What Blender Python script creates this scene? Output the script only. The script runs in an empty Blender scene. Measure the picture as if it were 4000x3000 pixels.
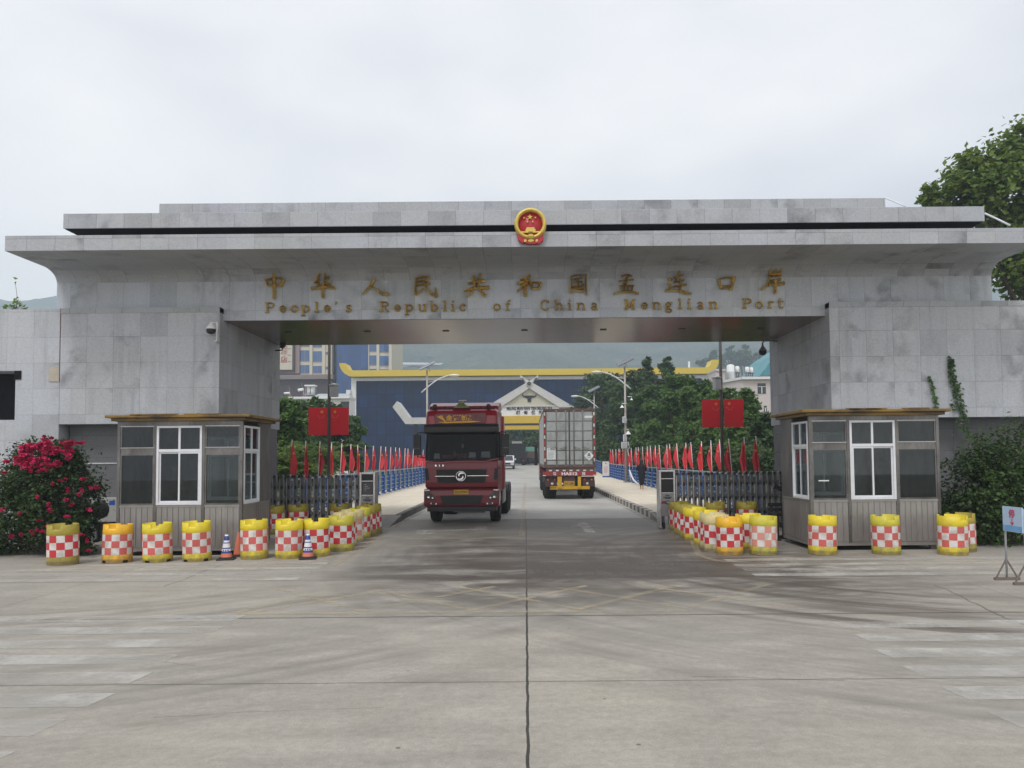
import bpy, bmesh, math, random
import numpy as np
from mathutils import Vector, Matrix, Euler

# ------------------------------------------------------------------ camera, sky, sun, exposure
SC = bpy.context.scene
COL = SC.collection
rad = math.radians
F, CX, PITCH, ROLL, CAMZ = 2944.0, 2052.0, 0.045, -0.008, 2.05
CY = 1787.0 - F * math.tan(PITCH)
cam = bpy.data.cameras.new("camera")
cam.sensor_width = 36.0
cam.lens = 36.0 * F / 4000.0
cam.shift_x = (2000.0 - CX) / 4000.0
cam.shift_y = (CY - 1500.0) / 4000.0
cam.clip_start, cam.clip_end = 0.1, 5000.0
camo = bpy.data.objects.new("camera", cam)
COL.objects.link(camo)
CAMROT = Matrix.Rotation(math.pi / 2 + PITCH, 3, 'X') @ Matrix.Rotation(ROLL, 3, 'Z')
camo.matrix_world = Matrix.Translation((0, 0, CAMZ)) @ CAMROT.to_4x4()
SC.camera = camo
SC.view_settings.view_transform = 'Standard'
SC.view_settings.look = 'None'
SC.view_settings.gamma = 1.0
SC.view_settings.exposure = 0.3
SC.cycles.max_bounces = 8
SC.cycles.transparent_max_bounces = 24
SC.cycles.volume_bounces = 1
SC.cycles.use_denoising = True

SUN_EL, SUN_AZ = 58.0, 205.0         # behind the photographer, veiled by cloud
world = bpy.data.worlds.new("World")
SC.world = world
world.use_nodes = True
wt = world.node_tree
wt.nodes.clear()
w_out = wt.nodes.new('ShaderNodeOutputWorld')
w_sky = wt.nodes.new('ShaderNodeTexSky')
w_sky.sky_type = 'NISHITA'
w_sky.sun_disc = False
w_sky.sun_elevation = rad(SUN_EL)
w_sky.sun_rotation = rad(SUN_AZ)
w_sky.dust_density = 4.0
w_b1 = wt.nodes.new('ShaderNodeBackground'); w_b1.inputs[1].default_value = 0.08
wt.links.new(w_sky.outputs[0], w_b1.inputs[0])
w_tc = wt.nodes.new('ShaderNodeTexCoord')
w_mp = wt.nodes.new('ShaderNodeMapping'); w_mp.inputs['Scale'].default_value = (1.0, 1.0, 2.2)
w_mp.inputs['Location'].default_value = (0.35, 0.1, 0.2)
w_nz = wt.nodes.new('ShaderNodeTexNoise'); w_nz.inputs['Scale'].default_value = 1.5; w_nz.inputs['Detail'].default_value = 4.0
w_nz.inputs['Roughness'].default_value = 0.45
w_cr = wt.nodes.new('ShaderNodeValToRGB')
w_cr.color_ramp.elements[0].position = 0.34; w_cr.color_ramp.elements[0].color = (0.68, 0.69, 0.76, 1)
w_cr.color_ramp.elements[1].position = 0.62; w_cr.color_ramp.elements[1].color = (1.15, 1.12, 1.10, 1)
wt.links.new(w_tc.outputs['Generated'], w_mp.inputs[0]); wt.links.new(w_mp.outputs[0], w_nz.inputs[0])
wt.links.new(w_nz.outputs[0], w_cr.inputs[0])
w_b2 = wt.nodes.new('ShaderNodeBackground'); w_b2.inputs[1].default_value = 0.9
wt.links.new(w_cr.outputs[0], w_b2.inputs[0])
w_mx = wt.nodes.new('ShaderNodeMixShader'); w_mx.inputs[0].default_value = 0.93
wt.links.new(w_b1.outputs[0], w_mx.inputs[1]); wt.links.new(w_b2.outputs[0], w_mx.inputs[2])
wt.links.new(w_mx.outputs[0], w_out.inputs[0])
sun = bpy.data.lights.new("sun", 'SUN')
sun.energy = 1.5
sun.angle = rad(16)
sun.color = (1.0, 0.975, 0.95)
suno = bpy.data.objects.new("sun", sun)
COL.objects.link(suno)
_sd = Vector((math.sin(rad(SUN_AZ)) * math.cos(rad(SUN_EL)), math.cos(rad(SUN_AZ)) * math.cos(rad(SUN_EL)), math.sin(rad(SUN_EL))))
suno.rotation_euler = _sd.to_track_quat('Z', 'Y').to_euler()
suno.location = (0, 0, 60)


def P(px, py, Y):
    """point of the place seen at photo pixel px,py at distance Y"""
    d = CAMROT @ Vector(((px - CX) / F, -(py - CY) / F, -1.0))
    t = Y / d.y
    return Vector((0, 0, CAMZ)) + d * t


def G(px, py, z=0.0):
    """point at height z seen at photo pixel px,py"""
    d = CAMROT @ Vector(((px - CX) / F, -(py - CY) / F, -1.0))
    t = (z - CAMZ) / d.z
    return Vector((0, 0, CAMZ)) + d * t


# ------------------------------------------------------------------ node helpers
class N:
    def __init__(s, name):
        s.m = bpy.data.materials.new(name)
        s.m.use_nodes = True
        s.t = s.m.node_tree
        s.t.nodes.clear()
        s.out = s.t.nodes.new('ShaderNodeOutputMaterial')

    def n(s, kind, **kw):
        nd = s.t.nodes.new(kind)
        for k, v in kw.items():
            setattr(nd, k, v)
        return nd

    def l(s, a, b):
        s.t.links.new(a, b)

    def put(s, v, sock):
        if hasattr(v, 'is_output') or isinstance(v, bpy.types.NodeSocket):
            s.l(v, sock)
        else:
            if sock.type == 'RGBA' and not isinstance(v, (int, float)) and len(v) == 3:
                v = (v[0], v[1], v[2], 1)
            sock.default_value = v

    def math(s, op, a, b=0.0, c=0.0, clamp=False):
        nd = s.n('ShaderNodeMath', operation=op, use_clamp=clamp)
        s.put(a, nd.inputs[0]); s.put(b, nd.inputs[1])
        if len(nd.inputs) > 2: s.put(c, nd.inputs[2])
        return nd.outputs[0]

    def mix(s, fac, a, b, mode='MIX'):
        nd = s.n('ShaderNodeMix', data_type='RGBA', blend_type=mode)
        s.put(fac, nd.inputs[0]); s.put(a, nd.inputs[6]); s.put(b, nd.inputs[7])
        return nd.outputs[2]

    def rng(s, v, a, b, c, d):
        nd = s.n('ShaderNodeMapRange')
        s.put(v, nd.inputs[0])
        for i, x in enumerate((a, b, c, d)): s.put(x, nd.inputs[i + 1])
        return nd.outputs[0]

    def coord(s, kind='Object'):
        return s.n('ShaderNodeTexCoord').outputs[kind]

    def pos(s):
        return s.n('ShaderNodeNewGeometry').outputs['Position']

    def mapping(s, v, scale=(1, 1, 1), loc=(0, 0, 0), rot=(0, 0, 0)):
        nd = s.n('ShaderNodeMapping')
        s.l(v, nd.inputs[0])
        nd.inputs['Scale'].default_value = scale
        nd.inputs['Location'].default_value = loc
        nd.inputs['Rotation'].default_value = rot
        return nd.outputs[0]

    def noise(s, v, scale, detail=5, rough=0.55, dist=0.0):
        nd = s.n('ShaderNodeTexNoise')
        if v is not None: s.l(v, nd.inputs['Vector'])
        nd.inputs['Scale'].default_value = scale
        nd.inputs['Detail'].default_value = detail
        nd.inputs['Roughness'].default_value = rough
        nd.inputs['Distortion'].default_value = dist
        return nd.outputs[0]

    def sep(s, v):
        nd = s.n('ShaderNodeSeparateXYZ'); s.l(v, nd.inputs[0])
        return nd.outputs[0], nd.outputs[1], nd.outputs[2]

    def comb(s, x, y, z):
        nd = s.n('ShaderNodeCombineXYZ')
        s.put(x, nd.inputs[0]); s.put(y, nd.inputs[1]); s.put(z, nd.inputs[2])
        return nd.outputs[0]

    def mulv(s, col, v):
        nd = s.n('ShaderNodeMix', data_type='RGBA', blend_type='MULTIPLY')
        nd.inputs[0].default_value = 1.0
        s.put(col, nd.inputs[6])
        cv = s.comb(v, v, v)
        s.l(cv, nd.inputs[7])
        return nd.outputs[2]

    def bsdf(s, col, rough=0.6, metal=0.0, spec=0.5, coat=0.0, bump=None, bstr=0.2, bdist=0.01, alpha=None):
        b = s.n('ShaderNodeBsdfPrincipled')
        s.put(col, b.inputs['Base Color']); s.put(rough, b.inputs['Roughness']); s.put(metal, b.inputs['Metallic'])
        b.inputs['Specular IOR Level'].default_value = spec
        b.inputs['Coat Weight'].default_value = coat
        b.inputs['Coat Roughness'].default_value = 0.08
        if bump is not None:
            bn = s.n('ShaderNodeBump'); bn.inputs['Strength'].default_value = bstr; bn.inputs['Distance'].default_value = bdist
            s.l(bump, bn.inputs['Height']); s.l(bn.outputs[0], b.inputs['Normal'])
        if alpha is not None: s.put(alpha, b.inputs['Alpha'])
        s.l(b.outputs[0], s.out.inputs[0])
        return b


def M(name, col, rough=0.6, metal=0.0, var=0.15, scale=3.0, bump=0.0, bscale=30.0, coat=0.0, spec=0.5, rnd=0.0, dirt=None, dscale=1.2, damt=0.5, stretch=(1, 1, 1), zdirt=None):
    """procedural paint, metal or stone: colour broken up by two noises, optional dirt and a random tint per copy"""
    k = N(name)
    c = k.mapping(k.coord(), scale=stretch)
    a = k.noise(c, scale, 6, 0.6)
    f = k.noise(c, scale * 9, 4, 0.6)
    v = k.math('ADD', k.rng(a, 0.25, 0.75, 1 - var, 1 + var), k.rng(f, 0.3, 0.7, -var * 0.4, var * 0.4))
    if rnd:
        r = k.n('ShaderNodeObjectInfo').outputs['Random']
        v = k.math('MULTIPLY', v, k.rng(r, 0, 1, 1 - rnd, 1 + rnd))
    colr = k.mulv(col, v)
    if dirt is not None:
        d = k.noise(c, dscale, 7, 0.65, 0.4)
        colr = k.mix(k.math('MULTIPLY', k.rng(d, 0.48, 0.7, 0, 1), damt, clamp=True), colr, dirt)
    if zdirt is not None:
        oz_ = k.sep(k.coord())[2]
        e_ = k.math('ADD', oz_, k.rng(k.noise(c, 7.0, 5, 0.7), 0.3, 0.7, -0.12, 0.12))
        colr = k.mix(k.rng(e_, 0.0, zdirt[0], 0.8, 0.0), colr, zdirt[1])
    rr = k.math('ADD', k.rng(f, 0.3, 0.7, -0.06, 0.06), rough, clamp=True)
    k.bsdf(colr, rr, metal, spec, coat, bump=k.noise(c, bscale, 4) if bump else None, bstr=bump)
    return k.m


# ------------------------------------------------------------------ mesh builder
W = {}          # where each parent's origin stands


class MB:
    def __init__(s):
        s.v, s.f, s.m, s.sm = [], [], [], []

    def add(s, verts, faces, m=0, smooth=False):
        o = len(s.v)
        s.v.extend([tuple(x) for x in verts])
        for f in faces:
            s.f.append([i + o for i in f]); s.m.append(m); s.sm.append(smooth)
        return s

    def box(s, x0, x1, y0, y1, z0, z1, m=0):
        v = [(x0, y0, z0), (x1, y0, z0), (x1, y1, z0), (x0, y1, z0), (x0, y0, z1), (x1, y0, z1), (x1, y1, z1), (x0, y1, z1)]
        return s.add(v, [(0, 3, 2, 1), (4, 5, 6, 7), (0, 1, 5, 4), (1, 2, 6, 5), (2, 3, 7, 6), (3, 0, 4, 7)], m)

    def hexa(s, b, t, m=0):
        """b, t: four bottom and four top corners, counter-clockwise from above"""
        return s.add(list(b) + list(t), [(0, 3, 2, 1), (4, 5, 6, 7), (0, 1, 5, 4), (1, 2, 6, 5), (2, 3, 7, 6), (3, 0, 4, 7)], m)

    def bar(s, p, q, w, h, m=0, up=(0, 0, 1)):
        p, q = Vector(p), Vector(q)
        d = (q - p).normalized()
        u = Vector(up)
        if abs(d.dot(u)) > 0.98: u = Vector((0, 1, 0))
        a = d.cross(u).normalized() * (w / 2)
        b = a.cross(d).normalized() * (h / 2)
        v = [p - a - b, p + a - b, p + a + b, p - a + b, q - a - b, q + a - b, q + a + b, q - a + b]
        return s.add(v, [(0, 1, 2, 3), (7, 6, 5, 4), (0, 4, 5, 1), (1, 5, 6, 2), (2, 6, 7, 3), (3, 7, 4, 0)], m)

    def tube(s, pts, r, n=8, m=0, r2=None, cap=True):
        pts = [Vector(p) for p in pts]
        L = len(pts)
        rings = []
        for i, p in enumerate(pts):
            d = (pts[min(i + 1, L - 1)] - pts[max(i - 1, 0)]).normalized()
            u = Vector((0, 0, 1)) if abs(d.z) < 0.9 else Vector((0, 1, 0))
            a = d.cross(u).normalized(); b = a.cross(d)
            rr = r if r2 is None else r + (r2 - r) * i / max(1, L - 1)
            rings.append([p + (a * math.cos(2 * math.pi * k / n) + b * math.sin(2 * math.pi * k / n)) * rr for k in range(n)])
        v = [q for rg in rings for q in rg]
        f = []
        for i in range(L - 1):
            for k in range(n):
                f.append((i * n + k, i * n + (k + 1) % n, (i + 1) * n + (k + 1) % n, (i + 1) * n + k))
        s.add(v, f, m, True)
        if cap:
            s.add(rings[0], [tuple(range(n))], m); s.add(rings[-1], [tuple(reversed(range(n)))], m)
        return s

    def lathe(s, prof, n=24, c=(0, 0, 0), m=0, axis='Z', smooth=True, cap=True):
        def pt(r, z, a):
            x, y = r * math.cos(a), r * math.sin(a)
            if axis == 'Z': q = (x, y, z)
            elif axis == 'Y': q = (x, z, y)
            else: q = (z, x, y)
            return (q[0] + c[0], q[1] + c[1], q[2] + c[2])
        v = [pt(r, z, 2 * math.pi * k / n) for r, z in prof for k in range(n)]
        f = []
        for i in range(len(prof) - 1):
            for k in range(n):
                f.append((i * n + k, i * n + (k + 1) % n, (i + 1) * n + (k + 1) % n, (i + 1) * n + k))
        s.add(v, f, m, smooth)
        if cap:
            for i in (0, len(prof) - 1):
                if prof[i][0] > 1e-4:
                    s.add([pt(prof[i][0], prof[i][1], 2 * math.pi * k / n) for k in range(n)], [tuple(range(n))], m)
        return s

    def prism(s, pts, axis, a, b, m=0, smooth_side=False):
        """outline pts extruded along axis from a to b; X: pts=(y,z); Y: pts=(x,z); Z: pts=(x,y)"""
        def q(p, t):
            if axis == 'X': return (t, p[0], p[1])
            if axis == 'Y': return (p[0], t, p[1])
            return (p[0], p[1], t)
        n = len(pts)
        A = [q(p, a) for p in pts]; B = [q(p, b) for p in pts]
        s.add(A, [tuple(range(n))], m); s.add(B, [tuple(reversed(range(n)))], m)
        s.add(A + B, [(i, i + n, (i + 1) % n + n, (i + 1) % n) for i in range(n)], m, smooth_side)
        return s

    def ball(s, c, r, m=0, n=12, sz=1.0):
        pr = [(max(1e-5, r * math.sin(math.pi * i / 8)), -r * sz * math.cos(math.pi * i / 8)) for i in range(9)]
        return s.lathe(pr, n, c, m, cap=False)

    def build(s, name, mats, parent=None, world=True, bevel=0.0, loc=None, kind=None, fix=True, segs=2):
        me = bpy.data.meshes.new(name)
        off = Vector((0, 0, 0))
        if parent is not None and world: off = W.get(parent, Vector((0, 0, 0)))
        me.from_pydata([(x[0] - off[0], x[1] - off[1], x[2] - off[2]) for x in s.v], [], s.f)
        if not isinstance(mats, (list, tuple)): mats = [mats]
        for mm in mats: me.materials.append(mm)
        me.polygons.foreach_set('material_index', s.m)
        me.polygons.foreach_set('use_smooth', s.sm)
        if fix:
            bm = bmesh.new(); bm.from_mesh(me)
            bmesh.ops.remove_doubles(bm, verts=bm.verts, dist=1e-5)
            bmesh.ops.recalc_face_normals(bm, faces=bm.faces)
            bm.to_mesh(me); bm.free()
        me.update()
        o = bpy.data.objects.new(name, me)
        COL.objects.link(o)
        if loc is not None: o.location = loc
        if parent is not None: o.parent = parent
        W[o] = off if parent is not None else Vector((0, 0, 0))
        if kind: o['kind'] = kind
        if bevel:
            md = o.modifiers.new('bevel', 'BEVEL'); md.width = bevel; md.segments = segs; md.limit_method = 'ANGLE'; md.angle_limit = rad(40)
        return o


def T(name, label, cat, loc=(0, 0, 0), rz=0.0, group=None):
    o = bpy.data.objects.new(name, None)
    o.empty_display_size = 0.2
    COL.objects.link(o)
    o.location = loc
    o.rotation_euler = (0, 0, rz)
    o['label'] = label; o['category'] = cat
    if group: o['group'] = group
    W[o] = Vector(loc)
    return o


def tag(o, label, cat, group=None):
    o['label'] = label; o['category'] = cat
    if group: o['group'] = group
    return o


def dup(root, loc=None, rz=None, label=None, group=None, kids=None):
    r = root.copy(); COL.objects.link(r)
    if loc is not None: r.location = loc
    if rz is not None: r.rotation_euler = (0, 0, rz)
    if label: r['label'] = label
    if group: r['group'] = group
    W[r] = Vector(r.location)
    for ch in root.children:
        c = ch.copy(); COL.objects.link(c); c.parent = r
        for g in ch.children:
            d = g.copy(); COL.objects.link(d); d.parent = c
    return r


def text(name, body, size, loc, parent, mat, rot=(math.pi / 2, 0, 0), ext=0.004, width=None, world=True, align='CENTER', offset=0.0):
    cu = bpy.data.curves.new(name, 'FONT')
    cu.body = body
    cu.size = size
    cu.extrude = ext
    cu.offset = offset
    cu.align_x = align
    cu.align_y = 'CENTER'
    cu.materials.append(mat)
    o = bpy.data.objects.new(name, cu)
    COL.objects.link(o)
    off = W.get(parent, Vector((0, 0, 0))) if (parent is not None and world) else Vector((0, 0, 0))
    o.location = Vector(loc) - off
    o.rotation_euler = rot
    if parent is not None: o.parent = parent
    if width:
        bpy.context.view_layer.update()
        w = o.dimensions.x
        if w > 1e-6: o.scale.x = width / w
    # real mesh letters instead of a font object
    bpy.context.view_layer.update()
    me = bpy.data.meshes.new_from_object(o.evaluated_get(bpy.context.evaluated_depsgraph_get()))
    r = bpy.data.objects.new(name, me)
    r.location, r.rotation_euler, r.scale = o.location.copy(), o.rotation_euler.copy(), o.scale.copy()
    bpy.data.objects.remove(o)
    COL.objects.link(r)
    r.name = name
    if parent is not None: r.parent = parent
    W[r] = off
    return r


ORD = ['first', 'second', 'third', 'fourth', 'fifth', 'sixth', 'seventh', 'eighth', 'ninth', 'tenth', 'eleventh', 'twelfth', 'thirteenth', 'fourteenth',
       'fifteenth', 'sixteenth', 'seventeenth', 'eighteenth', 'nineteenth', 'twentieth', 'twenty-first', 'twenty-second', 'twenty-third', 'twenty-fourth',
       'twenty-fifth', 'twenty-sixth', 'twenty-seventh', 'twenty-eighth', 'twenty-ninth', 'thirtieth']


def stroke(mb, pts, widths, y, depth, toface, m=0):
    """a flat tapered stroke with a raised ridge, on a wall facing -Y at depth y; pts are (x,z)"""
    L = len(pts)
    if not isinstance(widths, (list, tuple)): widths = [widths] * L
    left, right, mid = [], [], []
    for i in range(L):
        a = Vector(pts[max(i - 1, 0)]); b = Vector(pts[min(i + 1, L - 1)])
        d = (b - a).normalized(); nn = Vector((-d[1], d[0]))
        w = widths[i] / 2
        p = Vector(pts[i])
        left.append(p + nn * w); right.append(p - nn * w); mid.append(p)
    yf = y - depth
    v = []
    for i in range(L):
        v += [(left[i][0], y, left[i][1]), (left[i][0], yf + depth * 0.35, left[i][1]), (mid[i][0], yf, mid[i][1]),
              (right[i][0], yf + depth * 0.35, right[i][1]), (right[i][0], y, right[i][1])]
    f = []
    for i in range(L - 1):
        for k in range(4):
            f.append((i * 5 + k, i * 5 + k + 1, i * 5 + k + 6, i * 5 + k + 5))
    f.append((0, 1, 2, 3, 4)); e = (L - 1) * 5
    f.append((e + 4, e + 3, e + 2, e + 1, e))
    mb.add(v, f, m)


def star(cx, cz, r, rot=0.0):
    return [(cx + (r if i % 2 == 0 else r * 0.4) * math.sin(rot + i * math.pi / 5), cz + (r if i % 2 == 0 else r * 0.4) * math.cos(rot + i * math.pi / 5)) for i in range(10)]


# ------------------------------------------------------------------ foliage
def leaf_object(name, pts, nrm, size, mat, parent=None, aspect=0.55, rng=None, midx=None, mats=None):
    n = len(pts)
    off = np.array(W.get(parent, Vector((0, 0, 0)))) if parent is not None else np.zeros(3)
    nrm = nrm / np.maximum(np.linalg.norm(nrm, axis=1, keepdims=True), 1e-6)
    t = rng.normal(size=(n, 3)); t -= nrm * np.sum(t * nrm, axis=1, keepdims=True)
    t /= np.maximum(np.linalg.norm(t, axis=1, keepdims=True), 1e-6)
    b = np.cross(nrm, t)
    s = (size * (0.6 + 0.8 * rng.random(n)))[:, None] * 0.5
    q = np.stack([pts - t * s, pts - b * s * aspect - nrm * s * 0.15, pts + t * s, pts + b * s * aspect - nrm * s * 0.15], axis=1) - off
    me = bpy.data.meshes.new(name)
    me.vertices.add(4 * n); me.vertices.foreach_set('co', q.reshape(-1).astype(np.float32))
    me.loops.add(4 * n); me.loops.foreach_set('vertex_index', np.arange(4 * n, dtype=np.int32))
    me.polygons.add(n); me.polygons.foreach_set('loop_start', np.arange(0, 4 * n, 4, dtype=np.int32))
    if midx is not None: me.polygons.foreach_set('material_index', midx.astype(np.int32))
    for mm in (mats or [mat]): me.materials.append(mm)
    me.update(); me.validate()
    o = bpy.data.objects.new(name, me)
    COL.objects.link(o)
    if parent is not None: o.parent = parent
    W[o] = Vector(off) if parent is not None else Vector((0, 0, 0))
    return o


def clump_points(blobs, n, rng, per=60, spread=0.22, shell=0.62):
    """leaf positions in many small clumps spread through the blobs"""
    vol = np.array([b[3] * b[4] * b[5] for b in blobs]) ** (2 / 3)
    vol = vol / vol.sum()
    P_, N_, C_ = [], [], []
    for b, wgt in zip(blobs, vol):
        k = max(3, int(n * wgt / per))
        d = rng.normal(size=(k, 3)); d /= np.linalg.norm(d, axis=1, keepdims=True)
        r = shell + (1 - shell) * rng.random((k, 1)) ** 0.6
        r = r * (0.85 + 0.3 * rng.random((k, 1)))
        R = np.array(b[3:6]); c = np.array(b[0:3]) + d * r * R
        C_.append(c)
        sp = spread * R.mean() * (0.6 + 0.8 * rng.random(k))
        for i in range(k):
            q = np.clip(rng.normal(size=(per, 3)), -1.75, 1.75) * sp[i] * np.array([1, 1, 0.62])
            P_.append(c[i] + q)
            N_.append(d[i] * 0.5 + np.array([0, 0, 0.75]) + rng.normal(size=(per, 3)) * 0.55)
    return np.concatenate(P_), np.concatenate(N_), np.concatenate(C_)

# ------------------------------------------------------------------ materials
def stone(name, col, tw, th, ox=0.0, oz=0.0, stain=0.55, joint=0.55, ledge=()):
    k = N(name)
    g = k.n('ShaderNodeNewGeometry')
    px, py, pz = k.sep(g.outputs['Position'])
    nx, ny, nz = k.sep(g.outputs['True Normal'])
    side = k.math('GREATER_THAN', k.math('ABSOLUTE', nx), 0.6)
    u = k.math('ADD', k.math('MULTIPLY', px, k.math('SUBTRACT', 1.0, side)), k.math('MULTIPLY', py, side))
    top = k.math('GREATER_THAN', k.math('ABSOLUTE', nz), 0.75)
    w = k.math('ADD', k.math('MULTIPLY', pz, k.math('SUBTRACT', 1.0, top)), k.math('MULTIPLY', py, top))
    uu = k.math('ADD', u, ox); ww = k.math('ADD', w, oz)
    cell = k.comb(k.math('FLOOR', k.math('DIVIDE', uu, tw)), k.math('FLOOR', k.math('DIVIDE', ww, th)), side)
    wn = k.n('ShaderNodeTexWhiteNoise', noise_dimensions='3D'); k.l(cell, wn.inputs[0])
    fu = k.math('ABSOLUTE', k.math('SUBTRACT', k.math('FRACT', k.math('DIVIDE', uu, tw)), 0.5))
    fw = k.math('ABSOLUTE', k.math('SUBTRACT', k.math('FRACT', k.math('DIVIDE', ww, th)), 0.5))
    ju = k.math('GREATER_THAN', fu, 0.5 - 0.006 / tw)
    jw = k.math('GREATER_THAN', fw, 0.5 - 0.006 / th)
    jn = k.math('MAXIMUM', ju, jw)
    p = g.outputs['Position']
    big = k.noise(k.mapping(p, scale=(0.9, 0.9, 0.55)), 0.75, 4, 0.55)
    # blotches shift from slab to slab, as damp granite does
    sh = k.n('ShaderNodeVectorMath', operation='MULTIPLY_ADD')
    k.l(wn.outputs[1], sh.inputs[0]); sh.inputs[1].default_value = (4, 4, 4); k.l(p, sh.inputs[2])
    blot = k.noise(sh.outputs[0], 1.3, 5, 0.55, 0.3)
    drip = k.noise(k.mapping(p, scale=(5.0, 5.0, 0.35)), 1.0, 4, 0.6)
    fine = k.noise(p, 26, 3, 0.7)
    grit = k.noise(p, 90, 2, 0.6)
    v = k.rng(wn.outputs[0], 0, 1, 0.94, 1.04)
    dk_ = k.math('MULTIPLY', k.math('GREATER_THAN', k.sep(wn.outputs[1])[1], 0.84), k.rng(k.noise(p, 1.6, 4), 0.3, 0.6, 0.6, 1.0))
    v = k.math('MULTIPLY', v, k.math('SUBTRACT', 1.0, k.math('MULTIPLY', dk_, 0.13)))
    s1 = k.math('MULTIPLY', k.rng(blot, 0.5, 0.72, 0, 1), k.rng(big, 0.42, 0.6, 0.05, 1), clamp=True)
    s2 = k.math('MULTIPLY', k.rng(drip, 0.56, 0.75, 0, 0.5), k.rng(big, 0.45, 0.6, 0, 1), clamp=True)
    # rain streaks running down from the ledges
    run = k.noise(k.mapping(p, scale=(3.2, 3.2, 0.22)), 1.0, 5, 0.65)
    for zl, ln in ledge:
        m_ = k.math('MULTIPLY', k.rng(pz, zl - ln, zl, 0, 1), k.rng(run, 0.5, 0.74, 0, 0.5), clamp=True)
        s2 = k.math('MAXIMUM', s2, m_)
    st = k.math('MULTIPLY', k.math('MAXIMUM', s1, s2), stain)
    v = k.math('MULTIPLY', v, k.math('SUBTRACT', 1.0, st))
    v = k.math('MULTIPLY', v, k.rng(fine, 0.25, 0.75, 0.86, 1.14))
    v = k.math('MULTIPLY', v, k.rng(grit, 0.3, 0.7, 0.9, 1.1))
    jj = k.math('MULTIPLY', jn, k.rng(big, 0.3, 0.7, 0.15, joint))
    v = k.math('MULTIPLY', v, k.math('SUBTRACT', 1.0, jj))
    tint = k.mix(k.rng(k.noise(p, 0.5, 3), 0.4, 0.65, 0, 0.5), col, (col[0] * 0.98, col[1] * 0.96, col[2] * 0.86))
    c = k.mulv(tint, v)
    k.bsdf(c, 0.62, 0, 0.35, bump=k.math('ADD', fine, k.math('MULTIPLY', jn, -1.0)), bstr=0.12, bdist=0.006)
    return k.m


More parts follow.
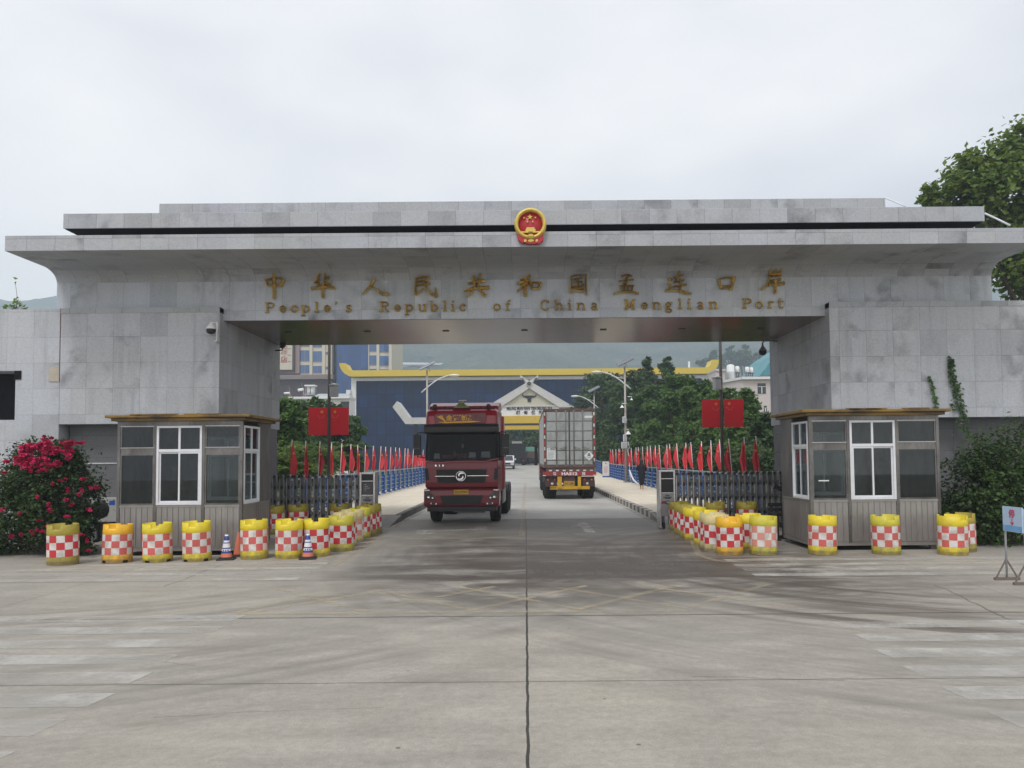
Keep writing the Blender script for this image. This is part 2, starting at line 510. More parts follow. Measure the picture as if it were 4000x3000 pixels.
def ground_material():
    k = N('concrete_ground')
    p = k.pos()
    x, y, z = k.sep(p)
    base = k.noise(p, 0.22, 6, 0.6)
    mid = k.noise(p, 1.1, 6, 0.6, 0.5)
    fine = k.noise(p, 14, 5, 0.7)
    grit = k.noise(p, 70, 3, 0.7)
    smear = k.noise(k.mapping(p, scale=(0.5, 2.6, 1)), 1.3, 5, 0.65, 0.3)
    v = k.math('MULTIPLY', k.rng(base, 0.25, 0.75, 0.86, 1.12), k.rng(mid, 0.25, 0.75, 0.86, 1.12))
    v = k.math('MULTIPLY', v, k.rng(smear, 0.3, 0.7, 0.86, 1.08))
    v = k.math('MULTIPLY', v, k.rng(fine, 0.25, 0.75, 0.82, 1.18))
    v = k.math('MULTIPLY', v, k.rng(grit, 0.3, 0.7, 0.84, 1.16))

    def arcs(cx, cy, r0, r1, freq, amt, mx, seed):
        dx = k.math('SUBTRACT', x, cx); dy = k.math('SUBTRACT', y, cy)
        r = k.math('SQRT', k.math('ADD', k.math('MULTIPLY', dx, dx), k.math('MULTIPLY', dy, dy)))
        ang = k.math('ARCTAN2', dy, dx)
        vv = k.comb(k.math('MULTIPLY', r, freq), k.math('MULTIPLY', ang, 0.9), seed)
        nz = k.noise(vv, 1.0, 4, 0.6)
        band = k.math('MULTIPLY', k.rng(r, r0, r0 + 1.2, 0, 1), k.rng(r, r1 - 1.6, r1, 1, 0), clamp=True)
        pat = k.rng(k.noise(p, 0.35, 3), 0.38, 0.58, 0.3, 1)
        return k.math('MULTIPLY', k.math('MULTIPLY', k.rng(nz, 0.44, 0.66, 0, 1), band), k.math('MULTIPLY', pat, amt), clamp=True)
    t1 = arcs(8.0, 15.8, 4.0, 8.8, 2.6, 1.0, 0, 1.0)
    t2 = arcs(-8.0, 15.8, 4.5, 8.2, 3.0, 0.6, 0, 5.0)
    t3 = arcs(9.5, 17.5, 10.0, 14.6, 3.6, 0.42, 0, 9.0)
    t4 = arcs(-9.0, 17.0, 9.5, 14.0, 3.6, 0.42, 0, 14.0)
    t1 = k.math('MULTIPLY', t1, 1.25, clamp=True)
    for t in (t1, t2, t3, t4):
        v = k.math('MULTIPLY', v, k.math('SUBTRACT', 1.0, k.math('MULTIPLY', k.math('MULTIPLY', t, k.rng(fine, 0.35, 0.65, 0.5, 1.1)), 0.75)))
    # oil and rubber on the approach to the gate, worn aggregate east of the joint
    oil = k.noise(k.mapping(p, scale=(0.7, 1.9, 1)), 0.75, 6, 0.65, 0.6)
    zone = k.math('MULTIPLY', k.rng(y, 9.4, 12.4, 0, 1), k.rng(y, 17.5, 22, 1, 0.12), clamp=True)
    zone = k.math('MULTIPLY', zone, k.math('MULTIPLY', k.rng(x, -3.6, -1.0, 0, 1), k.rng(x, 4.2, 8.0, 1, 0), clamp=True))
    ov = k.math('MULTIPLY', k.rng(oil, 0.38, 0.58, 0.08, 0.85), zone, clamp=True)
    v = k.math('MULTIPLY', v, k.math('SUBTRACT', 1.0, ov))
    # the older dark paving under the gate
    pav = k.math('MULTIPLY', k.math('GREATER_THAN', y, 12.86), k.math('MULTIPLY', k.rng(x, -4.2, -3.4, 0, 1), k.rng(x, 3.6, 4.6, 1, 0), clamp=True))
    v = k.math('MULTIPLY', v, k.math('SUBTRACT', 1.0, k.math('MULTIPLY', pav, k.rng(x, -1.2, 0.0, 0.08, 0.34))))
    strip = k.math('MULTIPLY', k.math('MULTIPLY', k.math('GREATER_THAN', y, 12.86), k.math('LESS_THAN', y, 14.9)), k.math('MULTIPLY', k.math('GREATER_THAN', x, 0.0), k.rng(x, 3.2, 4.2, 1, 0)))
    ch = k.noise(k.mapping(p, scale=(1, 0.5, 1)), 16, 4, 0.7)
    v = k.math('MULTIPLY', v, k.math('SUBTRACT', 1.0, k.math('MULTIPLY', strip, k.rng(ch, 0.4, 0.6, 0.62, 0.25))))
    strip2 = k.math('MULTIPLY', k.math('MULTIPLY', k.math('GREATER_THAN', y, 12.86), k.math('LESS_THAN', y, 14.6)), k.math('MULTIPLY', k.rng(x, -4.0, -2.6, 0, 1), k.math('LESS_THAN', x, 0.0)))
    v = k.math('MULTIPLY', v, k.math('SUBTRACT', 1.0, k.math('MULTIPLY', strip2, k.rng(oil, 0.4, 0.6, 0.05, 0.4))))
    # expansion joints and cracks
    wob = k.math('MULTIPLY', k.math('SUBTRACT', k.noise(p, 3.0, 3), 0.5), 0.03)
    def line(c, at, half, amt):
        d = k.math('ABSOLUTE', k.math('SUBTRACT', k.math('ADD', c, wob), at))
        return k.math('MULTIPLY', k.math('LESS_THAN', d, half), amt)
    js = [line(x, 0.0, 0.012, 0.85), line(y, 9.86, 0.018, 0.8), line(y, 7.0, 0.014, 0.45), line(y, 12.86, 0.02, 0.35), line(x, 7.0, 0.012, 0.3), line(x, -7.4, 0.012, 0.3)]
    def crack(a, b, half, amt):
        ax_, ay_ = a; dx_, dy_ = b[0] - a[0], b[1] - a[1]; L_ = math.hypot(dx_, dy_); dx_ /= L_; dy_ /= L_
        rx_ = k.math('SUBTRACT', x, ax_); ry_ = k.math('SUBTRACT', y, ay_)
        along = k.math('ADD', k.math('MULTIPLY', rx_, dx_), k.math('MULTIPLY', ry_, dy_))
        perp = k.math('ADD', k.math('SUBTRACT', k.math('MULTIPLY', rx_, dy_), k.math('MULTIPLY', ry_, dx_)), k.math('MULTIPLY', k.math('SUBTRACT', k.noise(p, 1.1, 5), 0.5), 0.22))
        on = k.math('MULTIPLY', k.math('GREATER_THAN', along, 0.0), k.math('LESS_THAN', along, L_))
        return k.math('MULTIPLY', k.math('MULTIPLY', k.math('LESS_THAN', k.math('ABSOLUTE', perp), half), on), amt)
    def g2(px_, py_): q_ = G(px_, py_); return (q_.x, q_.y)
    for a_, b_, h_, m_ in (((886, 2200), (640, 2290), .012, .7), ((3650, 2285), (4080, 2480), .013, .6), ((1800, 2258), (1870, 2252), .03, .7), ((1925, 2242), (2052, 2232), .025, .7), ((2700, 2640), (3300, 2660), .009, .4), ((300, 2560), (760, 2600), .009, .35), ((600, 2800), (1500, 2760), .008, .3)):
        js.append(crack(g2(a_[0], a_[1]), g2(b_[0], b_[1]), h_, m_))
    vc = k.n('ShaderNodeTexVoronoi', feature='DISTANCE_TO_EDGE')
    dv = k.n('ShaderNodeVectorMath', operation='ADD')
    nzv = k.n('ShaderNodeTexNoise'); k.l(p, nzv.inputs['Vector']); nzv.inputs['Scale'].default_value = 1.2; nzv.inputs['Detail'].default_value = 5
    k.l(p, dv.inputs[0]); k.l(nzv.outputs[1], dv.inputs[1])
    k.l(dv.outputs[0], vc.inputs['Vector']); vc.inputs['Scale'].default_value = 0.13
    
    for j in js: v = k.math('MULTIPLY', v, k.math('SUBTRACT', 1.0, j))
    # small dark specks and pale chips
    vs = k.n('ShaderNodeTexVoronoi'); k.l(p, vs.inputs['Vector']); vs.inputs['Scale'].default_value = 1.7
    v = k.math('MULTIPLY', v, k.math('SUBTRACT', 1.0, k.math('MULTIPLY', k.math('LESS_THAN', vs.outputs[0], 0.03), 0.6)))
    vs2 = k.n('ShaderNodeTexVoronoi'); k.l(k.mapping(p, loc=(3.3, 7.1, 0)), vs2.inputs['Vector']); vs2.inputs['Scale'].default_value = 2.3
    chip = k.math('MULTIPLY', k.math('LESS_THAN', vs2.outputs[0], 0.035), k.rng(k.noise(p, 0.3, 3), 0.5, 0.6, 0, 0.55))
    col = k.mix(k.rng(base, 0.3, 0.7, 0, 1), (0.315, 0.300, 0.268), (0.31, 0.285, 0.24))
    c = k.mulv(col, v)
    c = k.mix(k.math('MULTIPLY', k.math('MAXIMUM', ov, t1), 0.6), c, (0.115, 0.088, 0.068))
    c = k.mix(chip, c, (0.6, 0.57, 0.5))
    # earth and grass away from the pavement
    far = k.math('MULTIPLY', k.math('GREATER_THAN', k.math('ABSOLUTE', x), 8.6), k.math('GREATER_THAN', y, 24.6))
    far = k.math('MAXIMUM', far, k.math('GREATER_THAN', y, 170.0))
    gr = k.mix(k.noise(p, 0.6, 5), (0.05, 0.07, 0.025), (0.12, 0.11, 0.05))
    c = k.mix(far, c, gr)
    k.bsdf(c, k.rng(v, 0.4, 1.1, 0.55, 0.8), 0, 0.3, bump=k.math('ADD', fine, grit), bstr=0.14, bdist=0.006)
    return k.m


def worn_paint(name, col, lo, hi, scale=3.0):
    k = N(name)
    p = k.pos()
    a = k.noise(p, scale, 6, 0.7)
    b = k.noise(k.mapping(p, scale=(0.6, 2.2, 1)), 1.1, 5, 0.6)
    al = k.math('MULTIPLY', k.rng(a, 0.25, 0.6, 0.1, 1), k.rng(b, 0.35, 0.62, lo, hi), clamp=True)
    k.bsdf(k.mulv(col, k.rng(a, 0.3, 0.7, 0.85, 1.1)), 0.7, 0, 0.3, alpha=al)
    return k.m


def glass(name, tint, refl=0.25, rough=0.02, fres=0.6):
    k = N(name)
    tr = k.n('ShaderNodeBsdfTransparent'); tr.inputs[0].default_value = (*tint, 1)
    gl = k.n('ShaderNodeBsdfGlossy'); gl.inputs[1].default_value = rough
    nz = k.noise(k.coord(), 1.5, 3)
    gl.inputs[0].default_value = (0.9, 0.95, 1, 1)
    lw = k.n('ShaderNodeLayerWeight'); lw.inputs[0].default_value = 0.35
    f = k.math('ADD', k.math('MULTIPLY', lw.outputs[0], fres), k.rng(nz, 0.2, 0.8, refl * 0.7, refl * 1.3), clamp=True)
    mx = k.n('ShaderNodeMixShader')
    k.l(f, mx.inputs[0]); k.l(tr.outputs[0], mx.inputs[1]); k.l(gl.outputs[0], mx.inputs[2])
    k.l(mx.outputs[0], k.out.inputs[0])
    return k.m


def leafmat(name, c1, c2, c3, trans=0.25, cs=0.35):
    k = N(name)
    p = k.pos()
    a = k.noise(p, cs, 4, 0.6)
    b = k.noise(p, 7.0, 2, 0.6)
    col = k.mix(k.rng(a, 0.35, 0.65, 0, 1), c1, c2)
    col = k.mix(k.rng(b, 0.58, 0.75, 0, 0.9), col, c3)
    d = k.n('ShaderNodeBsdfPrincipled'); k.l(col, d.inputs['Base Color']); d.inputs['Roughness'].default_value = 0.55
    d.inputs['Specular IOR Level'].default_value = 0.25
    t = k.n('ShaderNodeBsdfTranslucent'); k.l(k.mix(0.5, col, (0.10, 0.16, 0.02)), t.inputs[0])
    mx = k.n('ShaderNodeMixShader'); mx.inputs[0].default_value = trans
    k.l(d.outputs[0], mx.inputs[1]); k.l(t.outputs[0], mx.inputs[2]); k.l(mx.outputs[0], k.out.inputs[0])
    return k.m


def gridmat(name, col, line, su, sw, lw=0.03, rough=0.15, metal=0.0, spec=0.5, var=0.1, coat=0.0):
    """panels with thin lines on vertical faces (x or y against z)"""
    k = N(name)
    g = k.n('ShaderNodeNewGeometry')
    x, y, z = k.sep(g.outputs['Position']); nx, ny, nz = k.sep(g.outputs['True Normal'])
    side = k.math('GREATER_THAN', k.math('ABSOLUTE', nx), 0.7)
    flat = k.math('GREATER_THAN', k.math('ABSOLUTE', nz), 0.7)
    u = k.math('ADD', k.math('MULTIPLY', x, k.math('SUBTRACT', 1.0, side)), k.math('MULTIPLY', y, side))
    w = k.math('ADD', k.math('MULTIPLY', z, k.math('SUBTRACT', 1.0, flat)), k.math('MULTIPLY', y, flat))
    du = k.math('LESS_THAN', k.math('ABSOLUTE', k.math('SUBTRACT', k.math('FRACT', k.math('DIVIDE', u, su)), 0.5)), lw / su)
    dw = k.math('LESS_THAN', k.math('ABSOLUTE', k.math('SUBTRACT', k.math('FRACT', k.math('DIVIDE', w, sw)), 0.5)), lw / sw)
    ln = k.math('MAXIMUM', du, dw)
    cell = k.comb(k.math('FLOOR', k.math('ADD', k.math('DIVIDE', u, su), 0.5)), k.math('FLOOR', k.math('ADD', k.math('DIVIDE', w, sw), 0.5)), 0.0)
    wn = k.n('ShaderNodeTexWhiteNoise', noise_dimensions='3D'); k.l(cell, wn.inputs[0])
    nzz = k.noise(g.outputs['Position'], 0.4, 4)
    v = k.math('MULTIPLY', k.rng(wn.outputs[0], 0, 1, 1 - var, 1 + var), k.rng(nzz, 0.3, 0.7, 1 - var, 1 + var))
    c = k.mix(ln, k.mulv(col, v), line)
    k.bsdf(c, rough, metal, spec, coat)
    return k.m


m_stone = stone('grey_granite', (0.435, 0.458, 0.495), 0.68, 0.655, ox=0.2, oz=0.05, stain=.5, joint=.38, ledge=((5.75, 1.5), (3.6, .9)))
m_stone_wall = stone('grey_granite_wall', (0.46, 0.495, 0.545), 0.68, 0.80, ox=0.1, oz=0.53, stain=0.62, joint=.35, ledge=((6.75, 1.3),))
m_stone_band = stone('grey_granite_band', (0.37, 0.387, 0.415), 0.66, 0.9, ox=0.3, oz=0.0, stain=0.55, joint=.5, ledge=())
m_stone_dark = stone('dark_granite_base', (0.15, 0.155, 0.165), 1.4, 0.56, ox=0.2, oz=0.1, stain=0.4)
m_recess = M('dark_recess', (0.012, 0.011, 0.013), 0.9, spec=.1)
m_soffit = gridmat('polished_ceiling_tiles', (0.125, 0.085, 0.068), (0.04, 0.03, 0.026), 0.45, 0.45, 0.011, 0.2, 0.0, 0.5, 0.35)
m_ground = ground_material()
m_road = M('road_concrete', (0.36, 0.352, 0.325), 0.75, var=0.16, scale=0.5, bump=0.1, bscale=30, dirt=(0.17, 0.155, 0.14), dscale=0.35, damt=0.5)
m_pave = gridmat('pavement_tiles', (0.60, 0.54, 0.43), (0.50, 0.455, 0.37), 0.4, 0.4, 0.008, 0.75, 0, 0.3, 0.07)
m_kerb = M('kerb_stone', (0.16, 0.15, 0.135), 0.8, var=0.25, scale=2.0, dirt=(0.07, 0.06, 0.05), damt=0.6)
m_kerbw = M('kerb_white_paint', (0.50, 0.47, 0.42), 0.75, var=0.3, scale=4.0, dirt=(0.1, 0.09, 0.08), damt=0.7)
m_white_line = worn_paint('worn_white_paint', (0.60, 0.58, 0.53), 0.4, 0.85, 4.0)
m_faint_line = worn_paint('faint_white_paint', (0.52, 0.51, 0.475), 0.4, 0.68, 1.2)
m_yellow_line = worn_paint('faint_yellow_paint', (0.50, 0.43, 0.29), 0.08, 0.5, 2.2)
m_gold = M('gold_lettering', (0.70, 0.52, 0.18), 0.24, 0.85, var=0.18, scale=6.0)
m_gold_paint = M('gold_paint', (0.62, 0.46, 0.10), 0.4, 0.35, var=0.12, scale=8.0)
m_red_enamel = M('red_enamel', (0.40, 0.018, 0.03), 0.4, 0, var=0.08, scale=5.0)
m_steel = M('brushed_steel', (0.32, 0.31, 0.298), 0.38, 0.55, var=0.14, scale=1.6, dirt=(0.12, 0.105, 0.09), dscale=0.8, damt=0.6, stretch=(1, 1, 0.3))
m_steel_p = M('stained_steel_post', (0.165, 0.160, 0.153), 0.34, 0.6, var=0.4, scale=2.6, dirt=(0.03, 0.026, 0.024), dscale=1.1, damt=0.8, stretch=(1, 1, 0.45))
m_steel_l = M('bright_steel', (0.60, 0.60, 0.60), 0.3, 0.9, var=0.12, scale=4.0)
m_steel_d = M('dull_gate_steel', (0.17, 0.17, 0.175), 0.42, 0.7, var=0.2, scale=5.0)
m_black = M('black_plastic', (0.012, 0.012, 0.013), 0.45, var=0.2)
m_rubber = M('black_rubber', (0.018, 0.017, 0.017), 0.85, var=0.3, scale=6.0, dirt=(0.06, 0.055, 0.05), damt=0.5)
m_white_pvc = M('white_window_frame', (0.66, 0.68, 0.72), 0.45, var=0.06, dirt=(0.4, 0.38, 0.34), damt=0.3)
m_white = M('white_paint', (0.72, 0.73, 0.73), 0.45, var=0.06, dirt=(0.4, 0.39, 0.36), damt=0.2)
m_grey_paint = M('grey_paint', (0.30, 0.31, 0.32), 0.5, var=0.1)
m_roof_brown = M('weathered_mustard_roof', (0.22, 0.135, 0.03), 0.42, 0.2, var=0.4, scale=1.1, dirt=(0.035, 0.027, 0.02), dscale=.9, damt=1.6, stretch=(0.6, 1, 3))
m_glass_b = glass('booth_glass', (0.72, 0.76, 0.75), 0.015, fres=.4)
m_glass_dk = glass('truck_glass', (0.62, 0.64, 0.65), 0.002, fres=.15)
m_window_dk = M('dark_window', (0.02, 0.03, 0.035), 0.12, var=0.2)
m_inside = M('booth_interior', (0.22, 0.16, 0.16), 0.8, var=0.2)

# ------------------------------------------------------------------ ground, road, pavements, markings
mb = MB()
mb.add([(-940, -44, 0), (940, -44, 0), (940, 1100, 0), (-940, 1100, 0)], [(0, 1, 2, 3)])
mb.build('ground', m_ground, kind='structure')


def gz(y):
    t = min(1.0, max(0.0, (y - 60.0) / 55.0))
    return 0.9 * t * t * (3 - 2 * t)


YS = [25.2 + i * 2.0 for i in range(72)]


def strip(name, x0, x1, ys, z, mat, thick=None):
    mb = MB()
    for a, b in zip(ys[:-1], ys[1:]):
        if thick is None:
            mb.add([(x0, a, gz(a) + z), (x1, a, gz(a) + z), (x1, b, gz(b) + z), (x0, b, gz(b) + z)], [(0, 1, 2, 3)])
        else:
            B = [(x0, a, gz(a) + z - thick), (x1, a, gz(a) + z - thick), (x1, b, gz(b) + z - thick), (x0, b, gz(b) + z - thick)]
            Tt = [(x0, a, gz(a) + z), (x1, a, gz(a) + z), (x1, b, gz(b) + z), (x0, b, gz(b) + z)]
            mb.add(B + Tt, [(4, 5, 6, 7), (0, 4, 7, 3), (1, 2, 6, 5)])
    return mb


strip('road', -4.12, 4.12, YS, 0.006, m_road).build('road', m_road, kind='structure')
for sgn, nm in ((-1, 'pavement'), (1, 'pavement')):
    a, b = (4.30, 8.15) if sgn > 0 else (-8.15, -4.30)
    ys = [25.0] + YS[1:]
    mb = strip('p', a, b, ys, 0.2, m_pave, 0.2)
    mb.add([(a, 25.0, -0.01), (b, 25.0, -0.01), (b, 25.0, 0.2), (a, 25.0, 0.2)], [(0, 1, 2, 3)])
    mb.build(nm, m_pave, kind='structure')
    # kerb: stones painted in turn, ramp at its near end
    mb = MB()
    x0, x1 = (4.12, 4.297) if sgn > 0 else (-4.297, -4.12)
    y = 25.0; i = 0
    while y < 140:
        L = 0.5 if y < 60 else 2.0
        if y < 60:
            mm = 1 if (i % 2 == 0 and sgn > 0 and y < 44) else 0
            jit = (i * 37 % 7) * 0.001
            mb.box(x0, x1, y + 0.006, y + L - 0.006, -0.02, 0.212 + jit + gz(y), mm)
        else:
            mb.hexa([(x0, y, -.02), (x1, y, -.02), (x1, y + L, -.02), (x0, y + L, -.02)], [(x0, y, .212 + gz(y)), (x1, y, .212 + gz(y)), (x1, y + L, .212 + gz(y + L)), (x0, y + L, .212 + gz(y + L))], 0)
        y += L; i += 1
    # sloped concrete apron in front of the pavement
    xa, xb = (4.10, 6.2) if sgn > 0 else (-6.2, -4.10)
    mb.add([(xa, 22.6, 0.004), (xb, 22.6, 0.004), (xb, 24.99, 0.19), (xa, 24.99, 0.19), (xa, 24.99, 0), (xb, 24.99, 0)],
           [(0, 1, 2, 3), (0, 3, 4), (1, 5, 2)], 2)
    mb.build('kerb', [m_kerb, m_kerbw, M('apron_concrete', (0.22, 0.21, 0.19), 0.8, var=0.2)], kind='structure')

# zebra stripes on the two side arms, and by the booths
mb = MB()
rnd = random.Random(4)
for sgn in (-1, 1):
    y = 4.4
    while y < 10.0:
        if sgn > 0 and y > 9.3: break
        x0 = 3.72 + rnd.uniform(-.06, .06)
        xe = 15.0
        pts = [(x0 * sgn, y, .004), (xe * sgn, y, .004), (xe * sgn, y + .36, .004), ((x0 - 0.05) * sgn, y + .36, .004)]
        mb.add(pts, [(0, 1, 2, 3)], 0)
        y += 0.66
    y = 12.9
    while y < 14.9:
        x0 = 3.9
        mb.add([(x0 * sgn, y, .004), (9.5 * sgn, y, .004), (9.5 * sgn, y + .3, .004), (x0 * sgn, y + .3, .004)], [(0, 1, 2, 3)], 1)
        y += 0.62
mb.build('crosswalk_markings', [m_faint_line, m_faint_line], kind='structure', fix=False)
mb = MB()
# worn yellow box with crossed diagonals
zz = 0.0045


def lineseg(mb, a, b, w, z, m=0):
    a, b = Vector((a[0], a[1], 0)), Vector((b[0], b[1], 0))
    d = (b - a).normalized(); n = Vector((-d.y, d.x, 0)) * (w / 2)
    q = [a - n, b - n, b + n, a + n]
    mb.add([(t.x, t.y, z) for t in q], [(0, 1, 2, 3)], m)


lineseg(mb, (-3.85, 10.12), (2.9, 10.12), 0.13, zz)
for i in range(5):
    xa = -3.7 + i * 1.45
    lineseg(mb, (xa, 10.2), (xa + 1.75, 12.1), 0.12, zz + .0005)
    lineseg(mb, (xa + 1.55, 10.2), (xa - 0.3, 12.1), 0.12, zz + .001)
lineseg(mb, (-3.9, 10.2), (-3.3, 11.4), 0.14, zz + .0015)
lineseg(mb, (-3.3, 11.4), (-2.7, 11.4), 0.16, zz + .002)
mb.build('yellow_box_markings', m_yellow_line, kind='structure', fix=False)
mb = MB()
# edge lines, centre line, stop line and arrows
pr = [(5.0, 21.5), (4.15, 19.0), (3.55, 15.6), (3.75, 14.75), (4.4, 14.55), (9.0, 14.5)]
pl = [(-4.2, 22.0), (-3.75, 18.0), (-3.72, 14.6)]
for q in (pr, pl):
    for a, b in zip(q[:-1], q[1:]): lineseg(mb, a, b, 0.15, 0.0045 + 0.0004 * q.index(a), 1)
lineseg(mb, (-4.3, 14.55), (-9.0, 14.4), 0.15, .0065, 1)
lineseg(mb, (-3.55, 19.35), (-0.25, 19.35), 0.16, 0.0049, 1)
for a, b in ((19.8, 30.0), (30.2, 60.0)): lineseg(mb, (-0.12, a), (-0.05, b), 0.16, 0.0105, 2)
lineseg(mb, (3.95, 22.7), (4.0, 58.0), 0.13, 0.0108, 1)
lineseg(mb, (-3.95, 22.7), (-4.0, 58.0), 0.13, 0.0111, 1)
# straight-ahead arrow in the right lane
ax = 1.75
mb.add([(ax - .13, 20.6, .005), (ax + .13, 20.6, .005), (ax + .13, 22.3, .005), (ax - .13, 22.3, .005)], [(0, 1, 2, 3)], 0)
mb.add([(ax - .42, 22.3, .0054), (ax + .42, 22.3, .0054), (ax, 23.9, .0054)], [(0, 1, 2)], 0)
# turn arrow in the left lane
mb.add([(-2.9, 20.9, .005), (-1.5, 21.5, .005), (-1.5, 21.9, .005), (-2.8, 21.35, .005)], [(0, 1, 2, 3)], 0)
mb.add([(-3.1, 21.75, .0054), (-3.0, 20.5, .0054), (-2.5, 20.4, .0054), (-2.55, 21.7, .0054)], [(0, 1, 2, 3)], 0)
mb.add([(-1.5, 21.2, .0058), (-1.1, 21.4, .0058), (-1.2, 22.6, .0058), (-1.6, 22.5, .0058)], [(0, 1, 2, 3)], 0)
mb.build('road_markings', [m_white_line, m_yellow_line, m_yellow_line], kind='structure', fix=False)

# ------------------------------------------------------------------ the border gate
YB, YW, YK, YF = 18.95, 19.2, 23.4, 17.25
XE = 12.02
XI = 7.72
Z5 = P(2052, 1243, YW).z
ZB = P(560, 1202, YB).z
Z0 = P(560, 1655, YB).z
ZS, ZT = P(2052, 964, YF).z, P(2052, 905, YF).z
gate = T('border_gate', 'wide grey granite border gate with gold lettering spanning the road', 'gate', (0, 19.2, 0))
mb = MB(); mb.box(-XE + .005, XE - .005, YW, YK, Z5, ZS - .3)
mb.build('portal_wall', m_stone_wall, gate)
# cornice with the hollow curve underneath
arc = [(YW - 0.003 - 0.55 * (1 - math.cos(t)), ZS - .3 + 0.3 * math.sin(t)) for t in [i * math.pi / 16 for i in range(9)]]
prof = arc + [(YF, ZS), (YF, ZT), (YK + 1.9, ZT), (YK + 1.9, ZS)] + [(YK + 0.003 + 0.55 * (1 - math.cos(t)), ZS - .3 + 0.3 * math.sin(t)) for t in [i * math.pi / 16 for i in range(8, -1, -1)]]
mb = MB(); mb.prism(prof, 'X', -XE, XE, 0)
mb.build('cornice', m_stone_band, gate)
YU, YT = 17.75, 18.45
ZU0, ZU1 = P(2052, 878, YU).z, P(2052, 820, YU).z
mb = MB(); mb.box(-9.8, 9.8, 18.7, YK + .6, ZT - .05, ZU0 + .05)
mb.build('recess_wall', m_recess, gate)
mb = MB(); mb.box(P(247, 860, YU).x, P(3846, 840, YU).x, YU, YK + 1.2, ZU0, ZU1)
mb.build('upper_slab', m_stone_band, gate, bevel=.008)
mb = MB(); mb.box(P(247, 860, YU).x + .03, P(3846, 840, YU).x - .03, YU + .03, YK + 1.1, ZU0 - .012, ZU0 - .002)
mb.build('slab_shade_panel', m_recess, gate)  # near-black panel added to deepen the shade in the gap below the slab
mb = MB(); mb.box(P(622, 800, YT).x, P(3458, 780, YT).x, YT, YK + .7, ZU1 - .02, P(2052, 784, YT).z)
mb.build('top_slab', m_stone_band, gate, bevel=.008)
mb = MB(); mb.box(-XI + .01, XI - .01, YW + .012, YK - .012, Z5 - .012, Z5 + .02)
for i in range(7):
    x = -6.6 + i * 2.2
    mb.box(x - .09, x + .09, 20.9, 21.0, Z5 - .03, Z5 - .01, 1)
mb.build('soffit', [m_soffit, m_black], gate)
XL = P(237, 1300, YB).x
for sgn in (-1, 1):
    x0, x1 = (XI, 17.5) if sgn > 0 else (XL, -XI)
    mb = MB(); mb.box(x0, x1, YB, YK + .25, Z0, ZB)
    # thin capping course with a drip edge
    mb.build('pier', m_stone, gate, bevel=.006)
    mb = MB(); mb.box(x0, x1, YB - .012, YB + .3, ZB - .13, ZB + .004)
    mb.build('capping', m_stone_band, gate)
    mb = MB(); mb.box(x0 + .02, x1 - .02, YB + .42, YK + .1, 0, Z0 - .001)
    if sgn < 0:
        mb.box(x0 - 3.0, -8.0, YB + .40, YB + .42, 1.97, 2.0, 1)
    mb.build('pier_base', [m_stone_dark, m_steel_l], gate)


# gold characters, stroke by stroke: (crop x, crop y) -> photo pixel -> point on the wall
def glyphs(strokes, ox, oy, s, name, depth=0.15):
    mb = MB()
    for pts, w in strokes:
        pp = []
        for a, b in pts:
            q = P(ox + a / s, oy + b / s, YW - .13); pp.append((q.x, q.z))
        ww = [t / s * YW / F * 1.06 for t in w] if isinstance(w, (list, tuple)) else [w / s * YW / F * 1.06] * len(pp)
        stroke(mb, pp, ww, YW - 0.012, depth, None)
    return mb.build(name, m_gold, gate, fix=False)


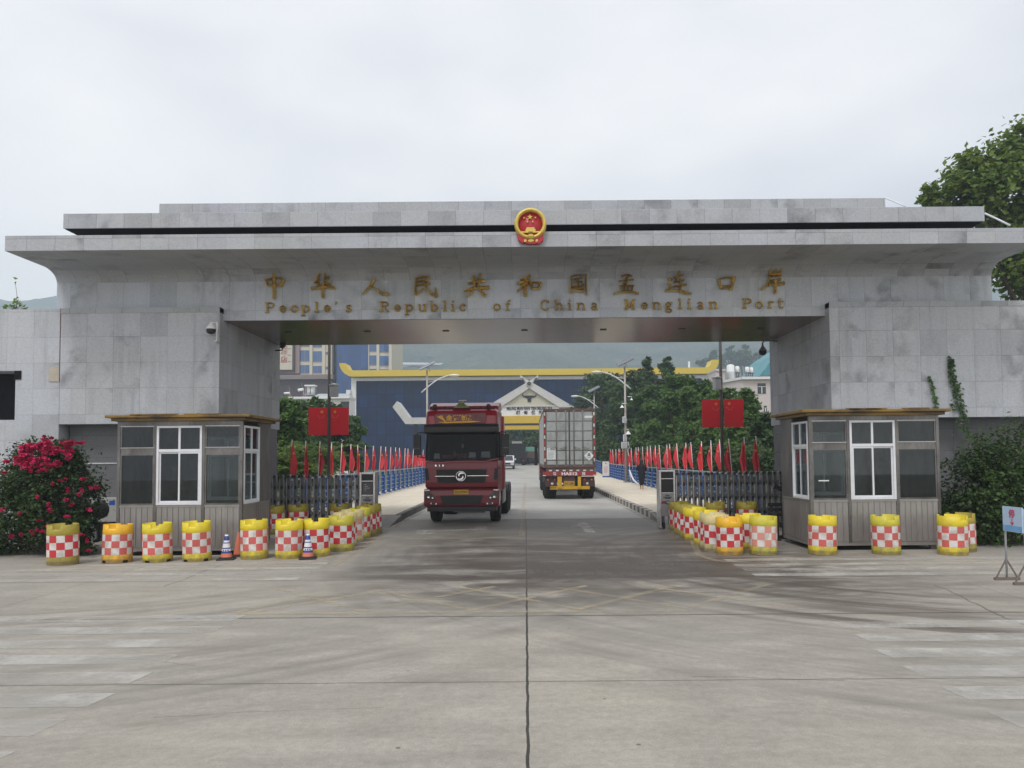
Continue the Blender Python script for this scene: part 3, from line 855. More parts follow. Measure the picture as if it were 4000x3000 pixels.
A = (1000, 1030, 3.687)
B = (1600, 1030, 3.687)
C = (2180, 1020, 4.608)
D = (2560, 1010, 3.95)
CH = [
 (A, [([(250, 112), (250, 300), (250, 497)], 42), ([(122, 232), (235, 208), (275, 200), (345, 204), (402, 224)], 28), ([(135, 232), (168, 318)], 30), ([(392, 224), (345, 315)], 36), ([(160, 312), (350, 306)], 28)]),
 (A, [([(915, 128), (875, 210), (832, 278)], [30, 26, 16]), ([(888, 190), (888, 300)], 30), ([(992, 112), (985, 200), (982, 285)], [22, 26, 30]), ([(1062, 178), (985, 228)], [16, 26]), ([(975, 282), (1060, 284), (1080, 245)], [28, 28, 18]), ([(788, 352), (960, 326), (1130, 342)], [42, 34, 44]), ([(955, 285), (955, 488)], [36, 42])]),
 (A, [([(1695, 222), (1650, 300), (1590, 370), (1522, 438)], [52, 38, 30, 14]), ([(1652, 300), (1700, 345), (1780, 405), (1860, 432), (1915, 436)], [18, 24, 44, 44, 14])]),
 (B, [([(90, 202), (200, 182), (282, 186)], 26), ([(90, 196), (80, 320), (76, 436)], [30, 30, 36]), ([(268, 190), (240, 250)], 24), ([(100, 250), (245, 244)], 22), ([(98, 308), (200, 295), (296, 276)], [24, 26, 34]), ([(78, 436), (140, 400), (195, 345)], [34, 24, 14]), ([(200, 250), (240, 350), (300, 420), (395, 462)], [24, 28, 38, 44]), ([(388, 460), (368, 330)], [36, 8])]),
 (B, [([(916, 178), (940, 340)], [48, 34]), ([(1022, 132), (1000, 220), (988, 335)], 34), ([(838, 282), (960, 258), (1082, 240)], [30, 30, 44]), ([(776, 388), (900, 348), (1148, 335)], [22, 32, 50]), ([(915, 350), (880, 420), (830, 464)], [34, 34, 24]), ([(995, 350), (1040, 410), (1092, 460)], [26, 40, 50])]),
 (B, [([(1738, 162), (1680, 205), (1596, 226)], [48, 34, 16]), ([(1550, 282), (1640, 252), (1738, 236)], [34, 30, 34]), ([(1675, 200), (1668, 330), (1666, 458)], [36, 38, 50]), ([(1655, 280), (1610, 340), (1548, 398)], [30, 28, 20]), ([(1690, 275), (1722, 300)], 26), ([(1742, 262), (1772, 362)], 32), ([(1738, 262), (1900, 270)], 24), ([(1897, 268), (1860, 360)], 40), ([(1768, 352), (1866, 350)], 34)]),
 (C, [([(236, 268), (232, 566)], 46), ([(226, 272), (320, 248), (528, 240)], 26), ([(506, 240), (508, 480), (524, 604)], [40, 48, 24]), ([(240, 505), (465, 490)], 36), ([(290, 318), (438, 292)], 26), ([(275, 376), (442, 354)], 26), ([(365, 305), (365, 445)], 34), ([(258, 455), (440, 437)], 32), ([(425, 372), (470, 440)], [14, 28]), ([(240, 520), (400, 530), (470, 545)], 34)]),
 (C, [([(1136, 270), (1200, 246), (1270, 236), (1340, 264)], [30, 30, 34, 16]), ([(1300, 258), (1212, 302)], 24), ([(1252, 285), (1238, 440)], 34), ([(1098, 352), (1230, 342), (1364, 324)], [26, 28, 40]), ([(1160, 385), (1240, 415)], 22), ([(1108, 442), (1240, 428), (1376, 436)], 30), ([(1122, 440), (1140, 540)], 34), ([(1200, 440), (1200, 530)], 28), ([(1270, 440), (1262, 530)], 28), ([(1352, 440), (1332, 535)], 34), ([(1005, 582), (1120, 550), (1230, 540), (1340, 548), (1458, 578)], [30, 46, 50, 50, 40])]),
 (D, [([(195, 296), (225, 315), (262, 325)], [24, 60, 34]), ([(196, 368), (232, 395), (228, 480)], [26, 40, 46]), ([(158, 485), (260, 484), (380, 488), (470, 520), (566, 536)], [46, 40, 42, 64, 26]), ([(372, 188), (350, 275)], [44, 34]), ([(286, 288), (442, 244)], 30), ([(345, 285), (295, 362)], 28), ([(298, 356), (444, 325)], 32), ([(270, 430), (400, 405), (486, 395)], [30, 32, 40]), ([(392, 300), (390, 490)], 36)]),
 (D, [([(985, 315), (1005, 390), (1032, 450)], [34, 38, 48]), ([(966, 318), (1090, 284), (1242, 286)], [22, 30, 34]), ([(1226, 284), (1196, 380), (1172, 480)], [46, 52, 40]), ([(1028, 440), (1150, 428)], 48)]),
 (D, [([(1775, 165), (1782, 240)], 34), ([(1855, 122), (1856, 235)], 40), ([(1945, 148), (1928, 240)], 34), ([(1762, 232), (1940, 228)], 34), ([(1756, 286), (1860, 254), (1948, 258)], 28), ([(1768, 285), (1742, 380), (1700, 440), (1642, 466)], [34, 34, 34, 30]), ([(1796, 335), (1860, 330), (1940, 312)], [34, 36, 40]), ([(1758, 398), (1880, 385), (1996, 376)], [34, 36, 56]), ([(1862, 320), (1860, 536)], 40)]),
]
for i_, (o_, st) in enumerate(CH):
    if i_ in (6, 7, 8): st = [(p_, [t_ * .78 for t_ in w_] if isinstance(w_, list) else w_ * .78) for p_, w_ in st]
    glyphs(st, o_[0], o_[1], o_[2], 'character')


def arcp(cx, cy, rx, ry, a0, a1, n=10):
    return [(cx + rx * math.cos(rad(a0 + (a1 - a0) * i / n)), cy + ry * math.sin(rad(a0 + (a1 - a0) * i / n))) for i in range(n + 1)]


# slab-serif letters: units of x-height (1.0), capital 1.42; x centred on 0; (points, width)
S_, H_ = 0.2, 0.13
LT = {
 'P': [([(-.33, 0), (-.33, 1.42)], S_), ([(-.62, .07), (-.05, .07)], H_), ([(-.62, 1.35), (.15, 1.35)], H_), (arcp(.15, 1.03, .40, .32, 90, -90), .17), ([(-.33, .71), (.15, .71)], H_)],
 'R': [([(-.38, 0), (-.38, 1.42)], S_), ([(-.68, .07), (-.1, .07)], H_), ([(-.68, 1.35), (.1, 1.35)], H_), (arcp(.1, 1.05, .38, .30, 90, -90), .17), ([(-.38, .75), (.1, .75)], H_), ([(.05, .75), (.5, .03)], S_), ([(.35, .07), (.72, .07)], H_)],
 'e': [(arcp(0, .5, .38, .42, 0, 335, 16), .17), ([(-.36, .5), (.42, .5)], H_)],
 'o': [(arcp(0, .5, .42, .42, 0, 360, 18), .18)],
 'p': [([(-.35, -.45), (-.35, .98)], S_), ([(-.6, -.42), (-.02, -.42)], H_), ([(-.6, .93), (-.3, .93)], H_), (arcp(.02, .5, .42, .42, 150, -150, 14), .18)],
 'l': [([(0, 0), (0, 1.45)], S_), ([(-.3, .07), (.3, .07)], H_), ([(-.28, 1.38), (0, 1.38)], H_)],
 'i': [([(0, 0), (0, .98)], S_), ([(-.3, .07), (.3, .07)], H_), ([(-.28, .91), (0, .91)], H_), ([(-.02, 1.2), (-.02, 1.44)], .24)],
 's': [(arcp(0, .72, .3, .22, 20, 230, 8) + arcp(0, .26, .33, .22, 60, -160, 8), .16), ([(.3, .98), (.3, .72)], .09), ([(-.33, .02), (-.33, .3)], .09)],
 "'": [([(0.02, 1.42), (0.05, 1.2), (-.08, 1.0)], [.22, .16, .05])],
 'u': [([(-.36, .98), (-.36, .3)], S_), (arcp(-.02, .34, .36, .3, 180, 330, 8), .17), ([(.38, .98), (.38, 0)], S_), ([(-.62, .91), (-.3, .91)], H_), ([(.1, .91), (.4, .91)], H_), ([(.38, .07), (.6, .07)], H_)],
 'b': [([(-.38, 0), (-.38, 1.45)], S_), ([(-.62, 1.38), (-.38, 1.38)], H_), (arcp(.0, .5, .42, .42, 150, -150, 14), .18)],
 'c': [(arcp(0, .5, .4, .42, 40, 325, 14), .18), ([(.32, .95), (.32, .68)], .1)],
 'f': [([(-.05, 0), (-.05, 1.1)], S_), (arcp(.2, 1.12, .25, .27, 180, 50, 7), .18), ([(-.36, .07), (.28, .07)], H_), ([(-.34, .91), (.32, .91)], H_)],
 'C': [(arcp(0, .71, .55, .66, 38, 322, 18), .19), ([(.46, 1.36), (.46, .98)], .11)],
 'h': [([(-.38, 0), (-.38, 1.45)], S_), ([(-.62, 1.38), (-.38, 1.38)], H_), (arcp(.02, .6, .36, .34, 160, 0, 8), .17), ([(.38, .62), (.38, 0)], S_), ([(-.64, .07), (-.12, .07)], H_), ([(.14, .07), (.64, .07)], H_)],
 'n': [([(-.38, 0), (-.38, .98)], S_), ([(-.62, .91), (-.38, .91)], H_), (arcp(.02, .6, .36, .34, 160, 0, 8), .17), ([(.38, .62), (.38, 0)], S_), ([(-.64, .07), (-.12, .07)], H_), ([(.14, .07), (.64, .07)], H_)],
 'a': [(arcp(-.02, .7, .32, .24, 160, 0, 8), .15), ([(.3, .72), (.3, .1), (.5, .07)], .19), (arcp(-.02, .27, .32, .24, 60, 330, 10), .16)],
 'M': [([(-.5, 0), (-.5, 1.42)], S_), ([(.5, 0), (.5, 1.42)], S_), ([(-.5, 1.4), (0, .3)], .18), ([(.5, 1.4), (0, .3)], .18), ([(-.8, .07), (-.2, .07)], H_), ([(.2, .07), (.8, .07)], H_), ([(-.8, 1.35), (-.45, 1.35)], H_), ([(.45, 1.35), (.8, 1.35)], H_)],
 'g': [(arcp(-.05, .66, .32, .28, 0, 360, 14), .16), ([(.15, .88), (.46, .98)], .13), (arcp(-.02, -.18, .42, .24, 0, 360, 16), .15), ([(-.3, .4), (-.32, .2), (.2, .06)], .13)],
 'r': [([(-.2, 0), (-.2, .98)], S_), ([(-.48, .91), (-.2, .91)], H_), ([(-.5, .07), (.12, .07)], H_), (arcp(.12, .6, .32, .32, 165, 50, 7), .18)],
 't': [([(-.08, 1.38), (-.08, .3)], S_), (arcp(.16, .3, .24, .25, 180, 330, 8), .16), ([(-.4, .93), (.38, .93)], H_)],
}
WORDS = [('P', 1051.5), ('e', 1103), ('o', 1147.8), ('p', 1192.6), ('l', 1236.5), ('e', 1277.2), ("'", 1311), ('s', 1361), ('R', 1500.4), ('e', 1552), ('p', 1598), ('u', 1648.8), ('b', 1696.3),
         ('l', 1737.8), ('i', 1769.5), ('c', 1807.5), ('o', 1941), ('f', 1984), ('C', 2130), ('h', 2184), ('i', 2226), ('n', 2270), ('a', 2321), ('M', 2461), ('e', 2519), ('n', 2567),
         ('g', 2613.6), ('l', 2658), ('i', 2694), ('a', 2736), ('n', 2788), ('P', 2919), ('o', 2968), ('r', 3014), ('t', 3050)]
XH = 28.5
for chh, px in WORDS:
    by = 1221 - (px - 1051) * 0.0087
    mb = MB()
    for pts, w in LT[chh]:
        pp = []
        for a, b in pts:
            q = P(px + a * XH * .98, by - b * XH, YW - .07); pp.append((q.x, q.z))
        ww = [t * XH * YW / F * 1.15 for t in w] if isinstance(w, (list, tuple)) else w * XH * YW / F * 1.15
        stroke(mb, pp, ww, YW - 0.006, 0.08, None)
    mb.build('letter', m_gold, gate, fix=False)

# wing wall beyond the joint on the left, with its dark opening
wl = T('wing_wall', 'grey stone wing wall left of the gate with a dark square opening', 'wall', (XL - 2.8, YB + .6, 0))
mb = MB()
xa = XL - .03
ox0, ox1, oz0, oz1 = P(-60, 1500, YB).x, P(56, 1500, YB).x, P(30, 1640, YB).z, P(30, 1448, YB).z
mb.box(ox1, xa, YB + .04, YB + 1.0, 0, ZB - .01)
mb.box(-17.5, ox1, YB + .04, YB + 1.0, oz1, ZB - .01)
mb.box(-17.5, ox1, YB + .04, YB + 1.0, 0, oz0)
mb.build('wall_face', m_stone, wl)
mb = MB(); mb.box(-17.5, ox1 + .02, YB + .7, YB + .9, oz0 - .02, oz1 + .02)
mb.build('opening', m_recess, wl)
mb = MB(); mb.box(ox1 - .02, P(80, 1450, YB).x, YB + .02, YB + .05, P(70, 1482, YB).z, oz1)
mb.build('lintel_panel', m_recess, wl)
mb = MB(); q0, q1 = P(187, 1490, YB), P(236, 1433, YB)
mb.box(q0.x, q1.x, YB + .022, YB + .045, q0.z, q1.z)
mb.build('patched_panel', M('cream_patch', (0.42, 0.38, 0.31), 0.8, var=0.15, dirt=(0.2, 0.16, 0.12)), wl)
mb = MB(); mb.box(XL - .028, XL - .006, YB + .01, YB + .06, P(236, 1490, YB).z, ZB)
mb.build('joint_strip', M('rust_joint', (0.11, 0.05, 0.035), 0.85, var=0.3), wl)

# thin pipes on the roof steps at the right
mb = MB(); mb.tube([P(3455, 772, 18.6), P(3500, 790, 18.4), P(3535, 806, 18.1)], .018, 6)
tag(mb.build('roof_pipe', m_white_pvc), 'thin pale pipe sloping down off the top slab of the gate', 'pipe', 'thin pipes on the gate roof')
mb = MB(); mb.tube([P(3846, 833, 18.2), P(3900, 858, 18.0), P(3945, 880, 17.8)], .025, 6)
tag(mb.build('roof_pipe', m_white_pvc), 'thin pale pipe sloping onto the gate cornice at its right end', 'pipe', 'thin pipes on the gate roof')

# national emblem on the cornice
YE = YF - 0.10
EC = P(2072, 874, YE)
em = T('national_emblem', 'round red and gold national emblem with five stars mounted over the gate', 'emblem', (EC.x, YF, EC.z))
es = YE / F / 5.53


def E(a, b): return (EC.x + (a - 950) * es, EC.z - (b - 520) * es)


mb = MB()
pts = [(-300, 735), (-270, 880), (-165, 965), (-140, 915), (-105, 955), (0, 975), (120, 965), (150, 950), (165, 985), (280, 890), (270, 745), (150, 800), (0, 845), (-150, 800)]
mb.prism([E(950 + a, b) for a, b in pts], 'Y', YF - .11, YF - .004)
mb.build('ribbon', m_red_enamel, em, bevel=.012)
for dx, w in ((-115, 32), (10, 68), (135, 30)):
    mb = MB(); mb.prism([E(950 + dx - w, 905), E(950 + dx - w * .5, 868), E(950 + dx + w * .6, 870), E(950 + dx + w, 900), E(950 + dx + w * .3, 925), E(950 + dx - w * .6, 928)], 'Y', YF - .125, YF - .105)
    mb.build('ribbon_ornament', m_gold_paint, em)
mb = MB()
r1, r0 = 352 * es, 265 * es
mb.lathe([(r0, 0.0), (r0, -.1), (r0 + .02, -.135), ((r0 + r1) / 2, -.15), (r1 - .02, -.125), (r1, -.09), (r1, 0.0)], 48, (EC.x, YF - .01, EC.z), axis='Y', cap=False)
ring = mb.build('wheat_ring', m_gold_paint, em)
rj = random.Random(2)
for v in ring.data.vertices:
    v.co.x += rj.uniform(-.006, .006); v.co.z += rj.uniform(-.006, .006)
mb = MB(); mb.lathe([(0.001, -.075), (r0 + .01, -.075), (r0 + .01, -.02)], 40, (EC.x, YF, EC.z), axis='Y', cap=False)
mb.build('red_disc', m_red_enamel, em)
for cx, cy, r in ((940, 370, 62), (812, 387, 26), (1060, 383, 26), (882, 478, 26), (1000, 474, 26)):
    q = E(cx, cy); mb = MB(); mb.prism(star(q[0], q[1], r * es), 'Y', YF - .105, YF - .07)
    mb.build('star', m_gold_paint, em)
mb = MB()
mb.prism([E(860, 605), E(1040, 605), E(1035, 630), E(1065, 655), E(1050, 690), E(1160, 690), E(1165, 720), E(735, 722), E(740, 692), E(850, 690), E(838, 655), E(866, 630)], 'Y', YF - .12, YF - .07)
mb.box(E(905, 0)[0], E(1000, 0)[0], YF - .122, YF - .118, E(0, 716)[1], E(0, 700)[1], 1)
mb.build('gate_tower', [m_gold_paint, m_recess], em)
mb = MB()
gp = []
for i in range(17):
    a = math.pi * i / 16
    for rr in ((58, 72) if i % 2 else (72, 58)):
        gp.append(E(955 + rr * math.cos(a), 815 - rr * .8 * math.sin(a)))
mb.prism(gp, 'Y', YF - .17, YF - .07)
mb.build('gear', m_gold_paint, em)

# ------------------------------------------------------------------ guard booths
def booth(x0, x1, inner_right, label):
    Y0, D = 16.3, 1.8
    w = x1 - x0
    t = T('guard_booth', label, 'booth', ((x0 + x1) / 2, Y0, 0))

    def X(u): return x1 - u if inner_right else x0 + u      # u measured from the side that faces the road

    def bx(mb, ua, ub, ya, yb, za, zb, m=0):
        a, b = X(ua), X(ub); mb.box(min(a, b), max(a, b), ya, yb, za, zb, m)
    zt = 2.90
    # plinth and feet
    mb = MB(); mb.box(x0 + .01, x1 - .01, Y0 + .01, Y0 + D - .01, .10, .16)
    for a in (x0 + .15, x1 - .15):
        for b in (Y0 + .15, Y0 + D - .15): mb.box(a - .05, a + .05, b - .05, b + .05, 0, .099)
    mb.build('plinth', m_steel, t)
    mb = MB(); mb.box(x0 + .05, x1 - .05, Y0 + .05, Y0 + D - .05, .162, .18)
    mb.build('floor_plate', m_inside, t)
    # posts
    posts = [(0.0, .065), (.82, .88), (1.86, 1.92), (w - .065, w)]
    for a, b in posts:
        mb = MB(); bx(mb, a, b, Y0, Y0 + .065, .161, zt); mb.build('corner_post' if a in (0.0, w - .065) else 'post', m_steel_p, t, bevel=.006)
    for a, b in ((0.0, .065), (w - .065, w)):
        mb = MB(); bx(mb, a, b, Y0 + D - .065, Y0 + D, .161, zt); mb.build('corner_post', m_steel_p, t, bevel=.006)
    # head rail
    mb = MB(); bx(mb, .0655, w - .0655, Y0 + .004, Y0 + .06, 2.80, zt)
    mb.build('head_rail', m_steel_p, t)
    # lower ribbed panels
    def ribs(a, b, face, ya, yb):
        mb = MB()
        if face == 'F':
            bx(mb, a, b, Y0 + .02, Y0 + .045, .161, 1.04)
            bx(mb, a, b, Y0 + .002, Y0 + .05, 1.041, 1.085)
            n = max(3, int((b - a) / .115))
            for i in range(n):
                u = a + (b - a) * (i + .5) / n
                h = (b - a) / n * .5 - .012
                bx(mb, u - h, u + h, Y0 + .008, Y0 + .019, .19, 1.02)
        else:
            bx(mb, a + .02, a + .045, ya, yb, .161, 1.04)
            bx(mb, a + .002, a + .05, ya, yb, 1.041, 1.085)
            n = max(3, int((yb - ya) / .115))
            for i in range(n):
                v = ya + (yb - ya) * (i + .5) / n; h = (yb - ya) / n * .5 - .012
                bx(mb, a + .008, a + .019, v - h, v + h, .19, 1.02)
        mb.build('ribbed_panel', m_steel, t)
    ribs(.066, .819, 'F', 0, 0); ribs(.881, 1.859, 'F', 0, 0); ribs(1.921, w - .066, 'F', 0, 0)
    ribs(0.0, 0, 'S', Y0 + .066, Y0 + D - .066)

    # clear bays: steel framed fixed light over a hinged casement
    def clear(a, b):
        mb = MB()
        for za, zb in ((2.765, 2.799), (2.30, 2.335), (2.16, 2.20), (1.087, 1.12)):
            bx(mb, a, b, Y0 + .012, Y0 + .05, za, zb)
        bx(mb, a, b, Y0 + .02, Y0 + .04, 2.2005, 2.2995)
        for ua, ub in ((a, a + .03), (b - .03, b)):
            bx(mb, ua, ub, Y0 + .014, Y0 + .048, 1.1205, 2.1595); bx(mb, ua, ub, Y0 + .014, Y0 + .048, 2.3355, 2.7645)
        mb.add(*box6(X(a), X(b), Y0 + .004, Y0 + .011, 2.318, 2.328), m=1)
        mb.add(*box6(X(a), X(b), Y0 + .004, Y0 + .011, 2.785, 2.795), m=1)
        f = mb.build('window_frame', [m_steel_p, m_steel_l], t)
        mb = MB(); bx(mb, a + .031, b - .031, Y0 + .028, Y0 + .032, 1.121, 2.159); bx(mb, a + .031, b - .031, Y0 + .028, Y0 + .032, 2.336, 2.764)
        mb.build('pane', m_glass_b, f)

    def white_window(face, a, b, z0, z1, zt_):
        """white framed sliding sash under a fixed light; face F, S (side) or B (back)"""
        mb = MB(); gl = MB()
        fw = .045

        def put(m, p0, p1, d0, d1, z0_, z1_):
            if face == 'F': bx(m, p0, p1, Y0 - .012 + d0, Y0 - .012 + d1, z0_, z1_)
            elif face == 'B': bx(m, p0, p1, Y0 + D - .06 + d0, Y0 + D - .06 + d1, z0_, z1_)
            else: bx(m, -.012 + d0, -.012 + d1, p0, p1, z0_, z1_)
        c = (a + b) / 2
        put(mb, a, b, 0, .06, z1 - fw, z1); put(mb, a, b, 0, .07, z0, z0 + fw)
        put(mb, a, a + fw, 0, .06, z0 + fw + .0005, z1 - fw - .0005); put(mb, b - fw, b, 0, .06, z0 + fw + .0005, z1 - fw - .0005)
        put(mb, a + fw + .0005, b - fw - .0005, 0.004, .056, zt_ - .03, zt_ + .03)
        put(mb, c - .022, c + .022, .006, .05, zt_ + .0305, z1 - fw - .0005)
        # two sashes
        for i, (p0, p1) in enumerate(((a + fw + .001, c + .02), (c - .02, b - fw - .001))):
            d = .012 + .02 * i
            put(mb, p0, p1, d, d + .018, z0 + fw + .001, z0 + fw + .04); put(mb, p0, p1, d, d + .018, zt_ - .068, zt_ - .031)
            put(mb, p0, p0 + .036, d, d + .018, z0 + fw + .0405, zt_ - .0685); put(mb, p1 - .036, p1, d, d + .018, z0 + fw + .0405, zt_ - .0685)
            put(gl, p0 + .0365, p1 - .0365, d + .007, d + .011, z0 + fw + .041, zt_ - .069)
        put(gl, a + fw + .001, c - .0225, .025, .029, zt_ + .031, z1 - fw - .001); put(gl, c + .0225, b - fw - .001, .025, .029, zt_ + .031, z1 - fw - .001)
        f = mb.build('window', m_white_pvc, t)
        gl.build('pane', m_glass_b, f)
    clear(.066, .819); clear(1.921, w - .066)
    white_window('F', .881, 1.859, 1.09, 2.795, 2.26)
    white_window('S', Y0 + .07, Y0 + 1.02, 1.09, 2.795, 2.26)
    white_window('B', .5, 1.5, 1.09, 2.6, 2.2)
    mb = MB(); bx(mb, .002, .05, Y0 + 1.021, Y0 + D - .066, 1.086, zt - .001)
    bx(mb, w - .05, w - .002, Y0 + .066, Y0 + D - .066, .161, zt - .001)
    bx(mb, .066, .499, Y0 + D - .05, Y0 + D - .002, .161, zt); bx(mb, 1.501, w - .066, Y0 + D - .05, Y0 + D - .002, .161, zt)
    bx(mb, .4995, 1.5005, Y0 + D - .05, Y0 + D - .002, .161, 1.089); bx(mb, .4995, 1.5005, Y0 + D - .05, Y0 + D - .002, 2.601, zt)
    bx(mb, .0665, w - .0665, Y0 + .0605, Y0 + .064, 2.82, zt - .002)
    mb.build('wall_panel', m_steel_p, t)
    # a desk and a chair back are just visible inside
    mb = MB(); bx(mb, .3, 2.3, Y0 + .9, Y0 + 1.5, .85, .9); bx(mb, .35, .42, Y0 + .95, Y0 + 1.45, .18, .849); bx(mb, 2.2, 2.27, Y0 + .95, Y0 + 1.45, .18, .849)
    mb.build('desk', m_inside, t)
    # roof: flat brim over a lower band, both of weathered sheet
    mb = MB(); bx(mb, -.09, w + .09, Y0 - .10, Y0 + D + .08, 2.901, 2.965)
    mb.build('roof_band', m_roof_brown, t, bevel=.01)
    mb = MB(); bx(mb, -.20, w + .18, Y0 - .19, Y0 + D + .16, 2.966, 3.03)
    rj = random.Random(int(x0 * 10))
    for i in range(5):
        u = rj.uniform(.1, w - .6); bx(mb, u, u + rj.uniform(.2, .7), Y0 - .195, Y0 - .05, 3.01, 3.045 + rj.uniform(0, .012))
    mb.build('roof', m_roof_brown, t, bevel=.012)
    return t


def box6(a, b, y0, y1, z0, z1):
    a, b = min(a, b), max(a, b)
    v = [(a, y0, z0), (b, y0, z0), (b, y1, z0), (a, y1, z0), (a, y0, z1), (b, y0, z1), (b, y1, z1), (a, y1, z1)]
    return v, [(0, 3, 2, 1), (4, 5, 6, 7), (0, 1, 5, 4), (1, 2, 6, 5), (2, 3, 7, 6), (3, 0, 4, 7)]


BL0, BL1 = P(455, 1900, 16.3).x, P(947, 1900, 16.3).x
BR0, BR1 = P(3164, 1900, 16.3).x, P(3675, 1900, 16.3).x
booth(BL0, BL1, True, 'brown steel guard booth left of the road, beside the red flowering bush')
bt = booth(BR0, BR1, False, 'brown steel guard booth right of the road, in front of the climbing vine')
# paper strip stuck inside the right booth's casement
mb = MB(); q = P(3198, 1878, 16.32); mb.box(q.x, q.x + .225, 16.322, 16.326, q.z - .012, q.z + .014)
mb.build('paper_strip', m_white, bt)

# ------------------------------------------------------------------ crash barrels
ym = {
 'bright': M('barrel_bright_yellow', (0.66, 0.53, 0.018), 0.5, var=0.08, dirt=(0.30, 0.22, 0.05), dscale=3, damt=0.45, zdirt=(.22, (.16, .13, .08)), rnd=.05),
 'orange': M('barrel_orange_yellow', (0.72, 0.40, 0.012), 0.5, var=0.08, dirt=(0.30, 0.18, 0.04), dscale=3, damt=0.45, zdirt=(.22, (.16, .13, .08)), rnd=.05),
 'lime': M('barrel_lime_yellow', (0.50, 0.45, 0.035), 0.55, var=0.1, dirt=(0.24, 0.20, 0.06), dscale=3, damt=0.55, zdirt=(.22, (.16, .13, .08)), rnd=.06),
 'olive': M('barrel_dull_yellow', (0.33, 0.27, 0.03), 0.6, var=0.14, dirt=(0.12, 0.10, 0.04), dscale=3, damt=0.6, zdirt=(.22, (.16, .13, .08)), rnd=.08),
 'pale': M('barrel_bleached_yellow', (0.55, 0.47, 0.22), 0.6, var=0.1, dirt=(0.28, 0.23, 0.12), dscale=3, damt=0.5, zdirt=(.22, (.16, .13, .08)), rnd=.06),
}
rm = {
 'red': M('reflective_red', (0.52, 0.028, 0.04), 0.4, var=0.06, rnd=.06, dirt=(0.25, 0.06, 0.05), damt=.35, dscale=4),
 'rose': M('reflective_rose', (0.58, 0.105, 0.10), 0.45, var=0.1, rnd=.1, dirt=(0.3, 0.12, 0.09), damt=.6, dscale=4),
 'faded': M('reflective_faded', (0.62, 0.26, 0.20), 0.5, var=0.1, rnd=.08, dirt=(0.4, 0.2, 0.15), damt=.35, dscale=4),
}
m_refl_w = M('reflective_white', (0.66, 0.64, 0.61), 0.45, var=0.06, rnd=.05, dirt=(0.30, 0.25, 0.19), damt=.75, dscale=4)
BARREL_R, BARREL_H = 0.278, 0.785
protos = {}


def barrel_mesh(kind, redk, notched):
    key = (kind, redk, notched)
    if key in protos: return protos[key]
    n, R = 48, BARREL_R
    seg = lambda k: 2 * math.pi * k / n
    mb = MB()

    def ring(r0, z0, r1, z1, m=0, skip=None):
        for k in range(n):
            if skip and skip(k): continue
            a, b = seg(k), seg(k + 1)
            mb.add([(r0 * math.cos(a), r0 * math.sin(a), z0), (r0 * math.cos(b), r0 * math.sin(b), z0), (r1 * math.cos(b), r1 * math.sin(b), z1), (r1 * math.cos(a), r1 * math.sin(a), z1)], [(0, 1, 2, 3)], m, True)
    # angle index of the top handle notches (front, back) and of the fork slots at the base
    top = lambda k: k in (34, 35, 36, 37, 10, 11, 12, 13)
    bot = (lambda k: k in (30, 31, 32, 42, 43, 44, 6, 7, 8, 18, 19, 20)) if notched else (lambda k: False)
    for k in range(n):
        a, b = seg(k), seg(k + 1)
        za = .705 if top(k) else BARREL_H
        zb = .055 if bot(k) else 0.0
        def wall(r0, z0, r1, z1, m=0):
            mb.add([(r0 * math.cos(a), r0 * math.sin(a), z0), (r0 * math.cos(b), r0 * math.sin(b), z0), (r1 * math.cos(b), r1 * math.sin(b), z1), (r1 * math.cos(a), r1 * math.sin(a), z1)], [(0, 1, 2, 3)], m, True)
        wall(R * .985, zb, R * .99, .06 if zb < .06 else zb + .001)
        wall(R * .99, .06, R * 1.012, .075); wall(R * 1.012, .075, R * 1.012, .092); wall(R * 1.012, .092, R, .105); wall(R, .105, R, .165)
        wall(R, .165, R * .992, .17); wall(R * .992, .17, R * .992, .585); wall(R * .992, .585, R, .59)
        wall(R, .59, R * 1.006, .63); wall(R * 1.006, .63, R * 1.006, .645); wall(R * 1.006, .645, R * .995, .66)
        wall(R * .995, .66, R * .985, za); wall(R * .985, za, R * .93, za); wall(R * .93, za, R * .93, .66); wall(R * .93, .66, .001, .67)
        if notched: wall(R * .9, 0, R * .9, .06, 1)
    # cheeks of the notches
    for kk in (34, 38, 10, 14):
        a = seg(kk); c, s = math.cos(a), math.sin(a)
        mb.add([(R * .985 * c, R * .985 * s, .705), (R * .93 * c, R * .93 * s, .705), (R * .93 * c, R * .93 * s, BARREL_H), (R * .985 * c, R * .985 * s, BARREL_H)], [(0, 1, 2, 3)])
    band = MB()
    rows = [(.172, .308), (.311, .447), (.450, .584)]
    for j, (z0, z1) in enumerate(rows):
        for k in range(n):
            a, b = seg(k), seg(k + 1)
            m = ((k // 4) + j) % 2
            r = R * 1.004
            mb2 = [(r * math.cos(a), r * math.sin(a), z0), (r * math.cos(b), r * math.sin(b), z0), (r * math.cos(b), r * math.sin(b), z1), (r * math.cos(a), r * math.sin(a), z1)]
            band.add(mb2, [(0, 1, 2, 3)], m, True)
    def mesh(b, name, mats):
        o = b.build(name, mats, None)
        me = o.data; bpy.data.objects.remove(o); return me
    protos[key] = (mesh(mb, 'body', [ym[kind], m_black]), mesh(band, 'reflective_band', [rm[redk], m_refl_w]))
    return protos[key]


brj = random.Random(77)


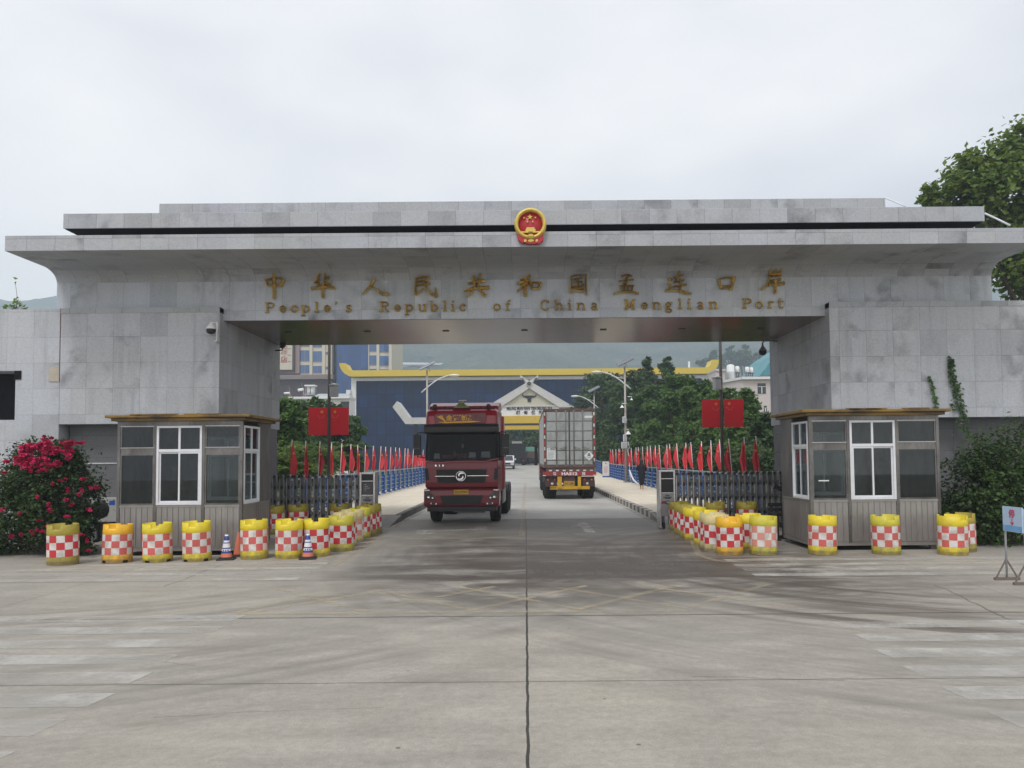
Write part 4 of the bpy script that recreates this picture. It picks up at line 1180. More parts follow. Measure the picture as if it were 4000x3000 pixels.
def barrel(px, py, kind, redk, notched, label, rz):
    c = G(px, py)
    d = Vector((c.x, c.y)).normalized() * BARREL_R
    t = T('crash_barrel', label, 'crash barrel', (c.x + d.x, c.y + d.y, 0), rz, 'red and white checked crash barrels')
    b, r = barrel_mesh(kind, redk, notched)
    t.rotation_euler = (rad(brj.uniform(-1.6, 1.6)), rad(brj.uniform(-1.6, 1.6)), rz + brj.choice((0, 0, math.pi)) + brj.uniform(-.12, .12)); t.scale = (brj.uniform(.985, 1.02), brj.uniform(.985, 1.02), brj.uniform(.975, 1.02))
    for nm, me in (('body', b), ('reflective_band', r)):
        o = bpy.data.objects.new(nm, me); COL.objects.link(o); o.parent = t


BAR = [
 (246, 2211, 'olive', 'red', False, 'dull yellow crash barrel standing in front of the red flowering bush', .2),
 (457, 2202, 'orange', 'rose', True, 'orange-yellow crash barrel with base slots, by the outer corner of the left booth', .05),
 (616, 2199, 'bright', 'rose', True, 'lemon crash barrel with base slots below the middle window of the left booth', .28),
 (770, 2196, 'bright', 'rose', True, 'lemon crash barrel with base slots beside the blue and white cone pair', .10),
 (994, 2187, 'bright', 'rose', False, 'yellow crash barrel just right of the plain orange cone', -.1),
 (1128.5, 2185, 'bright', 'rose', False, 'yellow crash barrel close left of the lone blue and white cone', .0),
 (1236, 2177, 'bright', 'red', False, 'bright crash barrel directly behind the lone blue and white cone', .30),
 (1330, 2156, 'lime', 'red', False, 'first lime-yellow crash barrel where the left row turns toward the gate', .12),
 (1346, 2139, 'pale', 'red', False, 'bleached crash barrel half hidden behind the lime one in the left row', .3),
 (1376, 2121, 'pale', 'faded', False, 'bleached crash barrel with faded orange checks in the left row', .2),
 (1405, 2105, 'lime', 'red', False, 'crash barrel with torn checks, third from the road end of the left row', .4),
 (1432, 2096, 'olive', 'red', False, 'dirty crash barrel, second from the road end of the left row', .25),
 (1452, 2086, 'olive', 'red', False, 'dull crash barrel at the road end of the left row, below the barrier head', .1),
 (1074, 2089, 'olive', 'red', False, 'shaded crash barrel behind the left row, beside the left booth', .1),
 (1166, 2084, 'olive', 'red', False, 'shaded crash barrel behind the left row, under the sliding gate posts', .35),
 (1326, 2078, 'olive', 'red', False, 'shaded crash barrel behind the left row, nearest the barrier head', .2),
 (2851, 2171, 'orange', 'red', False, 'orange-yellow crash barrel with vivid red checks at the front of the right row', .0),
 (2982, 2171, 'lime', 'faded', False, 'lime crash barrel with faded pink checks beside the orange one', .22),
 (3213, 2170, 'bright', 'rose', False, 'yellow crash barrel at the road-side corner of the right booth', -.05),
 (3463, 2170, 'lime', 'rose', False, 'lime crash barrel with scratched checks below the right booth white window', .02),
 (3723, 2172, 'bright', 'rose', False, 'bright crash barrel at the outer end of the right booth, in front of another', .25),
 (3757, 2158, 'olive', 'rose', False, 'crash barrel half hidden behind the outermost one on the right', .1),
 (2800, 2157, 'pale', 'red', False, 'bleached cream-topped crash barrel behind the orange one', .15),
 (2781, 2146, 'pale', 'red', False, 'crash barrel with a dirt-stained band behind the cream-topped one', .35),
 (2760, 2134, 'bright', 'red', False, 'yellow crash barrel in the middle of the receding right row', .05),
 (2716, 2113, 'bright', 'red', False, 'yellow crash barrel with a mud-splashed white check in the right row', .2),
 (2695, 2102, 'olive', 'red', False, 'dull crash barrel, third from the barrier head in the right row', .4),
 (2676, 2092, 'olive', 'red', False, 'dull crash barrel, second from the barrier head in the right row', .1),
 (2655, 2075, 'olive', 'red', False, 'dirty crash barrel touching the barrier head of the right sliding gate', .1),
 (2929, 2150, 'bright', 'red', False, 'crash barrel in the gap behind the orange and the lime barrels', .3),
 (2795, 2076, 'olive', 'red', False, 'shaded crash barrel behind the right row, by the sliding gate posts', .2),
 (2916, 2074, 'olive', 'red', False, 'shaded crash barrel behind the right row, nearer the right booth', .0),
]
for b in BAR: barrel(*b)

# ------------------------------------------------------------------ traffic cones
m_blue = M('cone_blue', (0.02, 0.05, 0.25), 0.5, var=.1)
m_coneo = M('cone_orange', (0.60, 0.17, 0.09), 0.6, var=.12, dirt=(.3, .14, .1), damt=.4)
m_conew = M('cone_white', (0.68, 0.68, 0.70), 0.5, var=.06, dirt=(.4, .38, .35), damt=.4)


def cone(px, py, striped, label, h=.5):
    c = G(px, py)
    t = T('traffic_cone', label, 'traffic cone', (c.x, c.y + .16, 0), .2, 'traffic cones')
    if striped:
        mb = MB(); mb.box(-.17, .17, -.17, .17, 0, .03); mb.lathe([(.15, .03), (.13, .055), (.1, .06)], 20, m=0)
        mb.build('base', m_rubber, t, world=False, bevel=.008)
        zs = [(.058, .135, 2), (.135, .18, 0), (.18, .225, 1), (.225, .25, 0), (.25, .335, 1), (.335, .355, 0), (.355, .395, 1), (.395, .485, 0), (.485, .51, 1)]
        rr = lambda z: .115 - (z - .058) * .182
        mb = MB()
        for a, b, m in zs: mb.lathe([(rr(a), a), (rr(b), b)], 24, m=m, cap=(m == 1 and b > .5))
        mb.build('body', [m_blue, m_conew, m_coneo], t, world=False)
        mb = MB()
        for k in (-.5, .0, .5):
            a = -math.pi / 2 + k
            r = rr(.2) + .001
            mb.ball((r * math.cos(a), r * math.sin(a), .2), .014, n=8)
        mb.build('reflector_dots', m_blue, t, world=False)
    else:
        mb = MB(); mb.box(-.15, .15, -.15, .15, 0, .025); mb.build('base', m_rubber, t, world=False, bevel=.006)
        mb = MB(); mb.lathe([(.105, .026), (.1, .06), (.028, .48), (.02, .5)], 24); mb.build('body', m_coneo, t, world=False)
    return t


cone(872, 2190, True, 'blue and white striped cone on a black base beside the plain orange cone')
cone(920, 2176, False, 'plain faded orange cone between a striped cone and a yellow barrel')
cone(1194, 2187, True, 'blue and white striped cone standing alone in front of a bright barrel')

# ------------------------------------------------------------------ sliding gates
YG = 21.6
mb = MB()
mb.box(-.044, .044, -.07, .07, .12, 1.56); mb.lathe([(.044, -.07), (.044, .07)], 14, (0, 0, 1.56), axis='Y')
mb.box(-.05, -.034, -.08, -.071, .14, 1.5, 1); mb.lathe([(.016, -.082), (.016, -.071)], 8, (0, 0, 1.57), axis='Y', m=2)  # raised bright strip stands in for the highlight on the post's left edge
for zq in (.45, .85, 1.25): mb.box(-.01, .044, -.076, -.071, zq - .05, zq + .05, 2)
for yy in (-.05, .05): mb.lathe([(.06, -.02), (.06, .02)], 10, (0, yy, .06), axis='X', m=2)
po = mb.build('post', [m_steel_d, m_steel_l, m_black], None)
POSTM = po.data; bpy.data.objects.remove(po)


def sliding_gate(xs, head0, head1, label, grey_screen):
    hz = 1.66
    t = T('sliding_gate', label, 'gate', ((xs[0] + head0) / 2, YG, 0))
    for i, x in enumerate(xs):
        o = bpy.data.objects.new('post', POSTM); COL.objects.link(o); o.parent = t
        o.location = (x - W[t].x, 0, 0)
    mb = MB()
    for a, b in zip(xs[:-1], xs[1:]):
        for z in (.35, .75, 1.15):
            for yy in (-.04, .04):
                mb.bar((a, YG + yy, z), (b, YG + yy, z + .32), .022, .014); mb.bar((a, YG + yy + .02, z + .32), (b, YG + yy + .02, z), .022, .014)
    mb.build('scissor_bars', m_steel_d, t)
    # barrier head
    h0, h1 = min(head0, head1), max(head0, head1)
    w = h1 - h0
    mb = MB()
    mb.box(h0, h0 + .055, YG - .24, YG + .24, 0.03, hz); mb.box(h1 - .055, h1, YG - .24, YG + .24, 0.03, hz)
    mb.box(h0 + .056, h1 - .056, YG - .22, YG + .22, hz - .05, hz - .004)
    mb.box(h0 + .056, h1 - .056, YG - .235, YG + .22, 1.40, 1.43); mb.box(h0 + .056, h1 - .056, YG - .235, YG + .22, 1.0, 1.03)
    hd = mb.build('head_frame', m_steel_l, t, bevel=.01)
    mb = MB(); mb.box(h0 + .056, h1 - .056, YG - .2, YG + .2, 1.431, hz - .051)
    mb.build('head_display', m_black, t)
    mb = MB(); mb.box(h0 + .056, h1 - .056, YG - .205, YG + .2, 1.031, 1.399)
    if grey_screen:
        mb.box(h0 + .075, h1 - .075, YG - .209, YG - .206, 1.05, 1.38, 1)
        for i in range(4): mb.box(h0 + .14, h0 + .14 + .05 * (1 + i % 3), YG - .212, YG - .21, 1.31 - i * .05, 1.33 - i * .05, 2)
    mb.build('head_screen', [m_black, m_grey_dark, m_grey_paint], t)
    mb = MB(); mb.box(h0 + .056, h1 - .056, YG - .21, YG + .2, .36, .999)
    for zz_, hw, c in ((.94, .06, 0), (.89, .12, 0), (.862, .09, .02)): mb.box((h0 + h1) / 2 - hw + c, (h0 + h1) / 2 + hw, YG - .214, YG - .211, zz_ - .018, zz_ + .018, 1)
    mb.build('head_panel', [M('head_grey', (.30, .29, .30), .45, .3, var=.15), m_grey_dark], t)
    mb = MB(); mb.box(h0 + .058, h1 - .058, YG - .2155, YG - .212, .715, .785); mb.lathe([(.055, -.222), (.055, -.214)], 20, ((h0 + h1) / 2, YG, .75), axis='Y', m=1)
    mb.lathe([(.035, -.225), (.035, -.2225)], 16, ((h0 + h1) / 2, YG, .75), axis='Y', m=2)
    mb.build('warning_strip', [M('dull_red', (.22, .03, .03), .5), m_black, m_grey_paint], t)
    for x in (h0 + .12, h1 - .12):
        mb = MB(); mb.box(x - .03, x + .03, YG - .15, YG + .15, .1, .358, 0); mb.lathe([(.085, -.03), (.1, -.02), (.1, .02), (.085, .03)], 16, (x, YG - .16, .1), axis='X', m=1)
        mb.build('wheel', [m_steel_d, m_rubber], t)


m_grey_dark = M('dark_grey', (.075, .075, .078), .5)
hl0, hl1 = P(1411, 1900, YG).x, P(1471, 1900, YG).x
hr0, hr1 = P(2570, 1900, YG).x, P(2632, 1900, YG).x
sliding_gate([hl0 - .12 - i * .195 for i in range(15)], hl0, hl1, 'grey folding sliding gate left of the road behind the barrel row', True)
sliding_gate([hr1 + .1 + i * .163 for i in range(21)], hr1, hr0, 'grey folding sliding gate right of the road ending in a two-screen barrier head', False)

# ------------------------------------------------------------------ banner poles with flag panels
m_pole = M('dark_pole_paint', (0.10, 0.085, 0.075), 0.5, 0.3, var=.15)
m_boxg = M('grey_box_paint', (0.36, 0.37, 0.38), 0.5, var=.08)
m_flag = M('flag_red', (0.78, 0.016, 0.03), 0.6, var=.05)
m_star = M('flag_yellow', (0.75, 0.45, 0.02), 0.5, var=.05)
m_starp = M('flag_pale_star', (0.75, 0.38, 0.22), 0.5, var=.05)
YP = 27.0


def banner_pole(px, box, panels, label, blabels):
    b = P(px, 1840, YP)
    t = T('banner_pole', label, 'pole', (b.x, YP, 0))
    mb = MB(); mb.tube([(b.x, YP, 0), (b.x, YP, 4), (b.x, YP, 9.5)], .062, 14, r2=.05); mb.build('pole', m_pole, t)
    x0, x1, y0, y1, yr = box
    q0, q1, qr = P(x0, y1, YP), P(x1, y0, YP), P((x0 + x1) / 2, yr, YP)
    cx, hw = (q0.x + q1.x) / 2, (q1.x - q0.x) / 2
    mb = MB(); mb.prism([(cx + hw * math.cos(a) * 1.03, YP + hw * math.sin(a)) for a in [rad(60 * i) for i in range(6)]], 'Z', q0.z, q1.z)
    mb.prism([(cx + (hw + .03) * math.cos(a), YP + (hw + .03) * math.sin(a)) for a in [rad(60 * i) for i in range(6)]], 'Z', q1.z + .001, q1.z + .03)
    v = [(cx + (hw + .03) * math.cos(rad(60 * i)), YP + (hw + .03) * math.sin(rad(60 * i)), q1.z + .031) for i in range(6)] + [(cx, YP, qr.z)]
    mb.add(v, [(i, (i + 1) % 6, 6) for i in range(6)])
    mb.build('pole_box', m_boxg, t)
    for (a0, a1, c0, c1, sx, sd), lab in zip(panels, blabels):
        p0, p1 = P(a0, c1, YP), P(a1, c0, YP)
        w, h = p1.x - p0.x, p1.z - p0.z
        f = T('banner_flag', lab, 'flag', ((p0.x + p1.x) / 2, YP, p0.z), 0, 'flag panels on the banner poles')
        mb = MB(); mb.box(p0.x, p1.x, YP - .012, YP + .012, p0.z, p1.z); mb.build('panel', m_flag, f, bevel=.004)
        mb = MB(); mb.prism(star(p0.x + w * sx, p1.z - h * .16, w * .105, .15), 'Y', YP - .017, YP - .013); mb.build('star', m_star, f)
        for dx, dy in ((-.16, .31), (-.07, .37), (.07, .37), (.16, .31)):
            mb = MB(); mb.prism(star(p0.x + w * (sd + dx), p1.z - h * dy, w * .032, .4), 'Y', YP - .017, YP - .013); mb.build('small_star', m_starp, f)
        # clamps to the pole
        mb = MB()
        for zz_ in (p0.z + .1, p1.z - .1): mb.box(min(b.x, (p0.x + p1.x) / 2 - w * .45) if p0.x < b.x else b.x, b.x if p0.x < b.x else p0.x + .05, YP + .013, YP + .03, zz_ - .012, zz_ + .012)
        mb.build('clamp', m_pole, f)


banner_pole(1284.5, (1286, 1322, 1506, 1550, 1496), [(1205, 1277.5, 1592, 1700, .73, .68), (1290, 1362, 1591, 1699, .26, .26)],
            'dark slender pole with a grey box behind the left sliding gate',
            ['red flag panel on the outer side of the left pole', 'red flag panel on the road side of the left pole'])
banner_pole(2823, (2784, 2819, 1477, 1523, 1467), [(2743.5, 2817, 1561, 1670, .73, .71), (2830, 2903, 1559, 1668, .26, .29)],
            'dark slender pole with a grey box behind the right sliding gate',
            ['red flag panel on the road side of the right pole', 'red flag panel on the outer side of the right pole'])

# ------------------------------------------------------------------ bridge railings and their flags
m_rail_b = M('railing_blue', (0.035, 0.11, 0.34), 0.5, 0.1, var=.14, dirt=(.05, .07, .12), damt=.4)
m_rail_toplit = M('railing_blue_toplit', (0.30, 0.36, 0.44), 0.4, 0.3, var=.1)  # railing blue paled for the top rail, light from above painted in
m_rail_lit = M('railing_blue_lit', (0.12, 0.22, 0.42), 0.4, 0.2, var=.12)  # lower rails: blue lightened to carry the light from above
RX = 7.6
RY = [24.3 + 1.6 * i for i in range(58)]
for sgn in (-1, 1):
    side = 'left' if sgn < 0 else 'right'
    t = T('bridge_railing', 'long blue five-rail bridge railing along the %s pavement' % side, 'railing', (sgn * RX, RY[0], 0))
    pm = None
    for y in RY:
        if pm is None:
            mb = MB(); mb.box(-.09, .09, -.075, .075, .0, 1.16); mb.box(-.13, .13, -.11, .11, 0, .06)
            o = mb.build('post', m_rail_b, t, world=False, bevel=.012); pm = o
        else:
            o = pm.copy(); COL.objects.link(o); o.parent = t
        o.location = (0, y - RY[0], gz(y) + .2)
    for z, r, m in ((.42, .028, m_rail_b), (.62, .028, m_rail_b), (.84, .028, m_rail_b), (1.06, .028, m_rail_b), (1.385, .05, m_rail_toplit)):
        mb = MB()
        ys = [RY[0] - .1, 60, 66, 72, 78, 84, 90, 96, 102, 108, RY[-1] + .1]
        if z > 1.3:
            for a, b in zip(ys[:-1], ys[1:]): mb.bar((sgn * RX, a, z + gz(a)), (sgn * RX, b, z + gz(b)), .14, .05)
        else:
            for a, b in zip(ys[:-1], ys[1:]): mb.bar((sgn * RX, a, z + gz(a)), (sgn * RX, b, z + gz(b)), .09, .05)
        mb.build('rail', m_rail_toplit if z > 1.3 else m_rail_lit, t)
m_cloth = M('flag_cloth', (0.62, 0.045, 0.06), 0.75, var=.1, scale=2.0, rnd=.12)
m_fpole = M('flag_pole_white', (0.74, 0.73, 0.74), 0.45, var=.05)


def cloth_mesh(seed, side):
    r = random.Random(seed)
    nu, nv = 14, 18
    L = r.uniform(1.02, 1.2); wmax = r.uniform(.16, .29); fold = r.uniform(1.4, 3.4); ph = r.uniform(0, 6)
    kink = r.uniform(.45, .7)
    mb = MB(); v = []
    for j in range(nv + 1):
        tt = j / nv
        w = wmax * min(1.0, .3 + 1.4 * tt) * (1.0 if tt < kink else 1 - .45 * (tt - kink) / (1 - kink))
        for i in range(nu + 1):
            u = i / nu
            z = 2.41 - tt * L - u * (.10 * (1 - tt)) - .10 * u * u * tt
            x = side * (u * w - .02 + .03 * math.sin(tt * 4 + ph) * u)
            y = .045 * math.sin(u * fold * math.pi + ph + tt * 1.5) * min(1, tt * 3)
            v.append((x, y, z))
    f = [(j * (nu + 1) + i, j * (nu + 1) + i + 1, (j + 1) * (nu + 1) + i + 1, (j + 1) * (nu + 1) + i) for j in range(nv) for i in range(nu)]
    mb.add(v, f, 0, True)
    o = mb.build('cloth', m_cloth, None)
    me = o.data; bpy.data.objects.remove(o)
    # the gold star creased near the hoist
    sb = MB(); q = star(side * .07, 2.36 - .30 - r.uniform(0, .06), .05, r.uniform(-.4, .4))
    sb.prism(q, 'Y', -.062, -.056)
    so = sb.build('star', m_star, None); sm = so.data; bpy.data.objects.remove(so)
    return me, sm


mb = MB(); mb.tube([(0, 0, 1.0), (0, 0, 2.44)], .016, 8); mb.ball((0, 0, 2.46), .024, n=8)
fpo = mb.build('flagstaff', m_fpole, None); FPM = fpo.data; bpy.data.objects.remove(fpo)
CL = {s: [cloth_mesh(11 + i + (40 if s > 0 else 0), s) for i in range(12)] for s in (-1, 1)}
fr = random.Random(8)
for sgn, cnt in ((-1, 20), (1, 27)):
    side = 'left' if sgn < 0 else 'right'
    for i in range(cnt):
        y = RY[i]
        t = T('flag', '%s drooping red flag from the gate along the %s blue railing' % (ORD[i], side), 'flag', (sgn * (RX - .02), y - .1, .2 + gz(y)), 0, 'red flags along the bridge railings')
        o = bpy.data.objects.new('flagstaff', FPM); COL.objects.link(o); o.parent = t
        lean = rad(fr.uniform(1, 5)) * (-sgn)
        c, s_ = CL[-sgn][fr.randrange(12)]
        k = bpy.data.objects.new('cloth', c); COL.objects.link(k); k.parent = t
        if fr.random() < .6:
            ks = bpy.data.objects.new('star', s_); COL.objects.link(ks); ks.parent = k
        t.rotation_euler = (0, lean, rad(fr.uniform(-25, 25)))

# ------------------------------------------------------------------ solar street lamps
m_lamp = M('lamp_pole_paint', (0.36, 0.33, 0.29), 0.5, 0.3, var=.12)
m_panel = gridmat('solar_cells', (0.03, 0.035, 0.06), (0.3, 0.3, 0.3), .16, .16, .008, .15)


def lamp(x, y, dirx, label):
    t = T('street_lamp', label, 'street lamp', (x, y, .2 + gz(y)), 0, 'solar street lamps on the bridge')
    b = .0
    mb = MB(); mb.tube([(0, 0, 0), (0, 0, 4), (0, 0, 8.4)], .11, 12, r2=.06); mb.box(-.2, .2, -.2, .2, 0, .05); mb.build('pole', m_lamp, t, world=False)
    pts = [(-dirx * .42, 0, 6.75)]
    for i in range(1, 9):
        u = i / 8
        pts.append((dirx * (-.42 + 2.2 * u), 0, 6.75 + 1.25 * math.sin(u * math.pi / 2)))
    mb = MB(); mb.tube(pts, .05, 8, r2=.035); mb.bar((0, 0, 7.5), (dirx * 1.0, 0, 7.72), .03, .03); mb.build('arm', m_white_pvc, t, world=False)
    mb = MB()
    for i in range(8):
        pass
    mb.lathe([(.001, -.13), (.2, -.1), (.30, -.02), (.28, .05), (.1, .11), (.001, .12)], 16, (0, 0, 0), cap=False)
    o = mb.build('lamp_head', M('lamp_head_cream', (.68, .66, .55), .4), t, world=False); o.location = (dirx * 2.0, 0, 8.0); o.scale = (1.5, .8, .9)
    mb = MB(); mb.box(-.62, .62, -.4, .4, -.02, .02, 0); mb.box(-.64, .64, -.42, .42, -.035, -.021, 1)
    mb.bar((0, 0, -.5), (0.0, 0, -.03), .05, .05, 1)
    o = mb.build('solar_panel', [m_panel, m_grey_paint], t, world=False); o.location = (0, 0, 8.75); o.rotation_euler = (rad(20), rad(-26), 0)
    return t


lamp(-7.3, 56.0, 1, 'solar street lamp rising behind the red truck on the left pavement')
LR = lamp(7.25, 54.5, -1, 'solar street lamp hung with white boxes and cameras on the right pavement')
lamp(7.25, 79.0, -1, 'solar street lamp farther off, its head showing over the container')


# ------------------------------------------------------------------ dome cameras
def dome_camera(loc, s, arm, white, label, cat='security camera'):
    """dome camera hanging at loc (top of the neck), scale s; arm = bracket polyline from the neck to its wall or pole"""
    t = T('dome_camera', label, cat, loc, 0, 'dome security cameras')
    hm = m_white if white else m_grey_cam
    mb = MB(); mb.lathe([(.001, 0), (.3, 0), (.34, -.15), (.5, -.45), (.82, -.8), (.98, -1.12), (1.0, -1.2), (.9, -1.22), (.001, -1.22)], 24, m=0, cap=False)
    o = mb.build('housing', hm, t, world=False); o.scale = (s, s, s)
    mb = MB(); mb.lathe([(.86, -1.2), (.9, -1.4), (.88, -1.72), (.7, -2.02), (.4, -2.2), (.001, -2.25)], 24, cap=False)
    o = mb.build('dome', m_black, t, world=False); o.scale = (s, s, s)
    mb = MB(); mb.tube([Vector(p) for p in arm], .016 + s * .08, 8)
    mb.build('bracket', hm, t)
    return t


m_grey_cam = M('camera_grey', (0.20, 0.20, 0.205), 0.5, var=.08)
q = P(824.5, 1262, 18.7)
w1 = P(866, 1240, 19.1)
dome_camera(q, .125, [q + Vector((0, 0, -.03)), q + Vector((.0, .0, .02)), q + Vector((.13, .03, .02)), q + Vector((.14, .03, -.45)), (w1.x - .02, 18.75, q.z - .45), (w1.x - .02, 18.93, q.z - .45)], True, 'large white dome camera on the left pier corner of the gate')
q = P(2979, 1352, 22.9)
dome_camera(q, .125, [q + Vector((0, 0, -.03)), q + Vector((0, 0, .1)), q + Vector((.06, 0, .16)), q + Vector((.3, 0, .17)), (XI - .002, 22.9, q.z + .14)], False, 'grey dome camera on the inner face of the right pier')
q = P(1103, 1347, 23.2)
t = T('bullet_camera', 'small black camera on a bracket at the inner face of the left pier', 'security camera', q)
mb = MB(); mb.bar(q + Vector((-.06, .12, -.03)), q + Vector((.08, -.14, -.03)), .13, .12); mb.build('housing', m_black, t, bevel=.02)
mb = MB(); mb.tube([q + Vector((0, 0, -.1)), q + Vector((0, 0, -.16)), (-XI + .002, 23.2, q.z - .18)], .02, 8); mb.build('bracket', m_black, t)
yl = 54.35
for px, py, s, off, lab in ((2467, 1556, .11, (-.28, .12), 'small white camera on a short arm, top right of the boxed lamp post'), (2430, 1583, .16, (.36, .14), 'white dome camera on the left of the boxed lamp post'),
                            (2454, 1684, .2, (-.08, .1), 'largest white dome camera on the boxed lamp post, above the two square boxes')):
    q = P(px, py, yl)
    dome_camera(q, s, [q + Vector((0, 0, -.02)), q + Vector((0, 0, .12)), q + Vector((off[0], .1, .14))], True, lab)
m_boxw = M('white_box_paint', (.66, .67, .70), .5, var=.06)
for px, py, w, h, lab in ((2439, 1640, .27, .46, 'grey-white upright box high on the boxed lamp post'), (2441, 1711, .24, .5, 'narrow white box beside the largest camera on the lamp post'), (2438.5, 1739, .4, .46, 'square white box lowest on the boxed lamp post')):
    q = P(px, py, yl)
    t = T('control_box', lab, 'box', (q.x, yl, q.z), 0, 'control boxes on the lamp post')
    mb = MB(); mb.box(-w / 2, w / 2, -.1, .1, -h / 2, h / 2); mb.build('case', m_boxw, t, world=False, bevel=.015)
    mb = MB(); mb.box(-w / 2 + .035, w / 2 - .035, -.112, -.101, -h / 2 + .035, h / 2 - .035); mb.build('door', m_boxg, t, world=False)
    mb = MB(); mb.box(w / 2 - .02, w / 2 + .1, .02, .06, -.03, .03); mb.build('clamp', m_lamp, t, world=False)
mb = MB()
pts = [P(2453, 1725, 54.3), P(2459, 1750, 54.3), P(2448, 1757, 54.3), P(2452, 1762, 54.25), P(2459, 1790, 54.25), P(2459, 1835, 54.2)]
mb.tube(pts + [Vector((7.45, 54.1, .75)), Vector((7.52, 53.9, .22))], .022, 6)
tag(mb.build('cable', m_white_pvc), 'pale cable running down the boxed lamp post to the pavement', 'cable')
mb = MB(); mb.tube([P(2459, 1838, 50.5), P(2468, 1862, 50), P(2477, 1878, 49.5), (7.3, 48.8, .24)], .06, 8)
tag(mb.build('hose', m_white_pvc), 'sagging white hose against the right railing behind the walking woman', 'hose')

# notice board on the right pavement
q = G(2387, 1866, .2)
t = T('notice_board', 'upright white notice board with a blue foot on the right pavement', 'notice board', (7.1, q.y, .2 + gz(q.y)))
mb = MB(); mb.box(-.3, .3, -.02, .02, .12, 1.4); mb.build('board', M('notice_paper', (.66, .62, .62), .5, var=.12, scale=2), t, world=False, bevel=.006)
mb = MB(); mb.box(-.302, .302, -.06, .06, 0, .12); mb.build('foot', m_rail_b, t, world=False)
mb = MB(); mb.prism(star(.0, 1.24, .09), 'Y', -.026, -.021); mb.build('badge', m_blue, t, world=False)
mb = MB()
for i in range(6): mb.box(-.2 + .02 * (i % 2), .2 - .04 * (i % 3), -.024, -.021, .9 - i * .1, .93 - i * .1)
mb.build('printed_lines', M('pink_print', (.55, .22, .22), .6), t, world=False)

# sign on its stand at the far right: board faces the road
t = T('standing_sign', 'small pale blue sign on two thin posts at the right edge of the yard', 'sign', (7.78, 12.1, 0))
mb = MB(); mb.box(7.765, 7.785, 11.86, 12.34, .80, 1.20); mb.box(7.762, 7.7648, 11.87, 12.33, .81, .90, 1)
mb.build('board', [M('sign_pale_blue', (.40, .53, .68), .4, var=.05), M('sign_mid_blue', (.16, .36, .62), .4)], t)
text('lettering', '停', .15, (7.758, 12.1, 1.08), t, M('sign_red', (.6, .06, .12), .5), rot=(math.pi / 2, 0, -math.pi / 2))
text('lettering', '↓', .13, (7.758, 12.1, .95), t, bpy.data.materials['sign_red'], rot=(math.pi / 2, 0, -math.pi / 2))
for y in (11.86, 12.34):
    mb = MB(); mb.tube([(7.80, y, .02), (7.80, y, 1.18)], .016, 8); mb.build('post', m_grey_paint, t)
    mb = MB(); mb.box(7.60, 8.0, y - .03, y + .03, 0.0, .045); mb.bar((7.63, y, .045), (7.8, y, .34), .02, .02); mb.bar((7.97, y, .045), (7.8, y, .34), .02, .02)
    mb.build('foot', M('foot_brown', (.16, .13, .11), .7, var=.2), t)

# air conditioner behind the left booth
YA = 19.1
q0, q1 = P(345, 2040, YA), P(462, 1944, YA)
t = T('air_conditioner', 'pale outdoor air conditioner with a round black fan behind the left booth', 'air conditioner', ((q0.x + q1.x) / 2, YA, q0.z))
mb = MB(); mb.box(q0.x, q1.x, YA, YA + .26, q0.z, q1.z); mb.build('casing', M('ac_grey', (.42, .42, .40), .5, var=.1), t, bevel=.015)
c = P(391, 1990, YA)
mb = MB(); mb.lathe([(.001, -.02), (.1, -.02), (.22, -.014), (.235, -.001)], 28, (c.x, YA, c.z), axis='Y', cap=False); mb.build('fan_grille', m_black, t)
c = P(438, 1964, YA)
mb = MB(); mb.box(c.x - .07, c.x + .07, YA - .006, YA - .001, c.z - .055, c.z + .055); mb.build('label_plate', M('label_blue', (.03, .10, .42), .4), t)
mb = MB()
for x in (q0.x + .12, q1.x - .12):
    mb.box(x - .02, x + .02, YA - .02, 19.38, q0.z - .05, q0.z - .002); mb.box(x - .02, x + .02, 19.3, 19.38, 0, q0.z - .051)
mb.build('bracket', m_black, t)

# iron bench and a pedestal fan behind the right booth
t = T('bench', 'black iron-legged bench tucked behind the right booth', 'bench', (6.7, 18.45, 0))
for x in (6.06, 7.4):
    mb = MB(); mb.box(x - .035, x + .035, 18.26, 18.33, 0, .62); mb.box(x - .035, x + .035, 18.7, 18.76, 0, .85)
    mb.tube([(x, 18.3, .02), (x + .02, 18.4, .22), (x, 18.53, .28), (x - .02, 18.65, .2), (x, 18.74, .02)], .028, 8); mb.box(x - .04, x + .04, 18.24, 18.76, .60, .66)
    mb.box(x - .07, x + .07, 18.2, 18.36, 0, .04); mb.build('leg', m_black, t)
mb = MB()
for i in range(4): mb.box(6.0, 7.46, 18.28 + i * .105, 18.37 + i * .105, .40, .43)
mb.build('seat', m_black, t)
mb = MB()
for i in range(3): mb.box(6.0, 7.46, 18.735, 18.76, .55 + i * .12, .64 + i * .12)
mb.build('backrest', m_black, t)
fx, fy = 6.42, 18.95
t = T('pedestal_fan', 'dark pedestal fan standing between the right booth and the sliding gate', 'fan', (fx, fy, 0))
mb = MB(); mb.lathe([(.26, 0), (.26, .03), (.03, .06), (.022, .1)], 20, (fx, fy, 0)); mb.tube([(fx, fy, .05), (fx, fy, 1.15)], .02, 8); mb.build('stand', m_black, t)
mb = MB()
for r in (.08, .16, .24, .3): mb.lathe([(r - .004, -.004), (r + .004, -.004), (r + .004, .004), (r - .004, .004), (r - .004, -.004)], 28, (fx, fy - .08, 1.22), axis='Y', cap=False)
for i in range(20):
    a = i * math.pi / 10; mb.bar((fx, fy - .09, 1.22), (fx + .3 * math.cos(a), fy - .08, 1.22 + .3 * math.sin(a)), .005, .005)
mb.build('cage', m_black, t)
mb = MB()
